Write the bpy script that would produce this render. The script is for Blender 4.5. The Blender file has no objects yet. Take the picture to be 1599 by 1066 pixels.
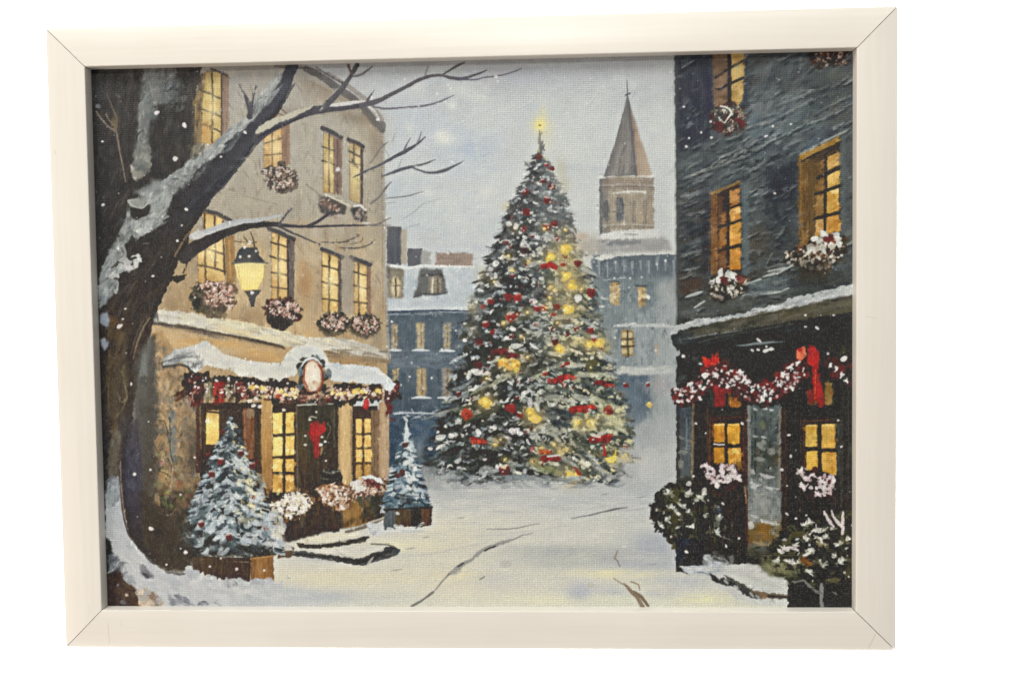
import math, random
import numpy as np

# ------------------------------------------------------------------ pose of the framed picture as measured
FW, FH = 0.400, 0.29955            # outer size of the frame, metres
RAIL = 0.01855                     # width of the rails' flat face
DEPTH = 0.0063                     # the print sits this far behind the face
ROTV = (0.04265, -0.04639, 0.0122)
TR = (-0.04865*0.4, -0.00444*0.4, -1.14674*0.4)
FPX, CX, CY = 1510.89, 794.58, 520.92      # focal length and centre for a 1599 x 1066 frame

def rodrigues(r):
    r = np.array(r, float); t = np.linalg.norm(r); k = r/t
    K = np.array([[0, -k[2], k[1]], [k[2], 0, -k[0]], [-k[1], k[0], 0]])
    return np.eye(3)+math.sin(t)*K+(1-math.cos(t))*K@K
RM = rodrigues(ROTV); TV = np.array(TR)

# print coordinates: metres on the canvas, origin in the middle, x right, y up
CW, CH = FW-2*RAIL+0.004, FH-2*RAIL+0.004   # the canvas reaches 2 mm under the rails
NX, NY = 1216, 878                          # colour samples over the canvas
_u = (np.arange(NX)+0.5)/NX*CW-CW/2
_v = CH/2-(np.arange(NY)+0.5)/NY*CH
GX, GY = np.meshgrid(_u, _v)
# the sketch of the print is measured in units of 1/1599 of the photograph's width: a plain
# plane-to-plane change of units
Hm = np.zeros((3, 3))
_A = np.stack([RM[:, 0], RM[:, 1], RM[:, 2]*(-DEPTH)+TV], 1)
Kc = np.array([[FPX, 0, -CX], [0, -FPX, -CY], [0, 0, -1.0]])
Hm = Kc@_A                                  # canvas metres -> sketch units
Hi = np.linalg.inv(Hm)
def to_sketch(x, y):
    w = Hm[2, 0]*x+Hm[2, 1]*y+Hm[2, 2]
    return (Hm[0, 0]*x+Hm[0, 1]*y+Hm[0, 2])/w, (Hm[1, 0]*x+Hm[1, 1]*y+Hm[1, 2])/w
def to_cell(px, py):
    w = Hi[2, 0]*px+Hi[2, 1]*py+Hi[2, 2]
    x = (Hi[0, 0]*px+Hi[0, 1]*py+Hi[0, 2])/w; y = (Hi[1, 0]*px+Hi[1, 1]*py+Hi[1, 2])/w
    return (x+CW/2)/CW*NX, (CH/2-y)/CH*NY
PX, PY = to_sketch(GX, GY)
PX = PX.astype(np.float32); PY = PY.astype(np.float32)
BUF = np.zeros((NY, NX, 3), np.float32)
R = np.random.default_rng(7)
rnd = random.Random(11)

def vnoise(cx, cy, seed):
    r = np.random.default_rng(seed)
    nx = int(NX/cx)+3; ny = int(NY/cy)+3
    g = r.random((ny, nx)).astype(np.float32)*2-1
    x = np.arange(NX)/cx; y = np.arange(NY)/cy
    xi = x.astype(int); yi = y.astype(int); fx = (x-xi).astype(np.float32); fy = (y-yi).astype(np.float32)
    fx = fx*fx*(3-2*fx); fy = (fy*fy*(3-2*fy))[:, None]
    a = g[yi][:, xi]; b = g[yi][:, xi+1]; c = g[yi+1][:, xi]; d = g[yi+1][:, xi+1]
    return (a*(1-fx)+b*fx)*(1-fy)+(c*(1-fx)+d*fx)*fy
N3 = vnoise(3, 3, 1); N6 = vnoise(6, 6, 2); N12 = vnoise(12, 12, 3); N30 = vnoise(30, 30, 4)
M3 = vnoise(3, 3, 5); M6 = vnoise(6, 6, 6); M12 = vnoise(13, 13, 8)
NH = vnoise(16, 3, 9); NV = vnoise(3, 16, 10)
DXN = (N6*0.6+N3*0.4); DYN = (M6*0.6+M3*0.4)
CLIP = None

def win(x0, y0, x1, y1, pad=2):
    c = [to_cell(x, y) for x in (x0, x1) for y in (y0, y1)]
    i0 = max(0, int(min(q[0] for q in c))-pad); i1 = min(NX, int(max(q[0] for q in c))+pad+1)
    j0 = max(0, int(min(q[1] for q in c))-pad); j1 = min(NY, int(max(q[1] for q in c))+pad+1)
    if i1 <= i0 or j1 <= j0: return None
    return (slice(j0, j1), slice(i0, i1))
def comp(sl, m, col):
    if CLIP is not None: m = m*CLIP[sl]
    BUF[sl] += (col-BUF[sl])*m[..., None]
def blur(m, r):
    r = int(r)
    if r < 1: return m
    for ax in (0, 1):
        p = np.pad(m, [(r+1, r) if k == ax else (0, 0) for k in (0, 1)], mode='edge').cumsum(ax)
        n = m.shape[ax]
        if ax == 0: m = (p[2*r+1:2*r+1+n]-p[:n])/(2*r+1)
        else: m = (p[:, 2*r+1:2*r+1+n]-p[:, :n])/(2*r+1)
    return m
def inside(pts, X, Y):
    m = np.zeros(X.shape, bool); n = len(pts)
    for k in range(n):
        xa, ya = pts[k]; xb, yb = pts[(k+1) % n]
        if ya == yb: continue
        c = ((ya > Y) != (yb > Y)) & (X < (xb-xa)*(Y-ya)/(yb-ya)+xa)
        m ^= c
    return m
def polymask(pts, rough=1.5, soft=0):
    xs = [p[0] for p in pts]; ys = [p[1] for p in pts]
    sl = win(min(xs)-4, min(ys)-4, max(xs)+4, max(ys)+4, 3+int(soft)*2)
    if sl is None: return None, None
    X = PX[sl]+DXN[sl]*rough; Y = PY[sl]+DYN[sl]*rough
    m = np.zeros(X.shape, np.float32)
    for dx, dy in ((-.25, -.25), (.25, -.25), (-.25, .25), (.25, .25)):
        m += inside(pts, X+dx, Y+dy)*0.25
    if soft: m = blur(blur(m, soft), soft)
    return sl, m
def C(c): return np.array(c, np.float32)/255.0
def ramp(sl, g):
    t = PY[sl] if g[0] == 'y' else PX[sl]
    ts = [s[0] for s in g[1]]
    return np.stack([np.interp(t, ts, [s[1][k]/255.0 for s in g[1]]) for k in range(3)], -1).astype(np.float32)
def fill(pts, col, rough=1.5, soft=0, a=1.0, var=5, tex=None):
    sl, m = polymask(pts, rough, soft)
    if sl is None: return
    c = ramp(sl, col) if isinstance(col[0], str) else C(col)
    t = {None: N12*0.6+N30*0.5+N6*0.4, 'h': NH, 'v': NV, 'f': N3*0.6+N6*0.5}[tex][sl]
    c = c+(t*var/255.0)[..., None]
    comp(sl, m*a, c)
def rect(x0, y0, x1, y1): return [(x0, y0), (x1, y0), (x1, y1), (x0, y1)]
class clip:
    def __init__(s, pts, rough=1.0, soft=0): s.p = (pts, rough, soft)
    def __enter__(s):
        global CLIP
        s.old = CLIP; f = np.zeros((NY, NX), np.float32); sl, m = polymask(*s.p)
        if sl is not None: f[sl] = m
        CLIP = f if s.old is None else f*s.old
    def __exit__(s, *k):
        global CLIP
        CLIP = s.old
def wash(x, y, rx, ry, col, a=0.5, ang=0):
    q = 2.3*max(rx, ry)
    sl = win(x-q, y-q, x+q, y+q)
    if sl is None: return
    dx = PX[sl]-x; dy = PY[sl]-y; ca, sa = math.cos(math.radians(ang)), math.sin(math.radians(ang))
    u = (dx*ca+dy*sa)/rx; v = (-dx*sa+dy*ca)/ry
    comp(sl, np.exp(-(u*u+v*v)*1.1)*a*(1+0.25*N12[sl]), C(col))
def dab(x, y, L, W, ang, col, a=1.0, bend=0.0, bristle=0.35):
    """one touch of the brush: L and W are half length and half width, ang in degrees (y down)"""
    q = L+W+2
    sl = win(x-q, y-q, x+q, y+q, 1)
    if sl is None: return
    ca, sa = math.cos(math.radians(ang)), math.sin(math.radians(ang))
    dx = PX[sl]-x; dy = PY[sl]-y
    u = (dx*ca+dy*sa)/L; v = dx*-sa+dy*ca+bend*L*(u*u-0.4)
    hw = W*np.sqrt(np.clip(1-u*u, 0, 1))*(1-0.25*u)
    m = np.clip(hw-np.abs(v)+0.45+0.5*W*0.35*N3[sl], 0, 1)*(np.abs(u) < 1)
    if bristle and W > 1.2:
        k = np.clip(((v/W+1.2)*3.2), 0, 8).astype(int)
        b = R.random(9).astype(np.float32)
        m = m*(1-bristle*b[k])
    comp(sl, m*a, C(col))
def jit(c, j):
    k = rnd.uniform(-j, j); return tuple(min(255, max(0, v+k+rnd.uniform(-j, j)*0.35)) for v in c)
def curve(pts, n=8):
    if len(pts) < 3: return [tuple(map(float, p)) for p in pts]
    P = [np.array(p, float) for p in pts]; P = [2*P[0]-P[1]]+P+[2*P[-1]-P[-2]]; out = []
    for i in range(1, len(P)-2):
        for k in range(n):
            t = k/n
            out.append(tuple(0.5*((2*P[i])+(-P[i-1]+P[i+1])*t+(2*P[i-1]-5*P[i]+4*P[i+1]-P[i+2])*t*t+(-P[i-1]+3*P[i]-3*P[i+1]+P[i+2])*t**3)))
    out.append(tuple(P[-2])); return out
def stroke(pts, w, col, a=1.0, rough=0.6, var=6, sm=True, soft=0):
    """a painted line; w is a width or a list with one width per point"""
    ws = list(w) if isinstance(w, (list, tuple)) else [w]*len(pts)
    q = [(p[0], p[1], ww) for p, ww in zip(pts, ws)]
    q = curve(q) if sm else q
    mx = max(ws)+3
    sl = win(min(p[0] for p in q)-mx, min(p[1] for p in q)-mx, max(p[0] for p in q)+mx, max(p[1] for p in q)+mx)
    if sl is None: return
    m = np.zeros(PX[sl].shape, np.float32); j0, i0 = sl[0].start, sl[1].start
    for A, B in zip(q[:-1], q[1:]):
        s2 = win(min(A[0], B[0])-mx, min(A[1], B[1])-mx, max(A[0], B[0])+mx, max(A[1], B[1])+mx, 1)
        if s2 is None: continue
        X = PX[s2]+DXN[s2]*rough; Y = PY[s2]+DYN[s2]*rough
        ex, ey = B[0]-A[0], B[1]-A[1]; l2 = ex*ex+ey*ey+1e-6
        t = np.clip(((X-A[0])*ex+(Y-A[1])*ey)/l2, 0, 1)
        d = np.hypot(X-A[0]-t*ex, Y-A[1]-t*ey); hw = (A[2]+(B[2]-A[2])*t)*0.5
        k = np.clip(hw-d+0.5, 0, 1)*np.minimum(1, hw*2+0.25)
        loc = (slice(s2[0].start-j0, s2[0].stop-j0), slice(s2[1].start-i0, s2[1].stop-i0))
        if m[loc].shape != k.shape: continue
        m[loc] = np.maximum(m[loc], k)
    if soft: m = blur(m, soft)
    c = ramp(sl, col) if isinstance(col[0], str) else C(col)
    comp(sl, m*a, c+((N12[sl]*0.6+N6[sl]*0.5)*var/255)[..., None])
def inpoly(pts):
    xs = [p[0] for p in pts]; ys = [p[1] for p in pts]
    for _ in range(60):
        x = rnd.uniform(min(xs), max(xs)); y = rnd.uniform(min(ys), max(ys)); c = False; n = len(pts)
        for k in range(n):
            xa, ya = pts[k]; xb, yb = pts[(k+1) % n]
            if (ya > y) != (yb > y) and x < (xb-xa)*(y-ya)/(yb-ya)+xa: c = not c
        if c: return x, y
    return x, y
def hatch(pts, pal, n, L, W, ang, aj=12, a=0.6, j=8, bend=0.1, clipit=True, bristle=0.5):
    def go():
        for _ in range(n):
            x, y = inpoly(pts); g = ang(x, y) if callable(ang) else ang
            dab(x, y, L*rnd.uniform(.6, 1.4), W*rnd.uniform(.6, 1.4), g+rnd.gauss(0, aj), jit(rnd.choice(pal), j),
                a*rnd.uniform(.6, 1.15) if a < 0.9 else a, rnd.uniform(-bend, bend), bristle)
    if clipit:
        with clip(pts, 1.5): go()
    else: go()
def blobs(pts, pal, n, s, aj=180, a=1.0, j=10, el=1.6):
    hatch(pts, pal, n, s*el, s, 0, aj, a, j, 0.25, False, 0.2)
def ell(x, y, rx, ry, n=18, ang=0):
    ca, sa = math.cos(math.radians(ang)), math.sin(math.radians(ang)); o = []
    for k in range(n):
        t = 2*math.pi*k/n; u, v = rx*math.cos(t), ry*math.sin(t); o.append((x+u*ca-v*sa, y+u*sa+v*ca))
    return o
# ================================================================== THE PRINT: painted layer by layer
BUF[:] = C((190, 195, 199))
# ---- sky
SKY = [(140, 80), (1062, 80), (1062, 520), (140, 520)]
fill(SKY, ('y', [(85, (168, 171, 177)), (125, (176, 180, 186)), (190, (191, 196, 199)), (300, (197, 202, 203)), (420, (196, 201, 203))]), 0, var=4)  # frame rail's shade painted in: sky darker towards the top
for w in [(735, 235, 50, 40, (172, 187, 209), .7), (640, 190, 60, 35, (176, 188, 204), .6), (620, 310, 60, 40, (172, 186, 204), .6),
          (700, 215, 18, 14, (208, 213, 211), .7), (645, 150, 40, 18, (184, 190, 198), .5), (900, 115, 60, 14, (165, 169, 184), .6),
          (790, 120, 60, 12, (164, 168, 182), .5), (880, 230, 60, 60, (200, 205, 203), .6), (690, 340, 60, 30, (198, 204, 205), .6),
          (935, 180, 40, 50, (200, 204, 203), .5), (660, 360, 40, 20, (182, 194, 206), .4), (1035, 200, 25, 90, (200, 204, 202), .5),
          (760, 330, 40, 60, (196, 203, 206), .5), (800, 180, 50, 30, (196, 201, 204), .5), (690, 395, 70, 18, (196, 201, 203), .6)]:
    wash(*w)
hatch(SKY, [(196, 202, 204), (186, 194, 204), (203, 207, 205), (178, 189, 203), (190, 196, 200)], 900, 16, 4, 0, 40, .22, 4)
hatch(rect(560, 160, 780, 400), [(172, 187, 207), (182, 192, 204), (206, 211, 211)], 160, 16, 5, -20, 30, .22, 4)
for _ in range(70):
    x, y = rnd.uniform(580, 1050), rnd.uniform(110, 400); wash(x, y, rnd.uniform(12, 40), rnd.uniform(6, 18), rnd.choice([(206, 210, 206), (178, 190, 200), (186, 194, 194), (198, 204, 200), (176, 186, 198)]), rnd.uniform(.12, .4), rnd.uniform(-35, 20))
for (x, y, r, c) in [(692, 214, 13, (220, 222, 212)), (706, 166, 9, (210, 213, 210)), (640, 200, 10, (206, 210, 206)), (668, 300, 12, (206, 210, 206)), (650, 140, 16, (196, 199, 200)), (760, 300, 14, (208, 211, 206)), (715, 345, 16, (202, 207, 206))]: wash(x, y, r, r*.8, c, .7)
# ---- far terrace on the left of the square
fill([(600, 412), (745, 414), (742, 492), (600, 492)], ('y', [(414, (190, 199, 205)), (450, (178, 190, 200)), (488, (186, 196, 204))]), 2, var=7)
hatch([(600, 418), (742, 420), (740, 486), (600, 486)], [(200, 207, 212), (170, 184, 198), (188, 197, 205)], 130, 12, 3, 20, 30, .45)
fill([(680, 394), (738, 396), (738, 418), (680, 416)], (152, 136, 126), 2, 1, var=10, tex='h')
fill(rect(604, 354, 627, 416), (88, 92, 102), 1.5, var=8, tex='v'); fill(rect(626, 358, 635, 412), (168, 160, 145), 1.5, 1)
fill(rect(636, 388, 659, 416), (100, 103, 112), 1.5, var=8); fill(rect(658, 392, 672, 415), (160, 162, 160), 2, 1)
stroke([(600, 414), (625, 416), (640, 419), (658, 415), (690, 416), (742, 417)], 4, (212, 216, 216))
wash(670, 376, 16, 10, (185, 186, 184), .5)
fill([(604, 418), (631, 420), (629, 466), (604, 464)], (140, 133, 118), 2, 1, var=10)
fill(ell(618, 448, 8, 16), (206, 192, 158), 2, 1); stroke([(618, 434), (618, 462)], 2.4, (88, 78, 70)); stroke([(611, 446), (626, 446)], 1.6, (98, 88, 78))
dab(606, 425, 4, 12, 0, (100, 98, 92), .8); dab(616, 421, 12, 2.5, 5, (112, 106, 96), .8)
fill([(655, 420), (690, 420), (700, 458), (646, 464), (652, 446)], (104, 106, 106), 2, 1, var=10)
fill(rect(670, 432, 690, 457), (142, 134, 120), 1.5, 1); stroke([(676, 434), (675, 456)], 3, (206, 200, 180)); stroke([(684, 434), (684, 458)], 2, (84, 76, 70))
stroke([(658, 430), (690, 428)], 2, (78, 80, 82)); stroke([(646, 464), (660, 459), (682, 460), (700, 456)], 2, (84, 88, 92))
TER = [(600, 486), (742, 484), (735, 720), (600, 730)]
fill(TER, ('y', [(486, (82, 98, 112)), (560, (90, 105, 117)), (620, (76, 92, 106)), (660, (64, 84, 104)), (720, (58, 78, 98))]), 1, var=8)
hatch(TER, [(98, 114, 128), (68, 84, 98), (110, 124, 134), (60, 76, 92), (84, 100, 114)], 320, 9, 2.2, 90, 20, .5)
hatch(rect(600, 545, 740, 575), [(112, 128, 144), (92, 110, 130), (124, 138, 150)], 70, 14, 2.4, 0, 10, .5)
fill([(600, 480), (742, 478), (740, 488), (600, 487)], (196, 206, 212), 1.5); stroke([(600, 487), (680, 485), (742, 486)], 3, (66, 80, 104)); stroke([(602, 491), (690, 490)], 1.6, (150, 164, 178))
for (x, y0, y1, w, c) in [(616, 506, 544, 9, (160, 150, 130)), (657, 504, 544, 12, (172, 160, 132)), (698, 505, 545, 11, (160, 156, 140)), (618, 576, 598, 8, (168, 154, 126)), (658, 575, 618, 14, (168, 152, 118)), (698, 574, 618, 14, (150, 146, 138))]:
    fill(rect(x-w/2-2, y0-2, x+w/2+2, y1), (92, 100, 108), 2, 1); fill(rect(x-w/2, y0, x+w/2, y1), c, 2, 1, var=14)
    stroke([(x+.5, y0+3), (x+1, y1-3)], 1.8, (100, 86, 62), .8); blobs(rect(x-w/2, y0, x+w/2, y1), [(206, 192, 156), (190, 170, 120), (118, 104, 82)], 7, 1.8, a=.7)
    stroke([(x-w*.9-2, y1+3), (x, y1+2), (x+w*.9+2, y1+3)], [2, 4.5, 2], (196, 204, 210))
stroke([(616, 646), (640, 644), (670, 645), (712, 641)], 2.4, (178, 190, 200)); hatch(rect(612, 640, 715, 652), [(190, 200, 208), (150, 166, 182)], 26, 6, 1.2, 0, 25, .8, clipit=False)
hatch(rect(606, 655, 720, 700), [(52, 78, 108), (64, 94, 124), (86, 110, 134), (46, 64, 88)], 70, 12, 3, 10, 25, .6)
hatch([(640, 700), (720, 690), (720, 752), (640, 756)], [(58, 66, 70), (80, 88, 92), (110, 116, 118), (46, 52, 58), (64, 84, 106)], 90, 10, 4, 15, 40, .7)
# ---- church and houses on the right of the square
FAR = [(925, 398), (1062, 392), (1062, 720), (925, 720)]
fill(FAR, ('y', [(395, (108, 122, 128)), (450, (118, 132, 138)), (560, (134, 146, 150)), (640, (140, 150, 154)), (690, (170, 175, 178)), (720, (182, 185, 186))]), 2, 1, var=8)
fill([(925, 402), (1060, 398), (1060, 432), (925, 436)], (100, 112, 124), 2, 2, var=9)
hatch(FAR, [(130, 146, 150), (96, 112, 120), (156, 166, 168), (112, 126, 132), (84, 100, 110)], 520, 8, 2, 90, 22, .5)
fill(rect(994, 490, 1014, 660), (152, 162, 167), 2, 2, .8); fill([(1026, 440), (1062, 430), (1062, 700), (1020, 700)], (168, 174, 177), 2, 6, .75)
fill([(950, 584), (1012, 584), (1018, 650), (985, 668), (955, 640)], (92, 110, 126), 2, 2, .9, var=10)
hatch([(955, 586), (1012, 586), (1016, 650), (980, 660)], [(78, 96, 114), (104, 120, 134), (90, 110, 124)], 60, 8, 3, 90, 20, .6)
hatch([(930, 440), (1056, 436), (1056, 570), (930, 570)], [(92, 110, 118), (150, 162, 164), (168, 176, 176), (104, 120, 128)], 150, 7, 1.2, 88, 18, .5)
hatch([(975, 480), (1056, 480), (1056, 580), (975, 580)], [(164, 174, 176), (146, 158, 162), (176, 182, 182)], 70, 9, 3, 85, 25, .4)
for x in range(935, 1056, 13): stroke([(x, 408), (x+1, 424+rnd.uniform(-3, 8))], [4, 1.5], (158, 166, 170), .7)
fill([(926, 404), (945, 396), (980, 390), (1020, 389), (1062, 388), (1062, 397), (1000, 398), (960, 401), (940, 408)], (203, 206, 204), 2, var=6)
stroke([(940, 409), (1000, 400), (1060, 399)], 2, (92, 102, 112), .8)
fill([(908, 378), (940, 372), (1040, 370), (1050, 392), (905, 398)], (160, 160, 160), 2, 2, var=6)
fill([(892, 372), (935, 366), (935, 396), (890, 402)], (182, 176, 166), 2, 4, .7)
fill([(948, 376), (1000, 374), (1000, 380), (948, 384)], (122, 126, 132), 2, 1)
fill(rect(937, 275, 1021, 364), ('x', [(937, (110, 112, 117)), (948, (126, 123, 118)), (952, (150, 140, 126)), (990, (160, 147, 128)), (1021, (154, 145, 132))]), 1.5, var=10, tex='v')
fill(rect(938, 280, 1021, 300), (142, 130, 120), 2, 1, .7, var=10); hatch(rect(950, 305, 1021, 360), [(170, 154, 130), (144, 134, 120), (162, 147, 125), (130, 122, 113)], 80, 9, 2, 90, 8, .5)
for (x, y0, y1, w, c) in [(946, 312, 346, 12, (102, 106, 114)), (968, 308, 345, 14, (98, 104, 116)), (990, 312, 348, 8, (138, 130, 122)), (1007, 312, 350, 8, (140, 132, 124))]:
    fill([(x-w/2, y1), (x-w/2, y0+6), (x-w/4, y0), (x+w/4, y0), (x+w/2, y0+6), (x+w/2, y1)], tuple(v*.86 for v in c), 1.5, 1); stroke([(x-w/2, y1), (x-w/2, y0+5), (x, y0-1), (x+w/2, y0+5), (x+w/2, y1)], 1.2, (178, 168, 150), .6)
hatch(rect(940, 278, 1020, 362), [(186, 174, 152), (128, 120, 110), (164, 150, 130), (112, 108, 104), (176, 160, 134)], 110, 8, 1.3, 88, 10, .45); wash(1000, 335, 14, 20, (184, 164, 132), .45); wash(958, 330, 6, 24, (180, 168, 146), .5); wash(979, 300, 40, 5, (184, 180, 168), .4)
for yy in (290, 352): stroke([(938, yy), (980, yy-2), (1021, yy)], 1.6, (196, 194, 188), .55); stroke([(938, yy+3), (980, yy+1), (1021, yy+3)], 1.4, (104, 100, 98), .5)
wash(980, 368, 50, 8, (196, 199, 197), .5); wash(985, 330, 50, 50, (158, 158, 154), .22)
stroke([(938, 282), (938, 366)], 4, (108, 112, 118), .8)
stroke([(936, 277), (970, 273), (1022, 275)], 5, (206, 208, 205)); stroke([(958, 302), (985, 299), (1008, 300)], 3.5, (204, 202, 192)); 
fill([(938, 366), (970, 359), (1028, 357), (1030, 371), (938, 374)], (202, 204, 202), 2, var=6); stroke([(975, 366), (995, 366)], 1.3, (130, 132, 132))
fill([(980, 146), (990, 190), (998, 274), (942, 276), (962, 218)], (122, 121, 121), 1, var=8, tex='v')
fill([(983, 160), (1000, 215), (1019, 274), (992, 274)], ('x', [(984, (134, 122, 115)), (996, (164, 146, 128)), (1018, (178, 164, 146))]), 1, 1, var=8)
fill([(966, 225), (985, 222), (983, 270), (955, 272)], (150, 146, 140), 2, 2, .7); hatch([(980, 150), (990, 190), (996, 272), (950, 274)], [(138, 134, 130), (104, 104, 108), (128, 124, 120)], 50, 11, 2, 105, 8, .5)
stroke([(981, 158), (988, 220), (993, 274)], 4, (102, 100, 104), .7)
stroke([(979, 126), (980, 150), (981, 175)], [1.2, 2, 4], (112, 114, 120)); stroke([(977, 149), (984, 146)], 2.6, (100, 102, 112))
for (x, y0, y1, w) in [(960, 440, 476, 14), (1002, 447, 478, 11)]:
    fill(rect(x-w/2, y0, x+w/2, y1), (170, 146, 106), 2, 1, var=14); blobs(rect(x-w/2, y0+4, x+w/2, y1), [(216, 196, 148), (200, 180, 140), (120, 100, 76), (225, 215, 190)], 14, 2.4, a=.8)
    stroke([(x-w/2-3, y0-1), (x+w/2+4, y0)], 2, (78, 86, 94))
stroke([(942, 437), (975, 434)], 1.6, (170, 178, 182)); dab(1012, 464, 4, 3, 60, (212, 214, 208))
fill([(970, 515), (990, 514), (990, 556), (972, 558)], (150, 130, 96), 1.5, var=10)
for (x, y) in [(975, 523), (984, 523), (974, 535), (984, 536), (975, 549), (985, 548)]: dab(x, y, 4.5, 4, 90, jit((208, 190, 146), 12), .9)
stroke([(980, 516), (981, 557)], 2, (64, 56, 48)); stroke([(970, 541), (991, 540)], 2.2, (64, 56, 48)); stroke([(970, 530), (990, 529)], 1.6, (74, 64, 54))
dab(1026, 545, 9, 3, 90, (176, 158, 132), .8)
for p in [[(958, 509), (985, 507), (1000, 509)], [(1000, 508), (1030, 508), (1052, 510)]]: stroke(p, [3, 6, 3], (184, 190, 190))
fill([(925, 566), (960, 572), (1050, 573), (1050, 583), (985, 585), (940, 582)], (180, 185, 183), 3, 1, var=8)
hatch(rect(955, 572, 1046, 584), [(196, 198, 192), (168, 174, 176)], 30, 9, 2, 2, 8, .6)
dab(1014, 632, 5, 5, 60, (228, 192, 92)); dab(1013, 629, 2, 1.5, 0, (238, 222, 160)); dab(1010, 605, 10, 3, 90, (158, 150, 154), .6); wash(1030, 600, 14, 12, (172, 150, 152), .35)
wash(1030, 690, 40, 30, (176, 179, 181), .8); wash(1005, 680, 30, 22, (160, 168, 174), .6); dab(1013, 650, 8, 3, 80, (160, 168, 172), .6)
# ---- snow of the square
SNOW = [(140, 752), (640, 752), (660, 744), (760, 752), (930, 752), (985, 705), (1062, 690), (1335, 860), (1335, 950), (140, 950)]
fill(SNOW, ('y', [(700, (180, 183, 184)), (760, (190, 193, 193)), (800, (198, 200, 197)), (850, (206, 205, 195)), (945, (208, 207, 195))]), 3, 1, var=5)
for w in [(600, 862, 60, 14, (224, 220, 192), .8), (690, 822, 60, 18, (220, 214, 192), .7), (560, 895, 120, 14, (212, 206, 186), .7), (470, 905, 70, 16, (216, 208, 180), .6), (480, 930, 70, 12, (184, 188, 194), .8),
          (720, 900, 60, 18, (222, 214, 180), .7), (780, 800, 50, 18, (212, 208, 196), .6), (700, 780, 60, 14, (186, 190, 192), .7), (860, 868, 90, 12, (176, 180, 178), .75), (960, 868, 50, 14, (172, 176, 178), .8),
          (1015, 850, 45, 20, (172, 179, 189), .8), (1020, 885, 60, 9, (180, 185, 194), .6), (960, 895, 70, 8, (224, 219, 182), .9), (1000, 912, 40, 10, (220, 215, 188), .7), (905, 922, 24, 16, (184, 188, 198), .85),
          (960, 925, 26, 12, (186, 190, 198), .8), (1030, 928, 30, 8, (186, 190, 200), .7), (1100, 935, 50, 10, (226, 222, 184), .9), (1060, 915, 50, 10, (196, 198, 200), .6), (800, 925, 80, 20, (206, 204, 196), .6),
          (860, 938, 60, 8, (222, 219, 196), .7), (900, 780, 90, 14, (184, 189, 192), .7), (1010, 770, 40, 40, (180, 186, 192), .7), (990, 730, 40, 22, (196, 198, 198), .6), (620, 930, 60, 12, (200, 200, 194), .6),
          (770, 860, 40, 10, (208, 206, 194), .6), (770, 905, 26, 18, (196, 196, 194), .7), (1080, 870, 50, 14, (170, 178, 190), .7), (700, 760, 40, 10, (170, 174, 178), .7), (790, 756, 60, 5, (172, 176, 178), .5),
          (560, 872, 50, 6, (176, 180, 186), .6), (520, 872, 60, 5, (170, 174, 182), .7), (700, 920, 40, 16, (212, 204, 192), .5), (1050, 840, 25, 20, (186, 192, 198), .6)]: wash(*w)
with clip(SNOW, 2):
    hatch(rect(430, 756, 1240, 946), [(212, 212, 206), (198, 201, 200), (220, 217, 198), (188, 193, 198), (206, 203, 190), (184, 188, 194)], 700, 24, 2.6, -4, 7, .24, 4)
    hatch(rect(640, 740, 1060, 800), [(206, 208, 206), (176, 181, 184), (196, 199, 200)], 110, 22, 1.6, -2, 5, .4, 4)
    hatch(rect(580, 755, 760, 850), [(222, 218, 200), (204, 205, 202), (192, 196, 197)], 90, 20, 2, 0, 6, .3, 4)
for (x, y, rx, ry, c, a) in [(640, 850, 70, 10, (226, 221, 190), .7), (560, 905, 130, 16, (219, 213, 186), .6), (760, 930, 120, 14, (220, 214, 190), .55), (930, 935, 110, 8, (222, 219, 190), .6), (700, 850, 60, 30, (216, 209, 184), .5), (800, 820, 70, 16, (212, 209, 194), .5), (870, 858, 100, 9, (168, 173, 174), .5), (880, 880, 70, 8, (176, 180, 178), .5), (1030, 848, 40, 22, (164, 173, 186), .6), (1010, 880, 60, 8, (170, 177, 190), .55), (700, 772, 80, 6, (172, 176, 178), .5), (980, 760, 60, 10, (168, 174, 180), .5), (1000, 720, 40, 14, (188, 190, 190), .5), (490, 932, 60, 9, (172, 178, 188), .6), (590, 866, 50, 5, (168, 174, 182), .5), (905, 925, 20, 14, (176, 181, 194), .7), (1070, 905, 60, 8, (178, 186, 198), .5)]: wash(x, y, rx, ry, c, a)
for (y0, y1, x0, x1) in [(796, 772, 880, 1040), (838, 812, 740, 930), (870, 846, 620, 760)]:
    stroke([(x0, y0), ((x0+x1)/2, (y0+y1)/2+3), (x1, y1)], [1, 3, 1], (186, 189, 191), .5)
CR = (138, 138, 138)
stroke([(643, 946), (660, 936), (676, 924)], [4, 3, 4], (128, 126, 124)); stroke([(676, 925), (690, 908), (702, 895)], [1.5, 2.5, 3], (150, 150, 148))
stroke([(699, 897), (712, 889), (722, 880), (738, 872), (752, 860), (768, 853), (785, 846), (800, 843), (815, 836), (834, 831)], [4, 8, 6, 5, 6, 5, 5, 3, 2, 1], CR, .7, 1.6)
stroke([(715, 884), (724, 878)], 2, (80, 80, 84)); stroke([(757, 859), (773, 852)], 2.5, (84, 84, 86)); dab(715, 893, 8, 2, -30, (166, 166, 164), .8)
stroke([(760, 826), (800, 825), (822, 821), (842, 817)], [1, 1.6, 1.4, 1], (140, 141, 142)); stroke([(892, 809), (920, 804), (945, 798), (962, 794), (980, 792)], [1, 1.8, 2.2, 3, 1], (118, 120, 124))
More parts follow.
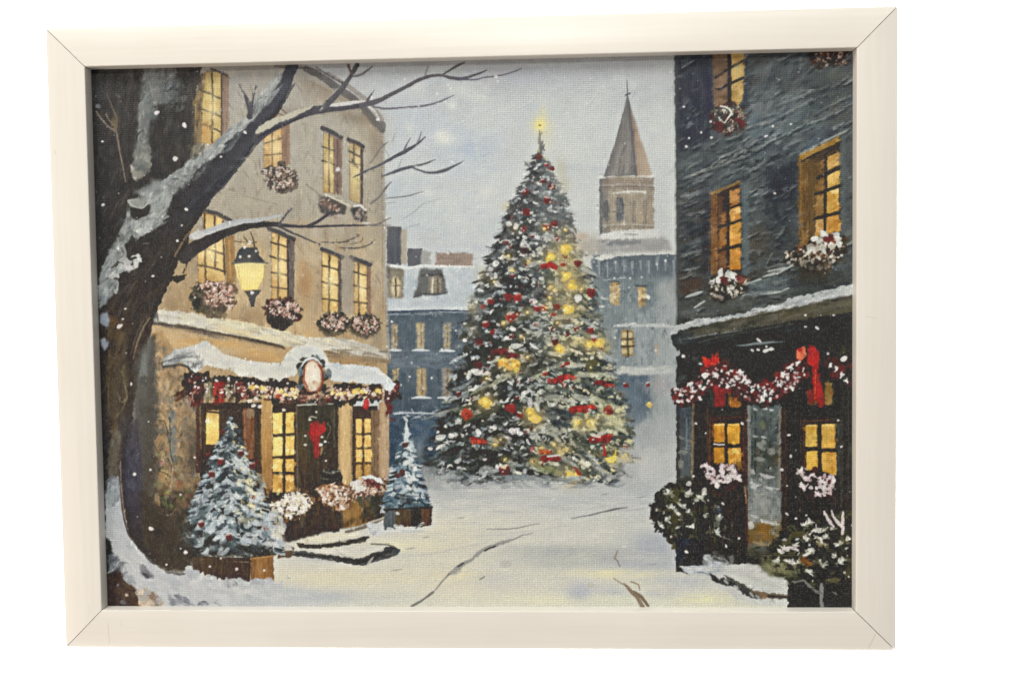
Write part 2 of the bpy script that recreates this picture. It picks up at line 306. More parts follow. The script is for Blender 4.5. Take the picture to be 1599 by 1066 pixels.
stroke([(958, 902), (968, 909), (978, 913)], [1, 1.5, 2], (140, 124, 104)); stroke([(975, 911), (985, 922), (995, 932), (1003, 946)], [3, 6, 6, 7], (144, 128, 110)); stroke([(985, 908), (996, 912), (999, 920)], 2, (150, 136, 116)); stroke([(990, 922), (1002, 932), (1012, 945)], [2, 5, 4], (132, 116, 98))
stroke([(961, 870), (968, 884)], 1.8, (140, 132, 122)); stroke([(964, 860), (960, 872)], 3, (150, 146, 138)); stroke([(749, 904), (757, 900)], 1.8, (130, 126, 120))
for (x, y, l) in [(865, 779, 4), (945, 771, 6), (1000, 776, 7), (865, 763, 7), (838, 848, 3), (975, 853, 4), (452, 902, 5), (620, 889, 9), (640, 856, 8), (720, 808, 6), (665, 838, 5), (580, 915, 3), (1020, 880, 6)]: stroke([(x-l, y+1), (x, y), (x+l, y-1)], [.7, 1.4, .7], (150, 150, 150) if l > 4 else (224, 224, 220))
dab(790, 880, 10, 6, 0, (184, 184, 176), .7); dab(923, 913, 5, 4, 0, (188, 186, 170), .7)

# ---- the sandstone house
WALL = [(296, 100), (476, 100), (505, 122), (550, 150), (598, 198), (600, 380), (604, 560), (606, 620), (236, 640), (236, 470)]
fill(WALL, ('y', [(95, (158, 156, 154)), (150, (164, 162, 156)), (250, (172, 167, 154)), (340, (168, 160, 144)), (420, (184, 164, 130)), (500, (196, 164, 118)), (620, (176, 146, 104))]), 1, var=7)
for w in [(510, 150, 40, 16, (150, 132, 112), .6), (575, 200, 26, 30, (168, 150, 122), .7), (585, 260, 14, 50, (174, 158, 132), .5), (480, 290, 20, 60, (172, 166, 150), .5), (400, 310, 60, 30, (176, 166, 144), .6), (475, 430, 22, 40, (194, 158, 112), .6),
          (478, 440, 12, 22, (186, 138, 82), .5), (540, 450, 8, 50, (150, 148, 146), .7), (590, 440, 10, 60, (176, 160, 138), .6), (390, 400, 26, 40, (208, 168, 102), .6), (480, 520, 60, 18, (206, 168, 112), .7), (580, 540, 26, 16, (170, 150, 118), .6),
          (590, 360, 14, 30, (182, 160, 128), .6), (560, 350, 40, 16, (178, 158, 132), .5), (370, 130, 40, 40, (160, 158, 156), .5), (300, 480, 40, 20, (198, 164, 112), .6), (275, 460, 12, 40, (188, 150, 96), .7), (480, 390, 20, 20, (186, 170, 140), .5)]: wash(*w)
hatch([(300, 110), (470, 108), (596, 205), (598, 370), (300, 370)], [(178, 173, 160), (160, 153, 140), (184, 178, 164), (168, 156, 134), (152, 148, 142)], 420, 13, 3, 75, 30, .35, 6)
hatch([(262, 372), (600, 372), (604, 556), (236, 490)], [(198, 168, 122), (180, 150, 106), (206, 182, 140), (188, 144, 90), (172, 152, 120)], 420, 12, 3, 85, 20, .4, 8)
stroke([(598, 204), (600, 330), (603, 480), (607, 560)], [4, 4, 5, 6], (164, 158, 148), .8); stroke([(594, 205), (597, 330), (598, 480)], 2, (132, 124, 112), .5)
for _ in range(150):
    x, y = inpoly([(300, 130), (470, 115), (590, 210), (600, 550), (240, 490), (290, 380)]); low = y > 340
    wash(x, y, rnd.uniform(3, 9), rnd.uniform(8, 26), rnd.choice([(150, 112, 70), (206, 166, 106), (166, 130, 88), (212, 186, 140), (132, 112, 92)] if low else [(146, 132, 116), (184, 178, 162), (160, 146, 126), (140, 136, 132), (176, 160, 136)]), rnd.uniform(.12, .38), rnd.uniform(-8, 8))
for (x, y, rx, ry, c, a) in [(476, 445, 10, 26, (172, 120, 68), .6), (545, 180, 34, 9, (138, 120, 98), .5), (500, 138, 40, 10, (134, 118, 100), .55), (585, 225, 10, 24, (140, 124, 104), .5), (530, 250, 6, 40, (150, 142, 128), .4), (470, 350, 24, 10, (186, 152, 110), .45), (300, 460, 20, 26, (176, 132, 78), .5), (398, 492, 30, 14, (150, 116, 74), .45), (590, 520, 10, 30, (138, 126, 110), .5), (545, 525, 20, 8, (130, 104, 72), .5)]: wash(x, y, rx, ry, c, a, 20 if y < 200 else 0)
hatch([(300, 120), (470, 112), (596, 210), (600, 550), (240, 486)], [(128, 112, 92), (206, 194, 166), (142, 122, 96), (190, 168, 128), (120, 112, 102)], 360, 8, 1.2, 82, 26, .4, 8)
# gable
stroke([(478, 108), (505, 122), (530, 140), (556, 158), (580, 184), (597, 203)], [9, 11, 12, 12, 12, 10], (98, 96, 98), .92); stroke([(512, 116), (545, 136), (575, 160), (596, 187)], [6, 7, 8, 7], (146, 142, 138), .95); stroke([(565, 158), (585, 174), (592, 187)], 3, (196, 196, 194))
stroke([(484, 128), (520, 146), (560, 172), (590, 206)], 3, (140, 122, 100), .5); dab(597, 196, 7, 6, 60, (112, 110, 112))
stroke([(430, 104), (470, 106), (500, 112)], 5, (110, 108, 108), .7)
_sl, _m = polymask(WALL, 1.5); _g = (BUF[_sl]*np.array([.3, .59, .11], np.float32)).sum(-1, keepdims=True); BUF[_sl] += (_g*np.array([1.03, 1.0, .94], np.float32)-BUF[_sl])*(_m*.24)[..., None]
for (x, y, rx, ry, c, a) in [(268, 478, 22, 40, (120, 104, 84), .35), (300, 400, 14, 50, (130, 112, 88), .35), (470, 175, 50, 8, (126, 116, 104), .4), (560, 185, 24, 10, (120, 110, 98), .4), (592, 300, 7, 90, (142, 136, 126), .45), (420, 150, 40, 20, (148, 144, 138), .3), (345, 560, 60, 8, (120, 96, 66), .35), (555, 560, 40, 6, (116, 96, 72), .4)]: wash(x, y, rx, ry, c, a)
# upper windows: lit panes, glazing bars, surrounds
def window(panes, bars, frame=(), hood=None, col=(226, 190, 112), dark=(70, 60, 52), bw=2.6, fc=(138, 112, 88)):
    for f in frame: fill(f[0], f[1] if len(f) > 1 else fc, 1.2, 0, .95, var=12, tex='v')
    for p in panes:
        fill(p, col, 1.2, 0, 1, var=16); blobs(p, [tuple(min(255, v+22) for v in col), tuple(v*0.86 for v in col), (col[0], col[1]*0.86, col[2]*0.7)], 9, 3.5, a=.55)
    for b in bars: stroke(b, bw, dark, .92, 1.0, 8)
    if hood: stroke(hood, 6.5, (80, 78, 80), .95, 1.5); stroke([(x+1, y-3.4) for x, y in hood], 1.6, (158, 154, 146), .8); stroke([(x, y+4) for x, y in hood], 2, (104, 92, 82), .6)
    for p in panes:
        ys = [q[1] for q in p]; xs = [q[0] for q in p]
        with clip(p, 1):
            wash(min(xs), max(ys), (max(xs)-min(xs))*.7, (max(ys)-min(ys))*.35, (176, 132, 80), .42); wash(sum(xs)/len(xs), min(ys)+4, 12, 8, (150, 122, 88), .35); wash(sum(xs)/len(xs)+2, (min(ys)+max(ys))/2, (max(xs)-min(xs))*.4, (max(ys)-min(ys))*.27, (240, 222, 166), .6)
        stroke(p+[p[0]], 1.4, (112, 92, 72), .5, 1, sm=False)
window([[(322, 112), (346, 112), (346, 212), (330, 226), (314, 222), (316, 150)]], [[(331, 112), (332, 165), (331, 222)], [(312, 140), (330, 148), (344, 154)], [(316, 171), (332, 177), (344, 182)], [(317, 194), (332, 200), (344, 206)]],
       [([(346, 112), (358, 116), (357, 208), (347, 212)], (146, 124, 108)), ([(310, 120), (322, 112), (316, 225), (302, 240), (305, 180)], (132, 112, 84))], None, (192, 170, 110), (66, 62, 62), 3)
stroke([(346, 112), (346, 212)], 2.5, (92, 80, 72)); stroke([(330, 108), (350, 116), (358, 122)], 3, (92, 86, 84)); wash(322, 205, 8, 18, (196, 146, 84), .5)
window([[(412, 210), (440, 200), (440, 262), (412, 264)]], [[(425, 205), (425, 262)], [(414, 224), (440, 216)], [(414, 243), (440, 240)]], [([(439, 180), (453, 190), (453, 258), (440, 262)], (146, 118, 100))], None, (200, 168, 116), (92, 76, 66), 2.4)
stroke([(424, 168), (438, 170), (450, 180)], 2.4, (126, 102, 92)); stroke([(430, 176), (444, 182), (452, 192)], 2, (120, 100, 90)); dab(434, 188, 9, 5, 80, (176, 138, 104), .8)
window([[(505, 208), (521, 214), (521, 302), (505, 300)]], [[(514, 210), (514, 300)], [(503, 229), (522, 236)], [(503, 251), (522, 257)]], [([(521, 214), (534, 220), (534, 305), (521, 303)], (134, 112, 100))], [(503, 200), (518, 206), (533, 215)], (196, 176, 122), (80, 72, 68), 2.6)
stroke([(527, 218), (527, 302)], 2, (96, 82, 78), .8)
window([[(546, 222), (563, 228), (563, 318), (546, 312)]], [[(553, 224), (553, 260)], [(545, 236), (562, 245)], [(545, 252), (562, 258)], [(550, 248), (558, 262)]], [([(561, 226), (567, 228), (567, 320), (561, 318)], (92, 82, 78))], [(544, 218), (556, 222), (567, 229)], (188, 172, 132), (80, 74, 72), 2.6)
wash(553, 285, 5, 16, (206, 196, 126), .5)
window([[(314, 332), (348, 336), (352, 376), (352, 438), (310, 446), (308, 400), (320, 360)]], [[(319, 334), (320, 380), (321, 446)], [(335, 338), (336, 380), (336, 416)], [(348, 346), (349, 380), (351, 428)], [(310, 385), (330, 391), (350, 397)], [(310, 414), (330, 418), (352, 424)]],
       [([(352, 372), (366, 366), (368, 440), (354, 444)], (150, 116, 74))], [(318, 328), (340, 334), (360, 344)], (216, 186, 122), (66, 56, 48), 3.2)
stroke([(358, 376), (360, 434)], 3, (186, 148, 94), .8); wash(330, 436, 16, 7, (176, 134, 74), .6)
window([[(424, 362), (449, 372), (449, 470), (424, 466)]], [[(435, 366), (434, 468)], [(423, 378), (449, 386)], [(422, 400), (449, 408)], [(423, 425), (449, 429)], [(423, 448), (449, 451)]], [([(447, 368), (460, 376), (459, 470), (447, 470)], (110, 100, 96))], [(418, 356), (440, 364), (459, 374)], (212, 180, 120), (70, 60, 54), 2.8)
stroke([(449, 376), (450, 468)], 3.2, (84, 70, 66))
window([[(503, 392), (528, 400), (528, 490), (503, 486)]], [[(514, 396), (514, 490)], [(503, 414), (528, 421)], [(503, 440), (528, 445)], [(503, 466), (528, 470)]], [([(527, 398), (533, 400), (533, 490), (527, 490)], (96, 86, 84))], [(503, 389), (520, 395), (535, 402)], (220, 192, 126), (68, 58, 50), 3)
window([[(553, 408), (573, 414), (573, 494), (553, 490)]], [[(560, 410), (560, 492)], [(552, 424), (573, 430)], [(552, 445), (573, 451)], [(552, 471), (573, 474)]], [([(571, 410), (579, 414), (579, 492), (571, 492)], (142, 112, 94)), ([(549, 403), (578, 413), (577, 424), (552, 416)], (130, 118, 108))], [(549, 402), (562, 407), (578, 413)], (210, 180, 120), (74, 62, 54), 2.8)
fill([(534, 402), (552, 400), (552, 492), (534, 492)], (158, 150, 138), 2, 2, .7, var=8)
# flower boxes
def spray(x, y, r, cols, n=6, w=1.8, a0=0, a1=360):
    """a tuft: short tapering touches out of one point"""
    for _ in range(n):
        g = math.radians(rnd.uniform(a0, a1)); k = r*rnd.uniform(.45, 1.1); c = rnd.choice(cols)
        dab(x+math.cos(g)*k*.5, y+math.sin(g)*k*.5, max(1, k*.55), w*rnd.uniform(.55, 1.2), math.degrees(g), jit(c, 9), .95, rnd.uniform(-.3, .3), .2)
def flowers(pts, dark, lite, nd, nl, s=2.6, sd=5):
    cx = sum(p[0] for p in pts)/len(pts); cy = sum(p[1] for p in pts)/len(pts)
    blobs(pts, dark, nd, sd, 180, .95, 8)
    n = len(pts)
    for k in range(n*5):             # ragged outline of leaves
        a, b = pts[k % n], pts[(k+1) % n]; t = rnd.random(); x = a[0]+(b[0]-a[0])*t; y = a[1]+(b[1]-a[1])*t
        g = math.degrees(math.atan2(y-cy, x-cx))+rnd.gauss(0, 35)
        dab(x+rnd.uniform(-2, 4)*math.cos(math.radians(g)), y+rnd.uniform(-2, 4)*math.sin(math.radians(g)), sd*rnd.uniform(.6, 1.3), sd*rnd.uniform(.2, .45), g, jit(rnd.choice(dark), 10), .85, rnd.uniform(-.4, .4), .3)
    for k in range(3):
        blobs(pts, [tuple(v*.94 for v in c) for c in lite], int(nl*.38), s*.6, 180, .95, 16, 1.7)
        blobs(pts, [tuple(v*.78 for v in c) for c in dark], int(nl*.2), s*.7, 180, .9, 8, 1.8)
    for k in range(int(nl*.13)):
        x, y = inpoly(pts); y -= 2; spray(x, y, s*2.1, lite, rnd.randint(3, 6), s*.5)
    blobs(pts, lite, int(nl*.22), s*.5, 180, .95, 10, 1.4)
GRN = [(66, 64, 56), (84, 82, 70), (52, 52, 48), (100, 92, 76)]
PNK = [(214, 190, 176), (190, 148, 136), (228, 214, 204), (168, 124, 112), (206, 176, 160)]
flowers([(305, 446), (330, 440), (362, 446), (368, 468), (360, 482), (316, 480)], [(120, 92, 80), (96, 78, 66), (136, 108, 90)], PNK, 60, 120, 2.8)
flowers([(300, 452), (312, 450), (318, 486), (302, 480)], GRN, PNK, 16, 4); blobs([(316, 474), (350, 480), (366, 494), (320, 496)], [(92, 84, 72), (70, 66, 58)], 12, 5, 180, .6)
flowers([(416, 474), (440, 468), (466, 476), (466, 496), (440, 504), (420, 498)], [(74, 56, 54), (98, 72, 66), (60, 52, 48)], PNK, 40, 80, 2.6); blobs([(420, 496), (460, 496), (450, 512), (425, 510)], [(56, 52, 50), (70, 64, 60)], 14, 5)
flowers([(412, 266), (436, 258), (460, 270), (462, 290), (440, 298), (418, 292)], [(92, 84, 78), (110, 98, 88), (76, 72, 70)], [(190, 172, 160), (160, 130, 118), (210, 200, 190)], 40, 70, 2.4)
fill([(497, 312), (512, 304), (540, 318), (540, 334), (518, 338), (500, 330)], (84, 82, 80), 3, 1); blobs([(500, 308), (535, 318), (534, 330), (505, 325)], [(120, 98, 90), (176, 150, 138), (96, 90, 84)], 30, 2.6)
stroke([(508, 303), (526, 312), (546, 322)], 3.5, (196, 188, 170)); fill([(546, 326), (560, 318), (572, 332), (570, 348), (552, 342)], (86, 84, 82), 3, 1); blobs([(546, 324), (572, 330), (570, 346), (552, 342)], [(170, 158, 150), (130, 118, 110), (76, 74, 74)], 30, 2.4)
stroke([(553, 322), (563, 321), (571, 328)], 3.5, (206, 204, 198)); blobs(rect(515, 332, 532, 342), [(150, 130, 122), (180, 168, 160)], 8, 2)
for (x, y) in ((520, 507), (568, 510)):
    fill(ell(x, y+4, 21, 15), (76, 72, 68), 5, 1, .95); flowers(ell(x+2, y-3, 20, 13), GRN, PNK, 14, 75, 2.3)
for x0 in (398, 486, 545): wash(x0, 524, 26, 7, (208, 176, 124), .4)
# lamp on its bracket
fill([(377, 386), (402, 386), (404, 398), (415, 410), (365, 411), (370, 396)], (66, 70, 78), 1.5, var=6); stroke([(391, 362), (396, 376), (398, 390)], [1.5, 2, 3], (80, 70, 62)); stroke([(381, 370), (390, 380), (400, 378)], 2, (96, 84, 72)); stroke([(366, 377), (384, 378)], 1.6, (110, 90, 66))
fill([(366, 409), (415, 409), (411, 432), (402, 452), (378, 453), (370, 430)], ('y', [(408, (214, 204, 150)), (425, (242, 226, 150)), (452, (238, 214, 128))]), 1, var=6); wash(390, 430, 12, 14, (250, 236, 164), .6)
stroke([(371, 415), (375, 440), (380, 452)], 1.5, (190, 170, 104), .7); stroke([(362, 411), (390, 409), (418, 411)], [2, 3, 2], (84, 88, 92))
fill([(380, 454), (408, 453), (400, 464), (397, 480), (391, 480), (389, 464)], (74, 76, 80), 1.5); wash(390, 430, 34, 40, (232, 196, 116), .16)
for (x, y, r) in [(375, 401, 2.2), (389, 400, 2.2), (382, 386, 2.5), (390, 379, 3), (394, 457, 3), (400, 392, 2)]: dab(x, y, r, r, 0, (226, 222, 216))
# ---- cornice and snow ledge
LEDGE = [(236, 486), (262, 484), (300, 488), (330, 497), (362, 498), (395, 506), (435, 514), (480, 528), (505, 526), (550, 530), (580, 540), (606, 548), (606, 562), (560, 556), (505, 546), (440, 540), (390, 534), (350, 525), (310, 514), (270, 508), (238, 504)]
fill(LEDGE, ('x', [(236, (196, 196, 190)), (320, (206, 202, 188)), (360, (220, 206, 166)), (440, (214, 206, 178)), (520, (206, 204, 192)), (606, (178, 176, 168))]), 2.5, var=9)
hatch(LEDGE, [(216, 212, 194), (186, 178, 160), (226, 218, 184), (160, 152, 138), (204, 204, 200)], 130, 15, 2, 12, 8, .6)
hatch([(240, 500), (300, 508), (350, 520), (420, 534), (440, 542), (350, 530), (240, 508)], [(120, 112, 102), (96, 90, 84), (150, 142, 126)], 60, 14, 1.8, 12, 5, .7)
stroke([(240, 505), (290, 511), (330, 519), (380, 528), (435, 540), (445, 545)], [3, 4, 4, 5, 5, 3], (82, 74, 70), .9); stroke([(500, 547), (540, 556), (575, 560), (606, 564)], [2, 5, 7, 8], (136, 122, 100), .85); hatch(rect(510, 545, 606, 568), [(110, 98, 82), (160, 146, 120), (90, 84, 74)], 30, 12, 2, 10, 5, .6)
stroke([(268, 512), (340, 522), (436, 545)], 2, (150, 128, 96), .6)
hatch([(240, 516), (330, 528), (440, 552), (440, 566), (340, 545), (245, 560)], [(206, 166, 106), (196, 152, 92), (216, 186, 136), (178, 140, 92)], 90, 11, 4, 8, 15, .5)
for w in [(410, 556, 40, 14, (204, 160, 98), .6), (268, 530, 20, 18, (210, 180, 134), .6), (365, 540, 20, 12, (206, 160, 96), .6), (545, 565, 36, 10, (176, 142, 100), .7)]: wash(*w)
# ---- shopfront of the sandstone house
fill([(236, 520), (252, 516), (310, 600), (312, 840), (222, 880), (232, 640)], ('y', [(520, (184, 150, 108)), (600, (160, 136, 104)), (680, (156, 132, 100)), (760, (136, 112, 80)), (830, (88, 76, 62)), (880, (60, 54, 48))]), 2, var=10)
hatch([(244, 520), (308, 600), (308, 760), (244, 760)], [(186, 158, 120), (140, 118, 92), (120, 122, 116), (170, 140, 100), (110, 100, 84)], 240, 9, 3, 80, 45, .55)
fill([(236, 524), (244, 522), (246, 600), (250, 720), (240, 800), (218, 830), (226, 650)], (82, 80, 76), 3, 2, .9, var=8); hatch([(216, 560), (246, 560), (248, 760), (222, 830)], [(96, 94, 88), (72, 70, 68), (110, 110, 104)], 90, 12, 3, 90, 12, .5)
fill([(264, 642), (274, 640), (274, 720), (266, 722)], (110, 120, 126), 2, 1, .85); fill([(296, 670), (312, 664), (312, 730), (294, 740)], (88, 80, 68), 3, 2, .8); hatch([(230, 760), (310, 770), (300, 890), (225, 890)], [(62, 56, 50), (84, 76, 62), (50, 46, 42), (72, 64, 52)], 130, 11, 4, 80, 40, .6)
for _ in range(420):
    x, y = inpoly([(242, 530), (306, 590), (308, 800), (226, 800), (240, 640)]); t = min(1, max(0, (y-640)/170))
    c = rnd.choice([(196, 166, 124), (168, 138, 98), (112, 96, 78), (104, 110, 110), (146, 126, 100), (84, 76, 66), (206, 176, 132)]); c = tuple(v*(1-.45*t*(rnd.random()<.8)) for v in c)
    dab(x, y, rnd.uniform(2.5, 9), rnd.uniform(1.2, 3.6), rnd.choice((90, 60, 110, 20))+rnd.gauss(0, 20), jit(c, 8), rnd.uniform(.35, .85), rnd.uniform(-.5, .5), .45)
for (x, y, rx, ry, c, a) in [(298, 700, 12, 50, (88, 80, 70), .5), (268, 690, 5, 40, (104, 114, 120), .6), (232, 700, 12, 80, (78, 74, 68), .6), (260, 815, 40, 30, (66, 60, 52), .7), (262, 745, 12, 14, (190, 152, 102), .5), (300, 620, 14, 20, (110, 90, 70), .4)]: wash(x, y, rx, ry, c, a)
for (x, y) in [(250, 690), (256, 742), (262, 660), (246, 780), (252, 600), (280, 640), (262, 700)]: dab(x, y, rnd.uniform(7, 13), rnd.uniform(4, 8), rnd.uniform(40, 120), jit((184, 152, 108), 14), .75, .2, .6)
for p in [[(250, 720), (262, 716), (268, 735), (258, 748)], [(245, 655), (258, 660), (264, 690)], [(250, 735), (266, 745), (262, 765)], [(240, 800), (262, 806), (272, 796)]]: stroke(p, 1.6, (86, 74, 58), .8); stroke([(x+2, y-2) for x, y in p], 1.2, (204, 178, 136), .7)
stroke([(265, 652), (266, 700), (270, 722)], 2, (70, 74, 80), .8)
fill(rect(312, 628, 530, 830), ('y', [(628, (64, 54, 46)), (720, (62, 52, 44)), (830, (56, 48, 38))]), 1.5, var=8, tex='v')
fill(rect(306, 626, 314, 738), (78, 58, 48), 1.5, var=8, tex='v'); stroke([(312, 632), (314, 700)], 1.3, (150, 128, 104), .8)
fill(rect(322, 640, 342, 694), ('y', [(640, (196, 160, 96)), (665, (238, 214, 126)), (694, (232, 196, 104))]), 1.2, var=14); dab(325, 657, 4, 4, 0, (246, 240, 216)); stroke([(321, 642), (352, 645)], 3, (52, 42, 38)); stroke([(320, 634), (360, 636)], 4, (58, 46, 44))
fill(rect(380, 638, 398, 716), (122, 82, 58), 1.5, var=14, tex='v'); fill(rect(397, 634, 408, 730), (66, 56, 48), 1.5, var=8, tex='v'); stroke([(382, 640), (383, 712)], 1.5, (160, 120, 90), .8); dab(391, 646, 8, 7, 90, (150, 130, 104), .8)
fill([(407, 622), (426, 622), (426, 760), (418, 776), (409, 740)], ('y', [(622, (182, 146, 92)), (690, (166, 124, 74)), (770, (146, 106, 64))]), 1.5, var=14, tex='v'); stroke([(424, 628), (425, 690)], 1.5, (214, 184, 134), .8)
# lit shop window
fill(rect(425, 642, 461, 766), (56, 48, 42), 1, var=6)
for (x0, y0, x1, y1, c) in [(426, 644, 441, 677, (238, 206, 112)), (446, 644, 459, 677, (232, 198, 104)), (426, 682, 441, 711, (242, 216, 128)), (446, 681, 459, 711, (236, 200, 106)), (426, 716, 441, 736, (240, 200, 104)), (446, 716, 459, 736, (228, 184, 92)), (426, 741, 441, 768, (206, 158, 78)), (446, 741, 459, 768, (200, 150, 74))]:
    fill(rect(x0, y0, x1, y1), c, 1.2, var=14); blobs(rect(x0, y0, x1, y1), [(250, 234, 168), c, (c[0]*.85, c[1]*.8, c[2]*.7)], 9, 3, a=.6)
stroke([(444, 640), (444, 768)], 3.2, (56, 46, 38)); stroke([(427, 679), (460, 677)], 3, (52, 44, 38)); stroke([(427, 714), (460, 711)], 3, (52, 44, 38)); stroke([(430, 643), (462, 640)], 4, (64, 54, 44)); dab(443, 640, 3, 2.5, 0, (230, 226, 216))
# door with its bow
fill(rect(464, 634, 527, 810), ('y', [(634, (62, 60, 52)), (700, (68, 58, 46)), (810, (58, 48, 38))]), 1.5, var=7, tex='v'); stroke([(464, 632), (490, 631), (520, 630)], [2, 3, 2], (170, 170, 158)); stroke([(463, 634), (465, 780)], 2, (112, 98, 80), .8); stroke([(522, 634), (522, 700)], 2, (96, 96, 88), .8)
hatch(rect(466, 640, 526, 800), [(82, 70, 54), (52, 46, 40), (94, 80, 58), (62, 60, 54)], 90, 14, 1.8, 90, 5, .45)
fill([(485, 662), (495, 658), (500, 664), (507, 656), (509, 672), (500, 682), (496, 700), (497, 716), (491, 714), (490, 694), (484, 684)], (156, 36, 34), 2, var=16); blobs([(486, 660), (508, 658), (506, 676), (487, 678)], [(190, 48, 40), (132, 24, 28), (170, 40, 36)], 14, 3.5); hatch(rect(489, 678, 500, 715), [(176, 44, 38), (130, 26, 28)], 10, 8, 2, 80, 10, .8)
for (x, y, r) in [(477, 680, 2), (477, 694, 2.6), (503, 682, 2.2), (508, 689, 2.4), (501, 694, 3.2), (484, 655, 2.5), (509, 719, 2), (494, 643, 2)]: dab(x, y, r, r*.8, 0, (226, 222, 216))
stroke([(482, 654), (486, 650), (494, 652)], 1.8, (190, 186, 170), .8); dab(502, 704, 7, 2, 100, (176, 140, 96), .8); stroke([(510, 660), (516, 668), (511, 684)], 1.6, (120, 112, 84), .8)
fill(rect(528, 628, 550, 770), ('x', [(528, (170, 140, 96)), (536, (204, 176, 128)), (550, (182, 152, 108))]), 1.5, var=12, tex='v'); stroke([(548, 640), (549, 740)], 2, (120, 98, 72), .7)
fill(rect(550, 634, 590, 760), ('y', [(634, (66, 54, 44)), (760, (80, 64, 46))]), 1.2, var=7, tex='v')
for (x0, y0, x1, y1) in [(556, 654, 565, 675), (569, 654, 579, 675), (556, 679, 565, 698), (569, 679, 579, 698), (556, 701, 565, 721), (569, 701, 580, 721), (556, 725, 565, 748), (569, 725, 580, 745)]:
    c = (230, 190, 108) if y1 < 722 else (176, 138, 78); fill(rect(x0, y0, x1, y1), c, 1.2, var=14); blobs(rect(x0, y0, x1, y1), [(248, 226, 160), c, (196, 146, 74)], 5, 2.4, a=.6)
fill(rect(580, 640, 593, 756), (128, 104, 82), 1.5, var=12, tex='v'); fill(rect(592, 628, 608, 752), ('x', [(592, (168, 138, 106)), (600, (186, 160, 128)), (608, (150, 128, 106))]), 1.5, var=12, tex='v'); stroke([(584, 642), (585, 750)], 1.6, (92, 70, 52), .8); stroke([(606, 640), (606, 750)], 1.8, (198, 176, 150), .7)
fill([(500, 738), (508, 731), (530, 732), (535, 742), (534, 757), (502, 756)], (44, 44, 42), 1.5, var=6); stroke([(505, 735), (516, 738), (532, 734)], 2.4, (112, 112, 102)); stroke([(500, 746), (512, 748)], 2, (92, 92, 84)); stroke([(500, 759), (536, 757)], 2, (150, 120, 70), .8)
for (x, y, rx, ry, a) in [(443, 700, 34, 60, .16), (568, 695, 26, 50, .16), (332, 665, 24, 34, .2), (416, 690, 12, 50, .2), (540, 690, 10, 50, .18)]: wash(x, y, rx, ry, (236, 190, 104), a)
# base course and flower troughs
fill([(425, 780), (610, 770), (604, 806), (570, 818), (480, 838), (432, 850)], ('x', [(425, (128, 88, 48)), (450, (62, 50, 38)), (530, (74, 60, 40)), (550, (150, 112, 62)), (580, (120, 98, 64)), (590, (64, 66, 62))]), 2.5, 1, var=9, tex='v'); hatch([(430, 785), (605, 775), (600, 808), (480, 836), (434, 846)], [(52, 44, 36), (96, 74, 44), (70, 58, 42), (44, 42, 38)], 130, 11, 3, 95, 18, .5)
fill([(536, 790), (572, 782), (562, 806), (534, 816)], (160, 120, 66), 3, 2, .8, var=12); dab(472, 815, 8, 4, 85, (104, 96, 84), .7); dab(532, 812, 12, 3, 95, (50, 60, 68), .7)
flowers([(424, 790), (450, 770), (478, 768), (486, 785), (470, 808), (440, 806), (428, 812)], [(96, 76, 56), (70, 60, 46), (132, 98, 62)], [(226, 220, 212), (206, 196, 184), (238, 234, 226), (214, 200, 160)], 34, 190, 3.2); [spray(x, y, 8, [(232, 228, 220), (214, 206, 196), (238, 236, 230)], 6, 2.2) for (x, y) in [(436, 786), (446, 778), (458, 774), (470, 778), (478, 786), (452, 790), (464, 792), (440, 798), (474, 796)]]
flowers([(496, 764), (520, 757), (545, 764), (546, 790), (530, 798), (506, 782)], [(126, 84, 58), (96, 68, 50), (146, 104, 70)], [(212, 192, 176), (190, 140, 106), (230, 222, 212), (196, 160, 130)], 26, 150, 2.8); [spray(x, y, 6, [(230, 222, 212), (208, 190, 176)], 5, 1.8) for (x, y) in [(500, 768), (512, 774), (528, 778), (540, 770), (518, 786), (534, 790), (506, 780)]]
flowers([(545, 760), (570, 745), (600, 750), (606, 765), (580, 776), (552, 778)], [(110, 84, 70), (140, 100, 84), (96, 80, 64)], [(206, 172, 152), (216, 210, 204), (160, 110, 98), (226, 204, 180)], 24, 70, 2.6)
fill([(564, 745), (578, 741), (594, 746), (600, 756), (590, 752), (575, 750)], (212, 214, 212), 2, var=6); blobs([(550, 752), (566, 752), (566, 766), (552, 764)], [(222, 220, 210), (206, 204, 196)], 16, 3); blobs([(572, 748), (594, 752), (590, 760), (574, 758)], [(120, 62, 62), (96, 60, 58)], 12, 2.4)
hatch([(555, 775), (600, 770), (600, 800), (570, 806)], [(62, 62, 54), (84, 82, 66), (52, 56, 54)], 36, 8, 3.5, 100, 20, .7)
# ---- garland under the awning
GAR = [(284, 588), (300, 582), (340, 592), (400, 590), (445, 592), (470, 608), (520, 604), (560, 600), (598, 604), (622, 596), (625, 616), (605, 622), (560, 622), (520, 626), (470, 628), (440, 624), (400, 618), (375, 622), (320, 614), (296, 618)]
blobs(GAR, [(46, 44, 38), (58, 54, 46), (38, 38, 36), (70, 58, 48)], 230, 5.5, 180, .95)
hatch([(288, 592), (318, 584), (318, 630), (298, 636), (288, 618)], [(84, 26, 28), (104, 30, 32), (64, 24, 26), (52, 36, 34)], 60, 7, 2.6, 105, 30, .95); hatch([(268, 618), (292, 604), (297, 614), (275, 628)], [(88, 52, 42), (66, 44, 38), (112, 68, 54), (54, 44, 38)], 22, 8, 2.2, -25, 18, .85)
hatch([(332, 598), (350, 594), (351, 628), (334, 632)], [(172, 42, 36), (140, 32, 32), (190, 66, 48), (110, 28, 28)], 36, 6, 2.6, 90, 45, .95); hatch([(366, 598), (386, 594), (386, 622), (372, 626)], [(92, 32, 34), (116, 44, 44), (62, 36, 34), (150, 90, 80)], 30, 6, 2.2, 90, 40, .95)
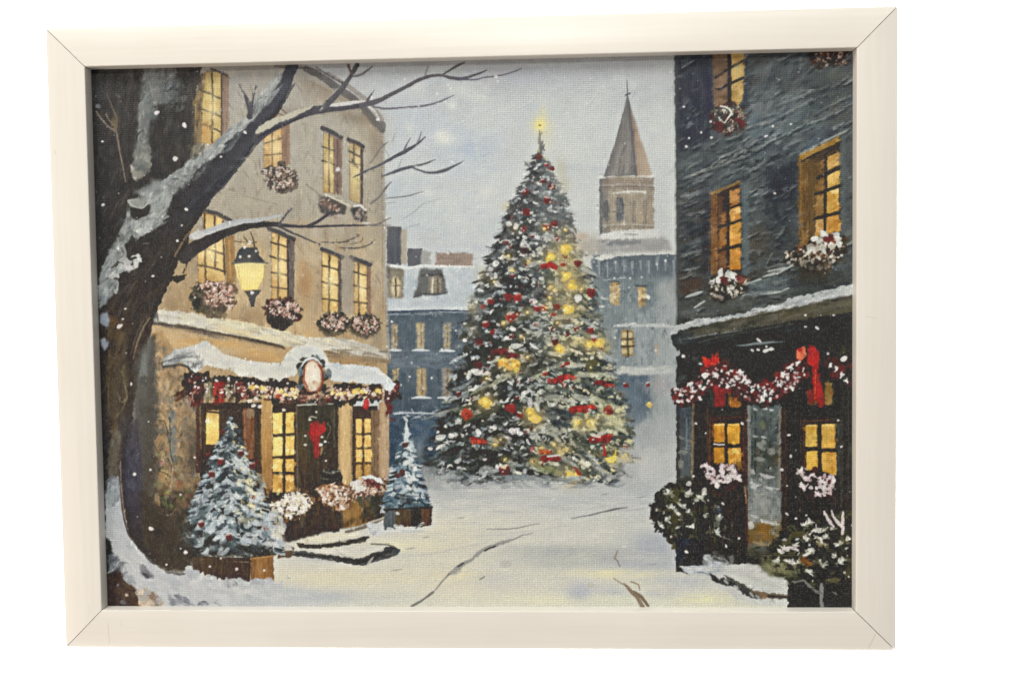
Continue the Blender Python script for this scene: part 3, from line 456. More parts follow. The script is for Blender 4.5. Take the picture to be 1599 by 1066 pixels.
hatch([(318, 598), (332, 596), (332, 626), (318, 628)], [(150, 140, 114), (120, 108, 88), (80, 70, 58), (172, 160, 134)], 22, 6, 2.4, 100, 30, .9); hatch([(351, 600), (367, 598), (368, 628), (354, 628)], [(150, 138, 114), (120, 104, 86), (84, 72, 60), (176, 164, 142)], 22, 6, 2.4, 100, 30, .9)
blobs([(388, 598), (470, 612), (520, 608), (600, 606), (602, 622), (520, 624), (470, 628), (400, 622)], [(92, 40, 40), (74, 30, 32), (120, 70, 58), (100, 84, 66), (56, 50, 42)], 130, 3.2)
blobs([(384, 600), (470, 612), (520, 608), (600, 606), (602, 620), (520, 622), (470, 624), (398, 620)], [(206, 186, 152), (176, 150, 124), (214, 206, 194), (166, 110, 96), (196, 168, 108), (120, 84, 70)], 150, 1.9); blobs(GAR, [(206, 192, 180), (160, 120, 104), (214, 208, 200)], 130, 1.5); blobs([(395, 602), (445, 606), (520, 612), (600, 606), (600, 614), (450, 620)], [(232, 204, 120), (226, 214, 176), (236, 226, 200)], 60, 1.9)
hatch([(460, 606), (520, 600), (515, 616), (465, 622)], [(160, 130, 106), (190, 168, 140), (110, 60, 54), (76, 40, 40)], 30, 7, 1.6, -25, 30, .85)
hatch([(285, 612), (300, 600), (306, 640), (296, 638)], [(176, 150, 134), (150, 120, 104)], 4, 8, 1.2, 95, 15, .9)
fill([(602, 604), (612, 596), (624, 600), (618, 618), (608, 630), (602, 630)], (92, 28, 30), 3, var=12); hatch([(600, 600), (626, 600), (612, 645), (602, 652)], [(100, 40, 38), (74, 32, 30), (120, 36, 36), (60, 34, 32)], 34, 7, 2, 110, 20, .9); blobs([(600, 600), (622, 600), (610, 640)], [(206, 200, 198), (170, 120, 112)], 12, 1.6)
dab(572, 631, 9, 4.5, 95, (190, 40, 34)); dab(569, 634, 4, 2, 60, (214, 80, 56)); dab(436, 619, 6, 4, 30, (186, 84, 66)); dab(598, 621, 8, 2, 100, (190, 160, 130))
for (x, y, c) in [(411, 606, 0), (394, 605, 0), (431, 613, 1), (441, 622, 1), (455, 615, 1), (559, 608, 0), (565, 612, 0), (571, 610, 2), (553, 612, 0), (590, 610, 0), (583, 616, 1), (400, 622, 2), (390, 626, 2), (406, 634, 2), (396, 633, 2), (545, 616, 1), (535, 622, 1)]: dab(x, y, 4, 2.8, rnd.uniform(-40, 40), [(228, 196, 92), (216, 190, 176), (228, 222, 214)][c])
# awning snow, arch and oval sign
AWN = [(253, 560), (276, 545), (300, 540), (324, 531), (336, 542), (352, 554), (385, 562), (420, 566), (440, 566), (447, 553), (458, 543), (478, 537), (496, 540), (506, 550), (514, 566), (550, 569), (588, 573), (600, 583), (612, 594), (618, 600), (610, 611), (600, 606), (594, 598), (572, 600), (556, 596), (530, 597), (516, 594), (510, 580), (500, 566), (480, 558), (466, 570), (462, 586), (446, 590), (436, 596), (425, 590), (410, 595), (395, 587), (375, 588), (360, 578), (340, 574), (325, 570), (305, 582), (296, 576), (285, 566), (255, 572)]
fill(AWN, ('x', [(253, (150, 154, 156)), (300, (196, 198, 196)), (340, (210, 208, 198)), (440, (208, 208, 198)), (520, (198, 206, 210)), (612, (206, 212, 216))]), 2.2, var=7)
with clip(AWN, 2.2):
    hatch(rect(253, 530, 620, 612), [(222, 222, 214), (190, 194, 196), (212, 210, 200), (176, 184, 190), (228, 226, 216)], 230, 14, 3, 12, 25, .45, 5)
    hatch([(253, 555), (310, 545), (320, 575), (255, 575)], [(122, 126, 130), (166, 170, 172), (206, 208, 206)], 50, 12, 2.2, -18, 12, .7)
stroke([(254, 566), (272, 560), (300, 556)], 2, (80, 84, 88), .7); stroke([(254, 573), (286, 570), (300, 580)], 4, (72, 74, 74), .85); stroke([(446, 558), (458, 546), (480, 540), (498, 544), (510, 562)], 5, (216, 216, 206), .7)
for w in [(335, 550, 40, 10, (222, 216, 200), .4)]: wash(*w)
blobs([(465, 590), (475, 560), (500, 560), (512, 590), (505, 612), (470, 612)], [(62, 62, 54), (84, 90, 88), (50, 48, 42), (104, 118, 120)], 50, 4.5, 180, .95)
stroke([(470, 572), (478, 562), (492, 560), (502, 570)], [2, 4, 4, 2], (206, 212, 214)); dab(468, 579, 7, 3, 100, (110, 128, 132)); dab(514, 583, 8, 4, 80, (104, 116, 118))
fill(ell(489, 588, 16.5, 27), (146, 84, 60), 2, var=14); fill(ell(488, 587, 13.5, 24), (222, 208, 188), 2, 1, var=10); wash(490, 584, 6, 14, (238, 232, 222), .8); hatch(ell(488, 602, 12, 8), [(206, 176, 146), (180, 140, 112)], 12, 6, 2, 90, 30, .6); stroke([(476, 575), (475, 590), (480, 604)], 2.2, (160, 80, 56), .9); stroke([(497, 570), (504, 582), (502, 592)], 2.4, (150, 66, 50), .9)
hatch([(462, 604), (484, 612), (520, 604), (512, 624), (470, 624)], [(84, 32, 32), (206, 186, 156), (150, 100, 80), (58, 50, 42), (60, 28, 28)], 50, 8, 2.2, -20, 40, .85)
# ---- doorstep slabs
fill([(464, 850), (480, 840), (520, 832), (560, 826), (600, 822), (574, 838), (568, 846), (520, 850), (500, 856)], ('x', [(464, (210, 204, 182)), (520, (214, 208, 186)), (600, (196, 198, 198))]), 1.5, var=6)
fill([(462, 845), (480, 851), (520, 850), (560, 842), (574, 836), (571, 846), (545, 851), (510, 856), (470, 856)], (86, 78, 68), 2.2, var=14); hatch([(480, 850), (572, 838), (572, 846), (500, 856)], [(60, 54, 48), (120, 112, 98), (52, 50, 48)], 34, 12, 1.8, -8, 8, .7)
fill([(456, 858), (520, 854), (556, 848), (600, 848), (622, 854), (600, 868), (560, 872), (520, 868)], (204, 202, 190), 1.5, var=6); stroke([(523, 856), (538, 868), (552, 870)], 1.6, (160, 158, 150), .8)
fill([(456, 862), (500, 866), (540, 872), (560, 872), (590, 860), (612, 850), (624, 856), (622, 866), (600, 872), (568, 883), (548, 880), (500, 872), (458, 868)], (70, 72, 74), 2, var=12)
hatch([(460, 864), (545, 874), (600, 862), (622, 858), (620, 866), (566, 882), (500, 872)], [(48, 52, 56), (104, 104, 98), (84, 88, 92), (130, 128, 120)], 60, 12, 2, 5, 22, .65); hatch([(470, 846), (560, 830), (566, 838), (500, 851)], [(216, 212, 194), (196, 194, 184), (224, 219, 198)], 30, 12, 1.8, -8, 6, .6); hatch([(470, 858), (600, 850), (600, 860), (545, 866), (500, 862)], [(212, 210, 200), (190, 190, 186), (220, 217, 206)], 40, 13, 2, -2, 8, .55)
stroke([(458, 860), (500, 866), (540, 873), (565, 876), (600, 863), (624, 858)], [3, 5, 6, 7, 7, 5], (58, 60, 62), .8, 2); stroke([(470, 852), (520, 851), (560, 843), (575, 838)], [4, 5, 6, 5], (66, 58, 50), .8, 2)
stroke([(580, 849), (605, 850), (616, 853)], 2.4, (120, 116, 106)); dab(618, 861, 7, 5, -20, (84, 92, 92)); dab(578, 876, 10, 2, -55, (200, 192, 184)); stroke([(530, 878), (550, 884)], 1.6, (210, 210, 208))
stroke([(540, 830), (575, 820), (600, 808)], [4, 6, 4], (126, 116, 104)); stroke([(545, 826), (585, 813), (602, 806)], 2, (186, 184, 176)); blobs(rect(578, 818, 612, 830), [(206, 210, 212), (186, 192, 196)], 26, 3.5)
fill([(434, 856), (448, 850), (460, 856), (456, 868), (434, 872)], (104, 88, 74), 2, var=12); fill([(438, 852), (450, 850), (458, 858), (440, 862)], (196, 194, 186), 2)
# ---- the great tree in the square
def cone(yy):   # left and right edge of the crown at height yy
    ys = [205, 235, 247, 262, 273, 300, 337, 375, 410, 440, 480, 520, 560, 600, 640, 690, 725, 755]
    lx = [842, 838, 833, 827, 823, 806, 786, 772, 756, 746, 736, 726, 716, 708, 694, 680, 672, 690]
    rx = [845, 848, 851, 860, 868, 881, 894, 900, 916, 928, 934, 940, 952, 962, 976, 986, 984, 960]
    return np.interp(yy, ys, lx), np.interp(yy, ys, rx)
wash(844, 195, 15, 15, (228, 216, 146), .75); wash(848, 178, 5, 16, (214, 208, 168), .5); wash(843, 195, 7, 8, (240, 222, 128), .9); stroke([(843, 180), (844, 210)], [1, 1.5], (222, 208, 130), .5); dab(843, 196, 1.6, 2, 90, (110, 104, 80)); wash(853, 215, 12, 20, (210, 206, 176), .5)
stroke([(846, 207), (842, 215), (841, 224)], 3, (150, 138, 110), .7); stroke([(850, 226), (846, 238), (838, 246)], [2, 4, 3], (104, 100, 90), .8)
def tone(yy, f):  # crown colours with canvas gloss haze painted in: pale slate tip, deep green foot; f runs 0 left .. 1 right
    t = min(1, max(0, (yy-230)/330.0))
    lo = [(98, 102, 108), (84, 88, 98), (112, 114, 112)]; hi = [(56, 64, 62), (42, 48, 52), (74, 78, 66), (86, 94, 88), (64, 74, 76)]
    a = rnd.choice(lo); b = rnd.choice(hi); q = (.74 if f < .5 else 1.06); return tuple((a[k]*(1-t)+b[k]*t)*q for k in range(3))
def spread(yy, f):  # how the boughs hang
    return 155-130*f if f < .5 else 60-45*(f-.5)*2
# hazy edge first
def tier(yy): return 1-.13*((yy*0.043+.25*math.sin(yy*.05)) % 1.0 < .45)-.05*math.sin(yy*.31)
def edge(yy):
    l, r = cone(yy); m = (l+r)/2; t = tier(yy); return m+(l-m)*t, m+(r-m)*tier(yy+9)
for _ in range(200):
    yy = 250+500*rnd.random()**.8; l, r = edge(yy); s = rnd.choice((0, 1)); x = l+rnd.uniform(-6, 10) if s == 0 else r-rnd.uniform(-6, 12)
    dab(x, yy, rnd.uniform(4, 10), rnd.uniform(1.6, 3.4), 170 if s == 0 else 14, jit((158, 160, 156) if yy < 560 else (116, 124, 124), 14), .5)
body = [(edge(y)[0]+3, y) for y in range(252, 752, 5)]+[(edge(y)[1]-3, y) for y in range(750, 251, -5)]
fill(body, ('y', [(250, (122, 124, 126)), (300, (104, 107, 112)), (370, (82, 86, 92)), (440, (70, 75, 80)), (520, (66, 71, 71)), (640, (58, 64, 62)), (755, (74, 82, 84))]), 8, 1, .95, var=22)  # paler upwards, with the same gloss haze in the colour
stroke([(843, 204), (844, 220), (843, 240), (844, 262)], [1.6, 3, 6, 12], (116, 116, 110), .8, 2.5); blobs([(836, 236), (850, 232), (862, 268), (826, 268)], [(176, 180, 180), (200, 203, 202), (122, 124, 124), (96, 98, 102), (186, 176, 140)], 40, 2.2)
for (x, y, L, W, g) in [(845, 236, 9, 2, 115), (836, 246, 7, 2.6, 30), (848, 250, 8, 3, 60), (843, 258, 9, 4, 10), (826, 260, 8, 1.8, 45), (822, 256, 5, 1.5, 40), (858, 262, 7, 3, 20), (846, 226, 7, 1.6, 100), (840, 244, 6, 2.4, 0)]: dab(x, y, L, W, g, jit((104, 106, 110), 10), .9)
y = 254.0
while y < 752:
    l, r = edge(y); w = r-l; n = max(3, int(w/8))
    for k in range(n):
        f = (k+rnd.random())/n; x = l+f*w; yy = y+rnd.uniform(-5, 6)+abs(f-.5)*10; L = rnd.uniform(4, 10)*(0.7+0.5*(y-230)/500)
        g = 165-40*f if f < .35 else (20+30*(f-.65) if f > .65 else rnd.uniform(-25, 25))
        dab(x, yy, L, rnd.uniform(2.2, 5.0), g+rnd.gauss(0, 22), jit(tone(yy, f), 11), .85, rnd.uniform(-.3, .35))
    y += 5.6
# spiky ends of the boughs
for _ in range(170):
    yy = rnd.uniform(240, 745); s = rnd.choice((0, 1)); l, r = edge(yy); x = (l if s == 0 else r)
    k = rnd.uniform(4, 12)*(.6+.6*(yy-240)/500); t = 1 if s else -1
    stroke([(x-t*k*.9, yy-k*.25), (x, yy), (x+t*k*.8, yy+k*rnd.uniform(-.15, .35))], [3.4, 2.4, .8], jit(tone(yy, s), 10), .85)
# snow on the boughs: broken pale clumps in tiers, with dark hollows under them
y = 262.0
while y < 748:
    l, r = edge(y); w = r-l; n = max(3, int(w/10.5)); t = min(1, (y-240)/400)
    for k in range(n):
        f = (k+rnd.random())/n
        if rnd.random() < (.30 if f > .4 else .48): continue
        x = l+f*w; yy = y+rnd.uniform(-6, 6)+abs(f-.5)*9
        warm = max(0, min(1, (f-.42)*2.4))*(.35+.65*min(1, (y-340)/160) if y > 340 else .25); c0 = rnd.choice([(200, 204, 205), (168, 176, 182), (214, 215, 212), (136, 146, 154)]); c1 = rnd.choice([(206, 200, 160), (184, 180, 146), (216, 212, 184), (156, 154, 124), (200, 202, 190)])
        c = tuple(c0[i]*(1-warm)+c1[i]*warm for i in range(3)); L = rnd.uniform(3.5, 8.5)*(.75+.5*t); W = rnd.uniform(1.4, 3.4)*(.8+.4*t)
        g = 160 if f < .33 else (18 if f > .62 else rnd.choice((155, 25, 5)))
        dab(x+1, yy+W*1.7, L*1.05, W*.9, g, jit(tone(yy, f), 6), .85, .2); m = rnd.randint(2, 4)
        for q in range(m): dab(x+rnd.uniform(-L, L)*.7, yy+rnd.uniform(-W, W)*.8, L*rnd.uniform(.35, .75), W*rnd.uniform(.5, .9), g+rnd.gauss(0, 30), jit(c, 10), rnd.uniform(.75, 1), rnd.uniform(-.5, .5), .3)
    y += 7.6
# bigger snow laden branches and glowing patches seen in the print
for (x, yy, L, W, g, c) in [(862, 372, 14, 5, 25, (176, 180, 182)), (836, 370, 12, 6, 15, (150, 156, 162)), (905, 398, 18, 4, 32, (198, 200, 194)), (915, 420, 18, 4, 34, (188, 192, 188)), (890, 410, 14, 4, 30, (182, 186, 184)), (830, 412, 13, 4.5, -15, (186, 190, 194)),
      (850, 505, 16, 3.5, -8, (188, 192, 184)), (838, 518, 22, 3.2, 6, (196, 198, 188)), (888, 508, 16, 3, -8, (198, 202, 196)), (880, 497, 20, 3.2, 0, (196, 200, 196)), (920, 505, 18, 3, 30, (200, 204, 198)), (910, 534, 18, 5, 6, (200, 192, 146)), (948, 556, 20, 4, 28, (170, 182, 188)),
      (870, 552, 15, 3.4, 2, (190, 194, 194)), (900, 570, 26, 4, -2, (200, 200, 186)), (880, 568, 22, 3, 20, (188, 192, 184)), (930, 586, 34, 4, 2, (196, 198, 178)), (790, 590, 30, 4, -24, (178, 182, 158)), (755, 606, 24, 2.6, -22, (166, 170, 152)), (845, 582, 16, 5, -25, (190, 190, 156)),
      (870, 622, 22, 4.5, 6, (196, 198, 184)), (912, 620, 20, 4.5, 6, (206, 208, 196)), (945, 628, 26, 4, 24, (200, 200, 170)), (955, 650, 24, 5, 30, (204, 202, 160)), (848, 668, 18, 7, -20, (186, 192, 192)), (868, 680, 18, 6, 30, (176, 180, 166)), (820, 676, 14, 3, 10, (150, 158, 160)), (900, 700, 26, 3.5, 58, (170, 168, 146)),
      (922, 715, 26, 3.5, 40, (160, 168, 168)), (885, 720, 22, 4, 24, (168, 176, 178)), (770, 688, 10, 7, 20, (176, 180, 172)), (786, 700, 12, 3, 12, (140, 160, 172)), (762, 735, 14, 8, 0, (156, 162, 162)), (800, 728, 12, 5, 80, (160, 164, 156)), (836, 722, 10, 6, 30, (156, 150, 90)), (858, 734, 20, 6, 10, (128, 134, 92)),
      (965, 667, 20, 6, 30, (196, 196, 164)), (820, 745, 30, 4, 4, (128, 138, 146)), (940, 735, 24, 5, 36, (150, 156, 158)), (740, 712, 14, 3, 18, (150, 142, 104)), (710, 620, 26, 2.4, -26, (170, 178, 172)), (690, 645, 30, 2.2, -18, (176, 178, 160)), (725, 600, 22, 2.6, -28, (160, 170, 176)), (716, 560, 16, 3, -25, (176, 184, 188)),
      (700, 700, 26, 3, -24, (96, 112, 112)), (715, 715, 24, 3, -20, (60, 76, 78)), (680, 728, 18, 3, -30, (104, 120, 126)), (700, 740, 22, 4, -20, (86, 102, 108)), (735, 742, 18, 3, 20, (120, 132, 138))]: dab(x, yy, L, W, g, c, .85, rnd.uniform(-.3, .3), .55)
for (x, yy, rx, ry, c, a) in [(885, 405, 24, 26, (206, 180, 104), .4), (890, 445, 26, 20, (196, 176, 110), .4), (905, 535, 30, 12, (204, 184, 118), .35), (950, 655, 26, 20, (206, 196, 140), .4), (878, 470, 30, 12, (150, 140, 96), .35), (738, 480, 10, 14, (190, 176, 140), .5), (752, 430, 10, 12, (176, 160, 120), .45), (790, 322, 8, 8, (196, 180, 146), .5), (875, 262, 10, 14, (186, 176, 140), .5), (880, 290, 10, 16, (176, 170, 140), .5), (906, 368, 14, 6, (180, 150, 124), .5), (735, 515, 12, 16, (176, 166, 140), .5)]: wash(x, yy, rx, ry, c, a)
hatch([(735, 640), (830, 632), (840, 720), (720, 720)], [(34, 36, 36), (44, 50, 48), (28, 30, 34), (58, 64, 58)], 150, 10, 3, 10, 30, .6)
hatch([(850, 636), (900, 640), (885, 672), (860, 664)], [(46, 58, 68), (60, 72, 80), (36, 44, 52)], 34, 8, 3.4, 20, 25, .8); hatch([(870, 680), (930, 672), (960, 720), (890, 705)], [(52, 58, 50), (66, 70, 58), (44, 50, 50)], 40, 12, 2.6, 45, 12, .7); hatch([(800, 560), (870, 556), (890, 576), (800, 590)], [(52, 56, 52), (70, 72, 62), (44, 48, 48)], 44, 8, 3, 5, 25, .7); hatch([(770, 430), (860, 440), (860, 470), (770, 470)], [(50, 54, 58), (62, 64, 72), (44, 48, 52)], 60, 8, 3, 5, 25, .6); hatch([(912, 560), (935, 562), (930, 582), (915, 582)], [(104, 100, 66), (84, 84, 60)], 12, 7, 4, 70, 25, .8)
for _ in range(420):
    yy = rnd.uniform(290, 745); l, r = edge(yy); f = rnd.random(); x = l+f*(r-l); g = 158 if f < .35 else (22 if f > .6 else rnd.choice((150, 28)))
    warm = max(0, f-.4)*1.5*(yy > 350)
    if f < .45 and rnd.random() < .6: continue
    c = tuple(a*(1-warm)+b*warm for a, b in zip(rnd.choice([(128, 138, 140), (108, 118, 118), (150, 158, 160), (96, 104, 102)]), rnd.choice([(168, 164, 124), (142, 140, 104), (190, 186, 150)])))
    dab(x, yy, rnd.uniform(6, 15), rnd.uniform(1.6, 4), g+rnd.gauss(0, 14), jit(c, 8), rnd.uniform(.3, .6), rnd.uniform(-.3, .3), .65)
for (x, yy, rr) in [(882, 392, 24), (862, 404, 18), (886, 434, 22), (890, 485, 22), (874, 546, 20), (795, 568, 26), (930, 538, 24), (760, 627, 22), (835, 652, 24), (912, 662, 22), (892, 744, 22), (956, 712, 20), (978, 714, 18), (858, 712, 20), (800, 495, 16), (730, 646, 18)]: wash(x, yy, rr, rr*.8, (196, 168, 104), .3)
# candles, bows and balls
def star(x, y, r, c, glow=True):
    if glow: wash(x, y, r*1.5, r*1.5, (206, 180, 110), .4)
    for k in range(7): dab(x+rnd.uniform(-.4, .4)*r, y+rnd.uniform(-.4, .4)*r, r*rnd.uniform(.45, .8), r*rnd.uniform(.3, .5), rnd.uniform(0, 180), jit(c, 14), .9)
    dab(x-r*.15, y-r*.15, r*.35, r*.3, 0, tuple(min(255, v+26) for v in c), .9)
def ball(x, y, r, c, hi=True):
    c = tuple(v*.9 for v in c); r *= .92; fill(ell(x, y, r, r*.95, 14), c, 2.4, 0, .95, var=14); dab(x+r*.3, y+r*.3, r*.7, r*.4, 30, tuple(v*.72 for v in c), .7)
    if hi: dab(x-r*.1, y-r*.75, r*.8, r*.3, rnd.uniform(-20, 20), (212, 208, 204), .85)
RD = (158, 44, 40); DR = (118, 44, 46); OR = (190, 76, 44); YL = (222, 192, 88)
for (x, y, r, c) in [(842, 246, 5, (130, 78, 76)), (853, 258, 4, (176, 90, 90)), (862, 262, 5, (150, 70, 72)), (821, 300, 6, (126, 56, 56)), (861, 291, 7, (124, 54, 56)), (855, 313, 7, (126, 54, 56)), (823, 332, 7, (140, 52, 54)), (854, 355, 7, (134, 48, 48)), (866, 350, 6, (142, 70, 64)), (847, 283, 4, (130, 60, 60)),
      (791, 378, 5, (132, 80, 76)), (818, 390, 8, (94, 72, 76)), (902, 411, 6, (130, 44, 46)), (882, 400, 5, (150, 80, 58)), (923, 457, 8, (138, 34, 34)), (793, 463, 7, (150, 46, 42)), (808, 464, 8, (172, 56, 44)), (766, 470, 6, (150, 62, 52)), (754, 478, 5, (160, 90, 76)), (838, 482, 6, (146, 40, 40)), (848, 481, 6, (160, 50, 44)), (870, 478, 6, (138, 60, 52)),
      (798, 495, 9, (184, 72, 48)), (758, 507, 6.5, (160, 52, 46)), (749, 534, 6, (112, 40, 44)), (867, 533, 7, (104, 40, 42)), (923, 515, 6, (140, 36, 36)), (928, 530, 6.5, (150, 38, 36)), (747, 570, 7, (110, 46, 44)), (716, 615, 5, (106, 48, 52)), (729, 646, 10, (192, 72, 48)), (798, 637, 9, (172, 48, 42)), (812, 648, 6, (140, 44, 38)),
      (976, 601, 4.5, (134, 48, 50)), (1012, 600, 4, (140, 60, 62)), (977, 698, 5.5, (150, 80, 58)), (950, 640, 9, (170, 84, 60)), (789, 734, 10, (120, 32, 30))]: ball(x, y, r, c, rnd.random() < .6)
for _ in range(46):
    yy = 300+430*rnd.random()**.8; l, r = edge(yy); f = rnd.uniform(.12, .9); x = l+f*(r-l); q = rnd.random()
    if q < .55: ball(x, yy, rnd.uniform(2.6, 5), rnd.choice([(150, 48, 42), (126, 40, 42), (176, 66, 46), (112, 44, 46)]), rnd.random() < .6)
    else:
        wash(x, yy, 11, 9, (198, 170, 106), .35); dab(x, yy, rnd.uniform(2.2, 4.5), rnd.uniform(1.8, 3.2), rnd.uniform(0, 180), jit((222, 194, 110), 14), .9); dab(x-.6, yy-.6, 1.4, 1.2, 0, (240, 226, 176), .9)
dab(787, 730, 4, 2, 40, (226, 200, 168)); dab(790, 727, 2.5, 1.5, -60, (230, 206, 170))
for (x, y, r) in [(882, 390, 10), (860, 402, 9), (884, 431, 9), (893, 446, 9), (860, 448, 5), (888, 484, 11), (874, 546, 9), (786, 566, 10), (804, 571, 10), (920, 537, 8), (936, 537, 9), (759, 627, 11), (835, 652, 11), (829, 644, 8), (902, 660, 7), (923, 660, 8), (890, 745, 10), (900, 742, 7), (976, 714, 9), (800, 421, 4), (845, 700, 6), (787, 505, 5), (875, 705, 5)]: star(x, y, r, YL if r > 6 else (196, 176, 110))
hatch(ell(795, 568, 18, 10), [(214, 160, 70), (190, 120, 50), (236, 204, 120)], 18, 6, 2.6, 10, 50, .85)
fill([(960, 704), (963, 700), (962, 712), (952, 718), (944, 716), (950, 722), (960, 722), (964, 714)], (226, 208, 96), 1); fill([(944, 715), (953, 722), (961, 717), (963, 703), (957, 712), (950, 714)], (222, 202, 88), 1.2)
for (x, y, L, W, g) in [(898, 662, 9, 5, 80), (924, 662, 9, 5, 70)]: dab(x, y, L, W, g, (206, 190, 122), .95); dab(x+1, y-2, L*.5, W*.4, g, (234, 220, 160), .9)
def bow(x, y, s, c):
    for t in (-1, 1): dab(x+t*s*.6, y-s*.1, s*.7, s*.42, t*18, jit(c, 12), .95, .2); dab(x+t*s*.5, y+s*.15, s*.4, s*.2, t*30, tuple(v*.6 for v in c), .8)
    dab(x, y, s*.3, s*.3, 0, tuple(min(255, v*1.2) for v in c), .9)
for (x, y, s, c) in [(858, 416, 11, (164, 40, 36)), (783, 550, 13, (116, 30, 34)), (800, 556, 9, (126, 30, 32)), (867, 595, 10, (158, 46, 40)), (885, 590, 11, (172, 46, 38)), (939, 598, 9, (124, 32, 34)), (952, 602, 7, (158, 52, 44)), (905, 640, 13, (168, 42, 34)), (921, 636, 9, (184, 58, 44)), (748, 690, 10, (196, 68, 40)), (740, 685, 6, (176, 50, 36)), (860, 716, 13, (150, 36, 28)), (851, 706, 8, (196, 88, 42)), (937, 686, 14, (150, 36, 28)), (950, 681, 7, (176, 52, 38))]: bow(x, y, s, c)
stroke([(858, 410), (866, 416), (868, 420)], 4, (176, 40, 36)); stroke([(942, 694), (944, 702), (945, 709)], [3, 3, 5], (170, 44, 36)); stroke([(898, 730), (903, 738), (906, 741)], [3, 5, 4], (160, 34, 30)); stroke([(855, 712), (872, 711)], 3, (196, 200, 198)); dab(930, 680, 9, 2.4, 16, (226, 222, 214)); dab(940, 676, 8, 4, -20, (196, 190, 176)); dab(831, 701, 3, 6, 20, (190, 100, 96), .8)
for (x, y, L, W, g) in [(806, 540, 9, 5, -5), (834, 541, 9, 2.4, 35), (797, 548, 4, 2, 0), (775, 411, 5, 4.5, 0), (767, 420, 4.5, 4, 0), (778, 444, 7, 4, 30), (774, 430, 3, 5, 0), (833, 470, 7, 4, 10), (903, 465, 6, 6, 0), (745, 580, 10, 5, 10), (766, 592, 4, 1.8, 40), (828, 628, 4, 8, 0), (838, 634, 3, 9, -30), (747, 674, 5.5, 4, 40), (803, 672, 9, 5, -10), (812, 676, 5, 4, 10), (772, 668, 4, 3, 0), (773, 818-149, 2.4, 2.4, 0), (778, 507, 3.4, 2.2, 30), (798, 513, 2.6, 1.8, 0), (848, 488, 3, 1.6, 20), (886, 508, 5, 2, -10), (760, 540, 2.6, 2, 0), (820, 751, 3, 2.6, 60), (929, 718, 4, 1.6, 40), (925, 697, 3.4, 3, 0), (882, 601, 3, 1.6, -60), (825, 690, 6, 2, 60), (882, 520, 4, 1.4, 60), (928, 525, 5.5, 2.8, 0), (839, 370, 5, 3, 0), (806, 353, 4, 5, 20), (820, 371, 4, 3, 0), (846, 435, 3, 4, 90), (829, 430, 2, 4, 90), (795, 350, 5, 4, 20), (944, 466, 7, 1.6, 10), (940, 478, 6, 2, 0), (688, 682, 8, 5, -10), (705, 680, 5, 4, 20), (672, 700, 4, 3, 0), (697, 562+60, 4, 3, 0), (726, 505, 3, 2, 0)]:
    dab(x, y, L, W, g, jit((214, 214, 212), 8), .95, .15)
for _ in range(230):
    yy = rnd.uniform(275, 745); l, r = edge(yy); x = rnd.uniform(l, r); s = rnd.uniform(.9, 2.1); dab(x, yy, s*1.2, s, rnd.uniform(0, 180), rnd.choice([(212, 212, 210), (196, 200, 204), (222, 214, 180), (130, 60, 56)]), .9)
# foot of the tree dissolving into the snow
hatch([(670, 742), (970, 742), (985, 760), (655, 766)], [(168, 174, 178), (148, 156, 162), (186, 189, 189), (128, 136, 142)], 130, 12, 2.6, 0, 14, .6); hatch([(655, 726), (720, 736), (720, 764), (640, 764)], [(158, 164, 168), (176, 180, 182), (132, 138, 142)], 50, 12, 4, -12, 20, .6)
hatch([(965, 700), (1000, 690), (1000, 750), (955, 756)], [(180, 184, 186), (170, 175, 178)], 40, 10, 5, 30, 20, .5)
# ---- blue spruces in wooden tubs
def spruce(ax, ay, by, wl, wr, tiers, pal_d, pal_l, lit, litc, seed):
    h = by-ay; nb = []
    poly = [(ax-2, ay), (ax+3, ay)]+[(ax+wr*t+rnd.uniform(-3, 4), ay+h*t) for t in (.2, .4, .6, .8, 1)]+[(ax-wl*t+rnd.uniform(-4, 3), ay+h*t) for t in (1, .8, .6, .4, .2)]
    fill(poly, pal_d[0], 6, 1, .95, var=14)
    for k in range(tiers):
        t = (k+.4)/tiers; yy = ay+h*t; L0 = ax-wl*t**.9; R0 = ax+wr*t**.9; n = int(4+(R0-L0)/6)
        for q in range(n):
            f = (q+rnd.random())/n; x = L0+f*(R0-L0); g = 150+rnd.gauss(0, 18) if f < .5 else 28+rnd.gauss(0, 18)
            c = rnd.choice(pal_d if rnd.random() < .42 else pal_l)
            if lit and f > .62 and rnd.random() < lit*(1.1-t): c = rnd.choice(litc)
            s = .55+.6*t; dab(x, yy+rnd.uniform(-4, 4)+abs(f-.5)*8, rnd.uniform(5, 11)*s, rnd.uniform(2.2, 5.2)*s, g, jit(c, 9), rnd.uniform(.75, 1), rnd.uniform(-.45, .45), .45)
    for _ in range(int(tiers*5)):
        t = rnd.random()**.7; s = rnd.choice((-1, 1)); x = ax+(wr*t**.9 if s > 0 else -wl*t**.9); yy = ay+h*t; k = rnd.uniform(4, 9)*(.5+.6*t)
        stroke([(x-s*k, yy-k*.35), (x, yy), (x+s*k*.8, yy+k*rnd.uniform(-.2, .3))], [4, 3, .8], jit(rnd.choice(pal_l+pal_d), 10), .9)
DK = [(62, 72, 78), (48, 54, 54), (76, 92, 100), (40, 44, 44), (84, 96, 98)]; LT = [(176, 190, 200), (150, 168, 180), (196, 206, 212), (126, 146, 158), (166, 182, 194), (188, 198, 204)]
hatch([(275, 800), (300, 790), (440, 800), (440, 868), (290, 872)], [(46, 46, 42), (58, 56, 50), (38, 38, 36), (72, 78, 76)], 110, 10, 4, 15, 30, .85)
spruce(361, 650, 862, 88, 78, 34, DK, LT, .85, [(222, 214, 172), (200, 190, 146), (228, 224, 198)], 3)
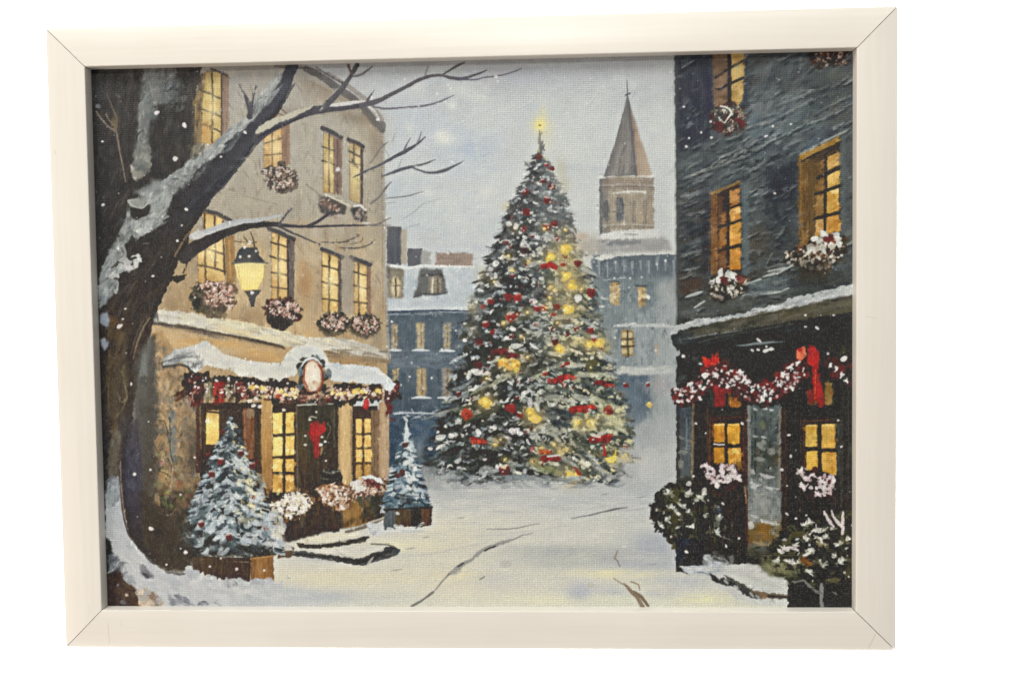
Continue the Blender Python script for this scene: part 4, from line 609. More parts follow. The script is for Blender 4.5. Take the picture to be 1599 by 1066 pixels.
hatch([(285, 838), (360, 846), (428, 850), (425, 868), (290, 870)], [(40, 38, 34), (52, 50, 44), (32, 32, 32), (74, 80, 82)], 70, 11, 3, 8, 25, .75); hatch([(372, 840), (440, 815), (448, 850), (420, 860)], [(188, 196, 204), (168, 178, 190), (206, 208, 206)], 44, 9, 3.4, 20, 25, .8)
hatch([(385, 735), (412, 740), (425, 800), (400, 790)], [(214, 210, 180), (196, 190, 160), (206, 208, 202), (150, 164, 172)], 22, 8, 3, 30, 25, .6); hatch([(425, 780), (448, 820), (440, 850), (415, 820)], [(196, 202, 206), (212, 210, 196), (176, 186, 194)], 30, 8, 3.4, 40, 25, .8)
for _ in range(60):
    t = rnd.random()**.6; x = 361+rnd.uniform(-80, 72)*t; dab(x, 655+205*t, rnd.uniform(4, 9), rnd.uniform(1.4, 2.6), rnd.choice((150, 25))+rnd.gauss(0, 15), rnd.choice([(214, 222, 226), (200, 212, 220), (44, 52, 54), (56, 70, 74)]), .9, rnd.uniform(-.5, .5))
for (x, y, r) in [(348, 674, 5), (376, 707, 6), (346, 720, 6.5), (394, 727, 6.5), (331, 740, 6), (324, 709, 3), (397, 777, 3.4), (314, 818, 6), (358, 838, 7), (417, 823, 5), (403, 720, 3)]: ball(x, y, r, (124, 48, 42), r > 5); dab(x-r*.3, y-r*.3, r*.5, r*.3, 20, (190, 120, 110), .7)
stroke([(300, 868), (360, 872), (425, 868)], 4, (50, 44, 38)); fill([(300, 868), (392, 872), (391, 908), (302, 903)], ('x', [(300, (96, 84, 68)), (330, (80, 66, 52)), (391, (66, 50, 40))]), 1.5, var=12, tex='v'); fill([(391, 870), (427, 866), (428, 906), (392, 908)], ('x', [(391, (126, 90, 54)), (410, (160, 116, 68)), (428, (120, 84, 50))]), 1.5, var=16, tex='v'); stroke([(392, 872), (427, 867)], 2, (176, 136, 88), .8); stroke([(365, 876), (388, 877)], 1.3, (170, 150, 130), .8)
hatch([(302, 872), (388, 876), (388, 904), (304, 900)], [(70, 58, 46), (98, 82, 62), (82, 58, 42)], 46, 10, 1.6, 92, 8, .5); hatch([(394, 872), (426, 870), (426, 904), (394, 905)], [(176, 130, 76), (110, 74, 42), (140, 100, 58)], 26, 10, 1.6, 90, 6, .5)
blobs([(298, 898), (320, 896), (345, 908), (428, 904), (428, 916), (340, 920), (300, 912)], [(190, 194, 198), (208, 208, 206), (172, 176, 182)], 46, 5, 30); blobs([(350, 906), (372, 910), (366, 924), (352, 920)], [(104, 106, 110), (84, 84, 88), (150, 152, 156)], 12, 3)
for _ in range(90):
    t = rnd.random()**.7; f = rnd.uniform(-1, 1); x = 361+f*(84 if f < 0 else 74)*t; dab(x, 662+200*t, rnd.uniform(6, 12)*(.5+.6*t), rnd.uniform(2.4, 5)*(.5+.6*t), (150 if f < 0 else 28)+rnd.gauss(0, 18), rnd.choice([(52, 66, 72), (70, 90, 98), (44, 52, 54), (178, 192, 202), (196, 206, 212), (92, 112, 122)]), .85, rnd.uniform(-.6, .6), .4)
for (x, y, r) in [(376, 707, 5.5), (346, 720, 6), (394, 727, 6), (331, 740, 5), (314, 818, 5.5), (358, 838, 6.5), (348, 674, 4.5)]: ball(x, y, r, (128, 48, 42), r > 5)
spruce(635, 664, 792, 36, 34, 22, [(52, 78, 92), (62, 88, 106), (44, 56, 58), (78, 104, 122)], [(150, 170, 184), (176, 192, 202), (196, 206, 212), (120, 146, 162)], 0, [], 5)
for _ in range(46):
    t = rnd.random()**.7; x = 635+rnd.uniform(-6, 32)*t; dab(x, 668+118*t, rnd.uniform(3, 7), rnd.uniform(1.4, 3), rnd.choice((150, 40))+rnd.gauss(0, 15), rnd.choice([(206, 214, 218), (190, 202, 210), (214, 218, 218)]), .9, .2)
stroke([(634, 660), (635, 672), (634, 690)], [2.5, 5, 7], (196, 206, 212)); dab(634, 655, 5, 2.4, 60, (206, 208, 210)); wash(655, 700, 8, 20, (150, 164, 178), .5)
for (x, y, r) in [(632, 694, 5.5), (628, 738, 6), (620, 742, 5), (614, 655, 3)]: ball(x, y, r, (104, 36, 38), False)
hatch([(600, 768), (670, 775), (672, 794), (600, 796)], [(44, 62, 72), (64, 92, 112), (92, 122, 142), (36, 46, 50)], 40, 8, 2.6, 10, 30, .8)
fill(rect(600, 793, 618, 826), (86, 96, 100), 2, var=8, tex='v'); fill([(617, 795), (643, 795), (643, 822), (618, 823)], (84, 70, 52), 1.5, var=10, tex='v'); fill(rect(642, 793, 659, 822), (50, 46, 42), 1.5, var=6, tex='v'); fill([(658, 792), (675, 791), (674, 820), (659, 821)], (94, 70, 54), 1.5, var=12, tex='v'); stroke([(600, 796), (640, 793), (675, 792)], 3, (48, 46, 42), .9); stroke([(672, 796), (672, 818)], 2, (70, 50, 44))
for (x, y, L, W, g) in [(620, 822, 6, 3, 30), (627, 822, 4, 3, 0), (621, 801, 3.4, 2.4, 20), (599, 799, 2, 2, 0), (610, 826, 7, 3, 10), (650, 825, 10, 3, 0), (658, 818, 6, 2, -30), (672, 822, 8, 2.5, -20), (590, 824, 9, 4, 0), (632, 828, 14, 3, 0)]: dab(x, y, L, W, g, (208, 211, 212), .95)
stroke([(650, 824), (656, 818), (664, 818)], 2, (110, 112, 112)); stroke([(628, 829), (660, 829)], 3, (184, 188, 190), .8)

# ---- the dark stone house on the right
RB = [(1053, 80), (1340, 70), (1340, 500), (1058, 545), (1056, 300)]
fill(RB, ('y', [(80, (72, 78, 86)), (180, (74, 80, 86)), (260, (80, 88, 92)), (330, (72, 78, 82)), (420, (68, 72, 72)), (470, (80, 84, 80)), (540, (66, 66, 58))]), 1.5, var=10)
def slope(x, y): return -math.degrees(math.atan(np.interp(y, [80, 160, 260, 350, 450, 520], [.62, .54, .47, .36, .2, .14])))
hatch(RB, [(98, 108, 112), (58, 64, 72), (110, 122, 124), (66, 74, 82), (84, 92, 92), (50, 56, 66)], 900, 18, 2.6, slope, 8, .45, 8)
hatch([(1180, 90), (1260, 90), (1250, 200), (1160, 220)], [(118, 126, 126), (104, 114, 118), (92, 100, 106)], 90, 16, 5, -62, 14, .5); hatch([(1170, 180), (1290, 150), (1290, 230), (1170, 250)], [(110, 122, 126), (92, 106, 116), (76, 92, 106)], 110, 18, 4, -40, 10, .5); hatch([(1270, 90), (1332, 90), (1332, 190), (1250, 200)], [(84, 90, 88), (100, 104, 98), (64, 70, 72)], 70, 16, 4, -40, 12, .5)
hatch([(1058, 86), (1112, 86), (1110, 220), (1058, 240)], [(52, 56, 72), (64, 68, 80), (44, 48, 62)], 130, 12, 4, 85, 14, .5); hatch([(1058, 300), (1108, 290), (1108, 450), (1060, 470)], [(52, 56, 62), (66, 68, 70), (44, 46, 54), (80, 72, 62)], 110, 11, 3.6, -22, 10, .55); hatch([(1196, 250), (1246, 232), (1246, 380), (1196, 400)], [(50, 56, 60), (40, 46, 56), (72, 80, 80)], 110, 12, 4, 60, 30, .5); hatch([(1160, 290), (1196, 280), (1196, 440), (1160, 450)], [(96, 106, 108), (80, 88, 92), (66, 72, 74)], 70, 11, 4, -30, 20, .5)
hatch([(1314, 230), (1334, 220), (1334, 440), (1314, 440)], [(88, 96, 96), (72, 78, 80)], 50, 12, 3, 88, 10, .5); fill([(1060, 440), (1098, 428), (1096, 452), (1060, 462)], (84, 66, 54), 3, 3, .6); fill([(1165, 360), (1200, 350), (1200, 400), (1168, 410)], (86, 78, 66), 3, 6, .5); fill([(1200, 250), (1245, 235), (1245, 300), (1200, 320)], (50, 54, 64), 3, 6, .6)
for p in [[(1072, 276), (1120, 258), (1170, 240), (1215, 214), (1255, 196), (1300, 180), (1332, 160)], [(1066, 280), (1110, 260), (1160, 236), (1190, 216)], [(1196, 222), (1250, 198)], [(1270, 178), (1330, 148)], [(1075, 262), (1100, 248)], [(1250, 142), (1290, 138), (1330, 126)], [(1210, 166), (1250, 150), (1275, 142)], [(1100, 268), (1150, 250)], [(1165, 200), (1196, 190)], [(1190, 196), (1230, 176), (1280, 150)]]:
    n = len(p); stroke(p, [1]+[2.2]*(n-2)+[1] if n > 2 else 1.6, jit((138, 144, 140), 10), .8); stroke([(x+2, y+4) for x, y in p], 2.4, (48, 54, 60), .5)
for (x, y, L, W, g) in [(1180, 152, 13, 4, -30), (1195, 148, 9, 6, -40), (1179, 164, 8, 2, -30), (1260, 160, 12, 3, -28), (1236, 226, 16, 4, -25), (1076, 305, 14, 5, -14), (1066, 316, 10, 4, -12), (1095, 298, 16, 3, -20), (1185, 300, 16, 3, -28), (1175, 326, 14, 3, -16), (1178, 348, 13, 3, -14), (1176, 395, 12, 2.6, -14), (1078, 395, 14, 2, -18), (1072, 397, 9, 2, -30), (1170, 290, 16, 2.4, -26), (1220, 362, 12, 2, -58), (1205, 354, 5, 1.4, -14), (1310, 198, 10, 5, -20), (1166, 262, 10, 2.4, -20), (1100, 274, 20, 2, -24), (1148, 266, 16, 2.4, -20), (1206, 254, 18, 2.2, -18), (1100, 330, 9, 1.4, -18), (1080, 420, 16, 2, -14)]: dab(x, y, L, W, g, jit((132, 142, 142), 12), .75, .1, .6)
for _ in range(230):
    x, y = inpoly([(1062, 90), (1330, 90), (1330, 445), (1062, 490)]); 
    if 1105 < x < 1165 and y < 210 or 1100 < x < 1165 and y > 285 or 1240 < x < 1318 and y > 215: continue
    g = slope(x, y)+rnd.gauss(0, 7); v = rnd.choice((118, 132, 146, 160)); L = rnd.uniform(4, 13)
    dab(x+1, y+3.5, L, rnd.uniform(1, 2.4), g, jit((44, 50, 57), 6), .7, .1, .4); dab(x, y, L, rnd.uniform(.8, 2.2), g, jit((v*.93, v*.99, v), 6), rnd.uniform(.5, .85), rnd.uniform(-.15, .15), .6)
fill([(1053, 80), (1060, 80), (1062, 300), (1064, 540), (1056, 540)], (80, 84, 84), 2, 1, .6)
for _ in range(60):
    x, y = inpoly([(1062, 95), (1330, 90), (1330, 430), (1062, 480)]); wash(x, y, rnd.uniform(10, 26), rnd.uniform(4, 10), rnd.choice([(44, 48, 60), (104, 120, 122), (54, 58, 66), (92, 104, 104), (70, 66, 60)]), rnd.uniform(.2, .5), slope(x, y))
for (x, y, rx, ry, c, a) in [(1085, 150, 26, 60, (56, 58, 76), .45), (1102, 370, 8, 60, (44, 44, 56), .6), (1222, 300, 22, 50, (50, 54, 66), .5), (1225, 160, 50, 26, (108, 122, 124), .4), (1300, 120, 30, 30, (94, 100, 96), .4), (1080, 445, 24, 14, (84, 66, 54), .5), (1180, 380, 18, 30, (84, 78, 68), .4), (1200, 450, 40, 8, (92, 106, 110), .4)]: wash(x, y, rx, ry, c, a)
# windows of the stone house
def warmrect(p, c, v=16, bl=True):
    fill(p, c, 1.3, 0, 1, var=v)
    if bl: blobs(p, [tuple(min(255, q*1.14) for q in c), tuple(q*.84 for q in c), (c[0]*.9, c[1]*.78, c[2]*.6)], 12, 3.4, a=.5)
NAV = (46, 48, 62)
warmrect([(1113, 84), (1136, 84), (1137, 166), (1118, 166), (1114, 160)], (122, 98, 78)); warmrect([(1142, 82), (1163, 82), (1162, 150), (1150, 168), (1141, 168)], (182, 152, 92)); fill([(1136, 84), (1142, 84), (1142, 165), (1136, 160)], NAV, 1); stroke([(1117, 122), (1138, 108), (1161, 95)], 4, NAV); stroke([(1122, 140), (1138, 132), (1160, 122)], 4.5, NAV); wash(1152, 108, 8, 10, (206, 186, 120), .6); wash(1125, 100, 8, 14, (96, 80, 72), .6); stroke([(1140, 140), (1139, 160)], 3, NAV); fill([(1163, 86), (1168, 86), (1166, 160), (1161, 160)], (66, 70, 80), 1.5, 1, .8)
fill([(1098, 130), (1114, 120), (1114, 180), (1100, 190)], (54, 54, 74), 3, 3, .8)
fill([(1246, 246), (1312, 212), (1312, 360), (1300, 392), (1248, 388)], (78, 66, 50), 1.5, var=10); warmrect([(1247, 246), (1262, 246), (1263, 384), (1248, 386)], (124, 94, 54)); hatch([(1247, 246), (1262, 246), (1263, 384), (1248, 386)], [(160, 122, 66), (90, 68, 44), (134, 104, 58), (74, 60, 44)], 40, 14, 1.6, 91, 4, .6); fill([(1247, 243), (1311, 212), (1311, 221), (1252, 250)], (160, 126, 66), 1.5, var=14); stroke([(1250, 240), (1285, 222), (1322, 204)], 3, (150, 156, 150)); stroke([(1252, 252), (1282, 236), (1311, 224)], 3, (58, 50, 40)); fill([(1262, 252), (1276, 246), (1277, 372), (1263, 380)], (104, 82, 52), 1.5, 1, var=12, tex='v')
for p, c in [([(1278, 252), (1288, 248), (1288, 268), (1277, 274)], (124, 96, 62)), ([(1292, 245), (1311, 238), (1311, 258), (1292, 266)], (190, 152, 84)), ([(1277, 282), (1287, 278), (1287, 297), (1276, 301)], (138, 106, 62)), ([(1292, 272), (1311, 266), (1311, 288), (1292, 294)], (206, 168, 90)), ([(1275, 305), (1286, 302), (1286, 335), (1274, 338)], (146, 112, 64)), ([(1291, 298), (1310, 294), (1309, 330), (1291, 334)], (196, 152, 70)), ([(1274, 344), (1286, 342), (1286, 366), (1274, 370)], (190, 150, 90)), ([(1290, 338), (1309, 336), (1314, 360), (1290, 366)], (186, 138, 64))]: warmrect(p, c)
dab(1303, 298, 5, 7, 90, (236, 212, 150), .8); stroke([(1289.5, 246), (1289, 300), (1288, 366)], 4.5, (44, 42, 42)); stroke([(1276, 278), (1290, 273), (1312, 262)], 4, (44, 42, 44)); stroke([(1274, 303), (1290, 298), (1311, 290)], 5, (42, 40, 40)); stroke([(1273, 341), (1290, 337), (1309, 332)], 5, (42, 40, 38))
fill([(1312, 212), (1320, 208), (1322, 380), (1313, 372)], (88, 96, 96), 1.5, 1, .9, var=6)
fill([(1110, 302), (1156, 284), (1158, 424), (1110, 430)], (70, 56, 50), 1.5, var=8); warmrect([(1110, 302), (1120, 304), (1121, 426), (1110, 430)], (122, 88, 56)); hatch([(1110, 302), (1120, 304), (1121, 426), (1110, 430)], [(156, 112, 66), (84, 62, 48), (130, 94, 60)], 30, 12, 1.4, 90, 4, .6); stroke([(1111, 302), (1132, 294), (1156, 284)], 4, (138, 110, 68)); fill([(1121, 308), (1128, 306), (1128, 424), (1121, 426)], (98, 72, 56), 1.5, 0, .9, tex='v')
for p, c in [([(1140, 298), (1155, 294), (1155, 318), (1140, 324)], (176, 126, 70)), ([(1128, 334), (1134, 332), (1134, 350), (1127, 352)], (150, 108, 66)), ([(1140, 326), (1155, 322), (1156, 342), (1140, 348)], (208, 156, 84)), ([(1124, 358), (1134, 355), (1134, 386), (1124, 390)], (158, 112, 64)), ([(1140, 351), (1157, 346), (1157, 382), (1139, 386)], (214, 160, 78)), ([(1124, 394), (1134, 391), (1135, 420), (1124, 420)], (118, 84, 54)), ([(1139, 390), (1156, 386), (1157, 420), (1139, 420)], (196, 136, 58))]: warmrect(p, c)
dab(1152, 330, 3.5, 6, 90, (240, 206, 140), .8); stroke([(1137, 300), (1137, 418)], 5, (54, 46, 48)); stroke([(1122, 354), (1138, 350), (1158, 343)], 4, (54, 46, 46)); stroke([(1123, 391), (1138, 387), (1157, 382)], 4.5, (52, 44, 44)); stroke([(1138, 326), (1158, 319)], 3.5, (54, 46, 48)); fill([(1158, 284), (1170, 280), (1170, 430), (1159, 430)], (98, 112, 116), 2, 1, .7, var=8)
OLV = [(62, 58, 46), (78, 70, 52), (46, 46, 42), (90, 74, 56)]; WHT = [(206, 204, 198), (190, 190, 184), (218, 216, 212), (176, 166, 152)]
flowers([(1112, 172), (1135, 162), (1162, 170), (1162, 200), (1130, 208), (1110, 196)], [(84, 82, 76), (96, 90, 78), (76, 46, 50), (66, 68, 72)], [(196, 194, 184), (160, 150, 132), (124, 50, 54), (140, 130, 110), (206, 206, 200)], 50, 60, 2.2); stroke([(1125, 166), (1134, 168), (1142, 176), (1136, 186)], 2.6, (206, 206, 198)); stroke([(1136, 186), (1130, 192), (1122, 184)], 2, (190, 188, 176)); blobs([(1115, 194), (1130, 192), (1130, 202), (1115, 202)], [(104, 40, 46), (84, 34, 40)], 8, 3.4); blobs([(1150, 188), (1162, 188), (1160, 198)], [(104, 40, 46), (84, 40, 44)], 6, 3)
flowers([(1226, 400), (1250, 384), (1285, 380), (1318, 368), (1318, 395), (1290, 425), (1260, 420), (1232, 410)], OLV+[(96, 66, 46), (110, 84, 58)], WHT+[(150, 120, 90)], 90, 70, 3); blobs([(1268, 360), (1312, 366), (1314, 385), (1262, 400)], WHT, 34, 3.2); fill([(1240, 410), (1300, 405), (1290, 440), (1250, 440)], (62, 58, 48), 4, 4, .6); blobs([(1288, 372), (1302, 370), (1300, 382)], [(130, 66, 48), (112, 52, 42)], 6, 3.4); stroke([(1206, 395), (1196, 418), (1220, 412), (1240, 414)], 2, (130, 134, 126), .7)
flowers([(1108, 440), (1125, 428), (1155, 430), (1168, 440), (1160, 460), (1125, 470), (1110, 460)], OLV, WHT, 44, 60, 2.8, 5); blobs([(1120, 422), (1148, 424), (1146, 440), (1118, 440)], WHT, 22, 3); blobs([(1124, 432), (1136, 434), (1134, 442)], [(110, 56, 46), (96, 46, 40)], 7, 3); blobs([(1150, 432), (1162, 434), (1160, 442)], [(130, 78, 66), (110, 58, 50)], 6, 3); wash(1124, 466, 16, 8, (70, 58, 44), .5)
for p in [[(1070, 464), (1085, 459), (1098, 455)], [(1160, 461), (1185, 457), (1210, 456), (1232, 450)], [(1192, 432), (1215, 425), (1238, 414)], [(1200, 424), (1225, 418)], [(1170, 442), (1188, 436)], [(1100, 470), (1085, 480)]]: stroke(p, [2]+[5]*(len(p)-2)+[2] if len(p) > 2 else 3, jit((172, 178, 178), 8), .9)
hatch([(1170, 440), (1230, 428), (1228, 455), (1160, 462)], [(92, 104, 108), (120, 132, 134), (76, 88, 94)], 30, 12, 3, -10, 12, .6)
flowers([(1268, 84), (1325, 82), (1322, 100), (1272, 104)], [(66, 56, 52), (100, 72, 60), (54, 54, 54)], [(186, 160, 152), (170, 144, 136), (150, 120, 104)], 30, 26, 2.6)
# cornice with snow
fill([(1047, 524), (1100, 505), (1200, 484), (1340, 448), (1340, 510), (1200, 525), (1100, 540), (1056, 545)], ('y', [(450, (84, 84, 72)), (495, (88, 84, 68)), (515, (58, 62, 60)), (540, (44, 50, 54))]), 2, var=10); hatch([(1060, 520), (1330, 460), (1330, 480), (1080, 530)], [(100, 94, 76), (78, 76, 66), (112, 108, 94), (66, 68, 62)], 110, 18, 2.4, -13, 6, .55)
fill([(1047, 527), (1080, 518), (1090, 540), (1056, 548)], (62, 68, 70), 2, var=8); fill([(1062, 540), (1130, 522), (1240, 500), (1340, 486), (1340, 560), (1058, 600)], ('y', [(490, (48, 54, 58)), (530, (38, 42, 44)), (600, (34, 36, 36))]), 2, var=8)
hatch([(1070, 535), (1200, 508), (1332, 490), (1332, 540), (1070, 560)], [(30, 34, 38), (56, 64, 66), (44, 50, 52), (36, 38, 38)], 150, 22, 2.2, -11, 5, .55); hatch([(1140, 545), (1220, 535), (1215, 585), (1160, 590)], [(70, 82, 84), (92, 104, 104), (56, 64, 66)], 50, 9, 5, -20, 40, .6)
for p, w in [([(1048, 522), (1060, 512), (1074, 508)], [4, 9, 8]), ([(1072, 508), (1090, 503), (1108, 501), (1130, 497), (1160, 492)], [6, 12, 9, 6, 4]), ([(1150, 492), (1180, 486), (1200, 481), (1225, 477)], [3, 5, 6, 5]), ([(1222, 476), (1240, 470), (1258, 468), (1262, 462)], [6, 12, 16, 4]), ([(1258, 468), (1280, 462), (1310, 456), (1338, 448)], [6, 13, 14, 16]), ([(1165, 488), (1180, 484), (1198, 482)], [3, 7, 4])]: stroke(p, w, (178, 184, 186), .97, 3, 10)
hatch([(1060, 505), (1140, 492), (1260, 464), (1335, 446), (1335, 460), (1250, 478), (1100, 508)], [(204, 207, 208), (150, 158, 164), (196, 200, 202), (120, 128, 132)], 70, 9, 2, -16, 12, .7)
stroke([(1060, 530), (1080, 528), (1110, 522), (1160, 516)], [1, 2, 2, 1], (130, 138, 138), .7); stroke([(1150, 540), (1185, 536), (1225, 533)], [1, 4, 1], (128, 142, 146), .85); stroke([(1090, 535), (1130, 525), (1190, 514), (1240, 505)], 2, (110, 112, 100), .5)
# ground floor
fill([(1056, 556), (1340, 520), (1340, 955), (1056, 892)], ('y', [(540, (46, 51, 52)), (640, (52, 51, 48)), (760, (52, 46, 40)), (880, (46, 40, 35))]), 2, var=7, tex='v'); hatch([(1060, 600), (1332, 600), (1332, 880), (1060, 880)], [(66, 66, 62), (40, 38, 36), (80, 64, 50), (56, 58, 58), (72, 74, 72)], 300, 14, 2.2, 90, 6, .55)
hatch([(1058, 550), (1100, 545), (1100, 620), (1058, 625)], [(46, 44, 40), (58, 56, 50), (80, 88, 88), (38, 36, 34)], 60, 9, 3, -5, 15, .6)
fill([(1058, 635), (1082, 635), (1082, 760), (1058, 790)], ('y', [(635, (66, 74, 84)), (720, (84, 92, 96)), (780, (72, 80, 84))]), 2, var=10, tex='v'); stroke([(1083, 632), (1082, 680), (1080, 760)], [4, 4, 3], (140, 120, 92), .8); stroke([(1060, 650), (1060, 760)], 3, (70, 62, 50), .8); stroke([(1072, 650), (1073, 700)], [2, 5], (120, 132, 138), .6)
for (x, y, L, W, g) in [(1067, 706, 8, 4, 0), (1064, 683, 5, 2.4, 30), (1063, 724, 4, 8, 0), (1066, 746, 4, 3, 60), (1070, 700, 5, 1.6, 20)]: dab(x, y, L, W, g, jit((140, 142, 136), 8), .85)
fill(rect(1084, 632, 1102, 790), (36, 32, 28), 2, 1, .9, tex='v'); fill(rect(1218, 560, 1252, 840), (34, 34, 32), 2, 2, .8, tex='v'); stroke([(1242, 640), (1244, 800)], 2, (72, 74, 72), .7)
# stone pier between the windows
fill([(1168, 632), (1220, 632), (1220, 870), (1166, 870)], ('y', [(632, (92, 104, 106)), (680, (78, 86, 86)), (715, (84, 78, 64)), (745, (96, 104, 104)), (800, (128, 134, 132)), (822, (118, 106, 72)), (842, (110, 84, 44)), (850, (110, 102, 84)), (870, (56, 56, 50))]), 2, var=10); hatch([(1170, 640), (1218, 640), (1218, 740), (1170, 740)], [(72, 84, 84), (100, 112, 112), (84, 92, 84), (58, 66, 66)], 90, 10, 3.4, 85, 14, .55); hatch([(1170, 745), (1218, 745), (1218, 815), (1170, 815)], [(150, 156, 154), (112, 120, 120), (164, 168, 166), (92, 100, 100)], 70, 9, 4, 70, 35, .55); fill(ell(1192, 828, 12, 14), (134, 98, 48), 3, 2, .9, var=12)
stroke([(1169, 634), (1170, 700), (1170, 742)], [5, 5, 4], (160, 156, 148), .6); stroke([(1218, 640), (1217, 720), (1217, 760)], 4, (138, 128, 110), .7); stroke([(1180, 640), (1179, 740)], 3, (54, 60, 62), .6)
for (x, y, L, W, g, c) in [(1180, 639, 4, 2, 20, 0), (1194, 637, 5, 2.6, 25, 0), (1205, 640, 4, 1.6, 10, 0), (1180, 681, 5, 1.6, 8, 0), (1193, 682, 5, 1.6, 8, 0), (1189, 692, 8, 5, -30, 1), (1191, 700, 6, 3, 20, 1), (1205, 705, 6, 6, 60, 1), (1187, 716, 9, 3, 0, 1), (1198, 743, 13, 3, 12, 0), (1176, 737, 5, 3, 60, 0), (1180, 755, 11, 2, 12, 0), (1205, 762, 14, 2, 8, 0), (1178, 759, 7, 2.4, -12, 0), (1172, 820, 6, 6, 40, 0), (1198, 814, 12, 2.6, 14, 0), (1178, 806, 7, 2, 22, 0), (1210, 818, 8, 2, 4, 0), (1210, 832, 9, 1.6, 40, 1), (1187, 848, 14, 3, 8, 2), (1204, 731, 2.4, 2, 30, 0), (1192, 664, 7, 4, 60, 3), (1180, 780, 4, 12, 0, 1), (1196, 790, 6, 14, 0, 1), (1187, 772, 8, 2, 0, 1)]: dab(x, y, L, W, g, jit([(200, 202, 202), (148, 152, 146), (160, 136, 96), (116, 124, 88)][c], 8), .85, .15)
stroke([(1164, 640), (1165, 720), (1166, 850)], [3, 4, 5], (84, 58, 40), .95); stroke([(1163, 760), (1165, 785)], 2.4, (176, 140, 110), .8); stroke([(1223, 640), (1222, 860)], 4, (72, 54, 42), .8)
for (x, y0, y1, w, c) in [(1104, 640, 780, 3, (92, 66, 46)), (1110, 740, 860, 2.4, (84, 62, 44)), (1092, 640, 760, 2, (70, 60, 50)), (1226, 640, 850, 3, (88, 66, 48)), (1236, 640, 830, 2, (64, 62, 58)), (1250, 650, 800, 2.6, (80, 62, 46)), (1314, 650, 790, 3, (76, 74, 70)), (1324, 600, 780, 2, (70, 72, 70)), (1130, 770, 860, 2, (74, 56, 42)), (1152, 770, 866, 2.4, (84, 62, 44)), (1270, 780, 800, 2, (80, 60, 46))]: stroke([(x, y0), (x+1, (y0+y1)/2), (x, y1)], w, c, .75, 1.4, 10)
for _ in range(60):
    x, y = rnd.uniform(1168, 1218), rnd.uniform(640, 850); v = rnd.choice((84, 110, 136, 160)); dab(x, y, rnd.uniform(3, 8), rnd.uniform(1, 3), rnd.choice((5, 15, 85))+rnd.gauss(0, 10), (v*.95, v, v*.99), rnd.uniform(.3, .7), .2, .6)
# lit windows downstairs
fill(rect(1107, 648, 1162, 730), (62, 42, 30), 1.5, var=8); stroke([(1110, 655), (1157, 650)], 3, (84, 60, 44)); stroke([(1109, 660), (1108, 726)], 2.4, (108, 76, 50)); stroke([(1160, 660), (1162, 728)], 2.6, (96, 66, 42))
for p, c in [(rect(1115, 661, 1131, 690), (206, 144, 48)), (rect(1136, 661, 1155, 693), (216, 158, 52)), (rect(1115, 698, 1131, 722), (196, 138, 46)), ([(1137, 699), (1157, 699), (1158, 736), (1138, 732)], (206, 150, 58))]: warmrect(p, c, 20)
stroke([(1117, 663), (1131, 663)], 2.6, (236, 208, 138), .9); stroke([(1137, 663), (1153, 662)], 2, (238, 206, 120), .8); dab(1148, 704, 6, 4, 30, (236, 204, 110), .9); stroke([(1115, 693), (1131, 694)], 2.4, (206, 198, 188)); stroke([(1114, 697), (1158, 697)], 3, (60, 40, 28)); stroke([(1133.5, 660), (1134, 726)], 4, (56, 38, 28)); hatch(rect(1142, 720, 1162, 740), [(130, 96, 48), (96, 70, 40)], 12, 6, 3, 80, 20, .7)
fill(rect(1252, 650, 1310, 742), (54, 42, 32), 1.5, var=8); stroke([(1254, 657), (1304, 656)], 3, (92, 66, 46)); stroke([(1255, 660), (1256, 730)], 2, (100, 72, 48)); fill(rect(1306, 660, 1312, 742), (70, 72, 68), 1.5)
for p, c in [(rect(1258, 663, 1276, 697), (210, 172, 78)), (rect(1283, 662, 1304, 699), (216, 172, 82)), (rect(1259, 704, 1277, 734), (208, 166, 70)), ([(1283, 706), (1306, 704), (1306, 742), (1284, 740)], (204, 156, 66))]: warmrect(p, c, 20)
stroke([(1280, 660), (1281, 738)], 5, (46, 38, 32)); stroke([(1257, 699), (1280, 702), (1306, 704)], 4, (46, 36, 28)); stroke([(1262, 664), (1274, 664)], 2, (236, 210, 140), .8); stroke([(1285, 664), (1302, 664)], 2, (236, 210, 140), .8)
for p, c in [(rect(1138, 604, 1157, 635), (164, 106, 48)), (rect(1115, 590, 1132, 634), (130, 34, 26)), (rect(1288, 598, 1299, 632), (138, 108, 60)), (rect(1262, 610, 1276, 632), (104, 70, 40))]: warmrect(p, c, 18)
stroke([(1135, 600), (1135, 636)], 4, (40, 34, 32)); stroke([(1110, 638), (1160, 640)], 4, (40, 38, 36)); stroke([(1258, 638), (1306, 636)], 5, (36, 34, 34)); hatch(rect(1115, 640, 1160, 650), [(70, 68, 60), (50, 48, 44)], 10, 14, 1.6, 0, 5, .6)
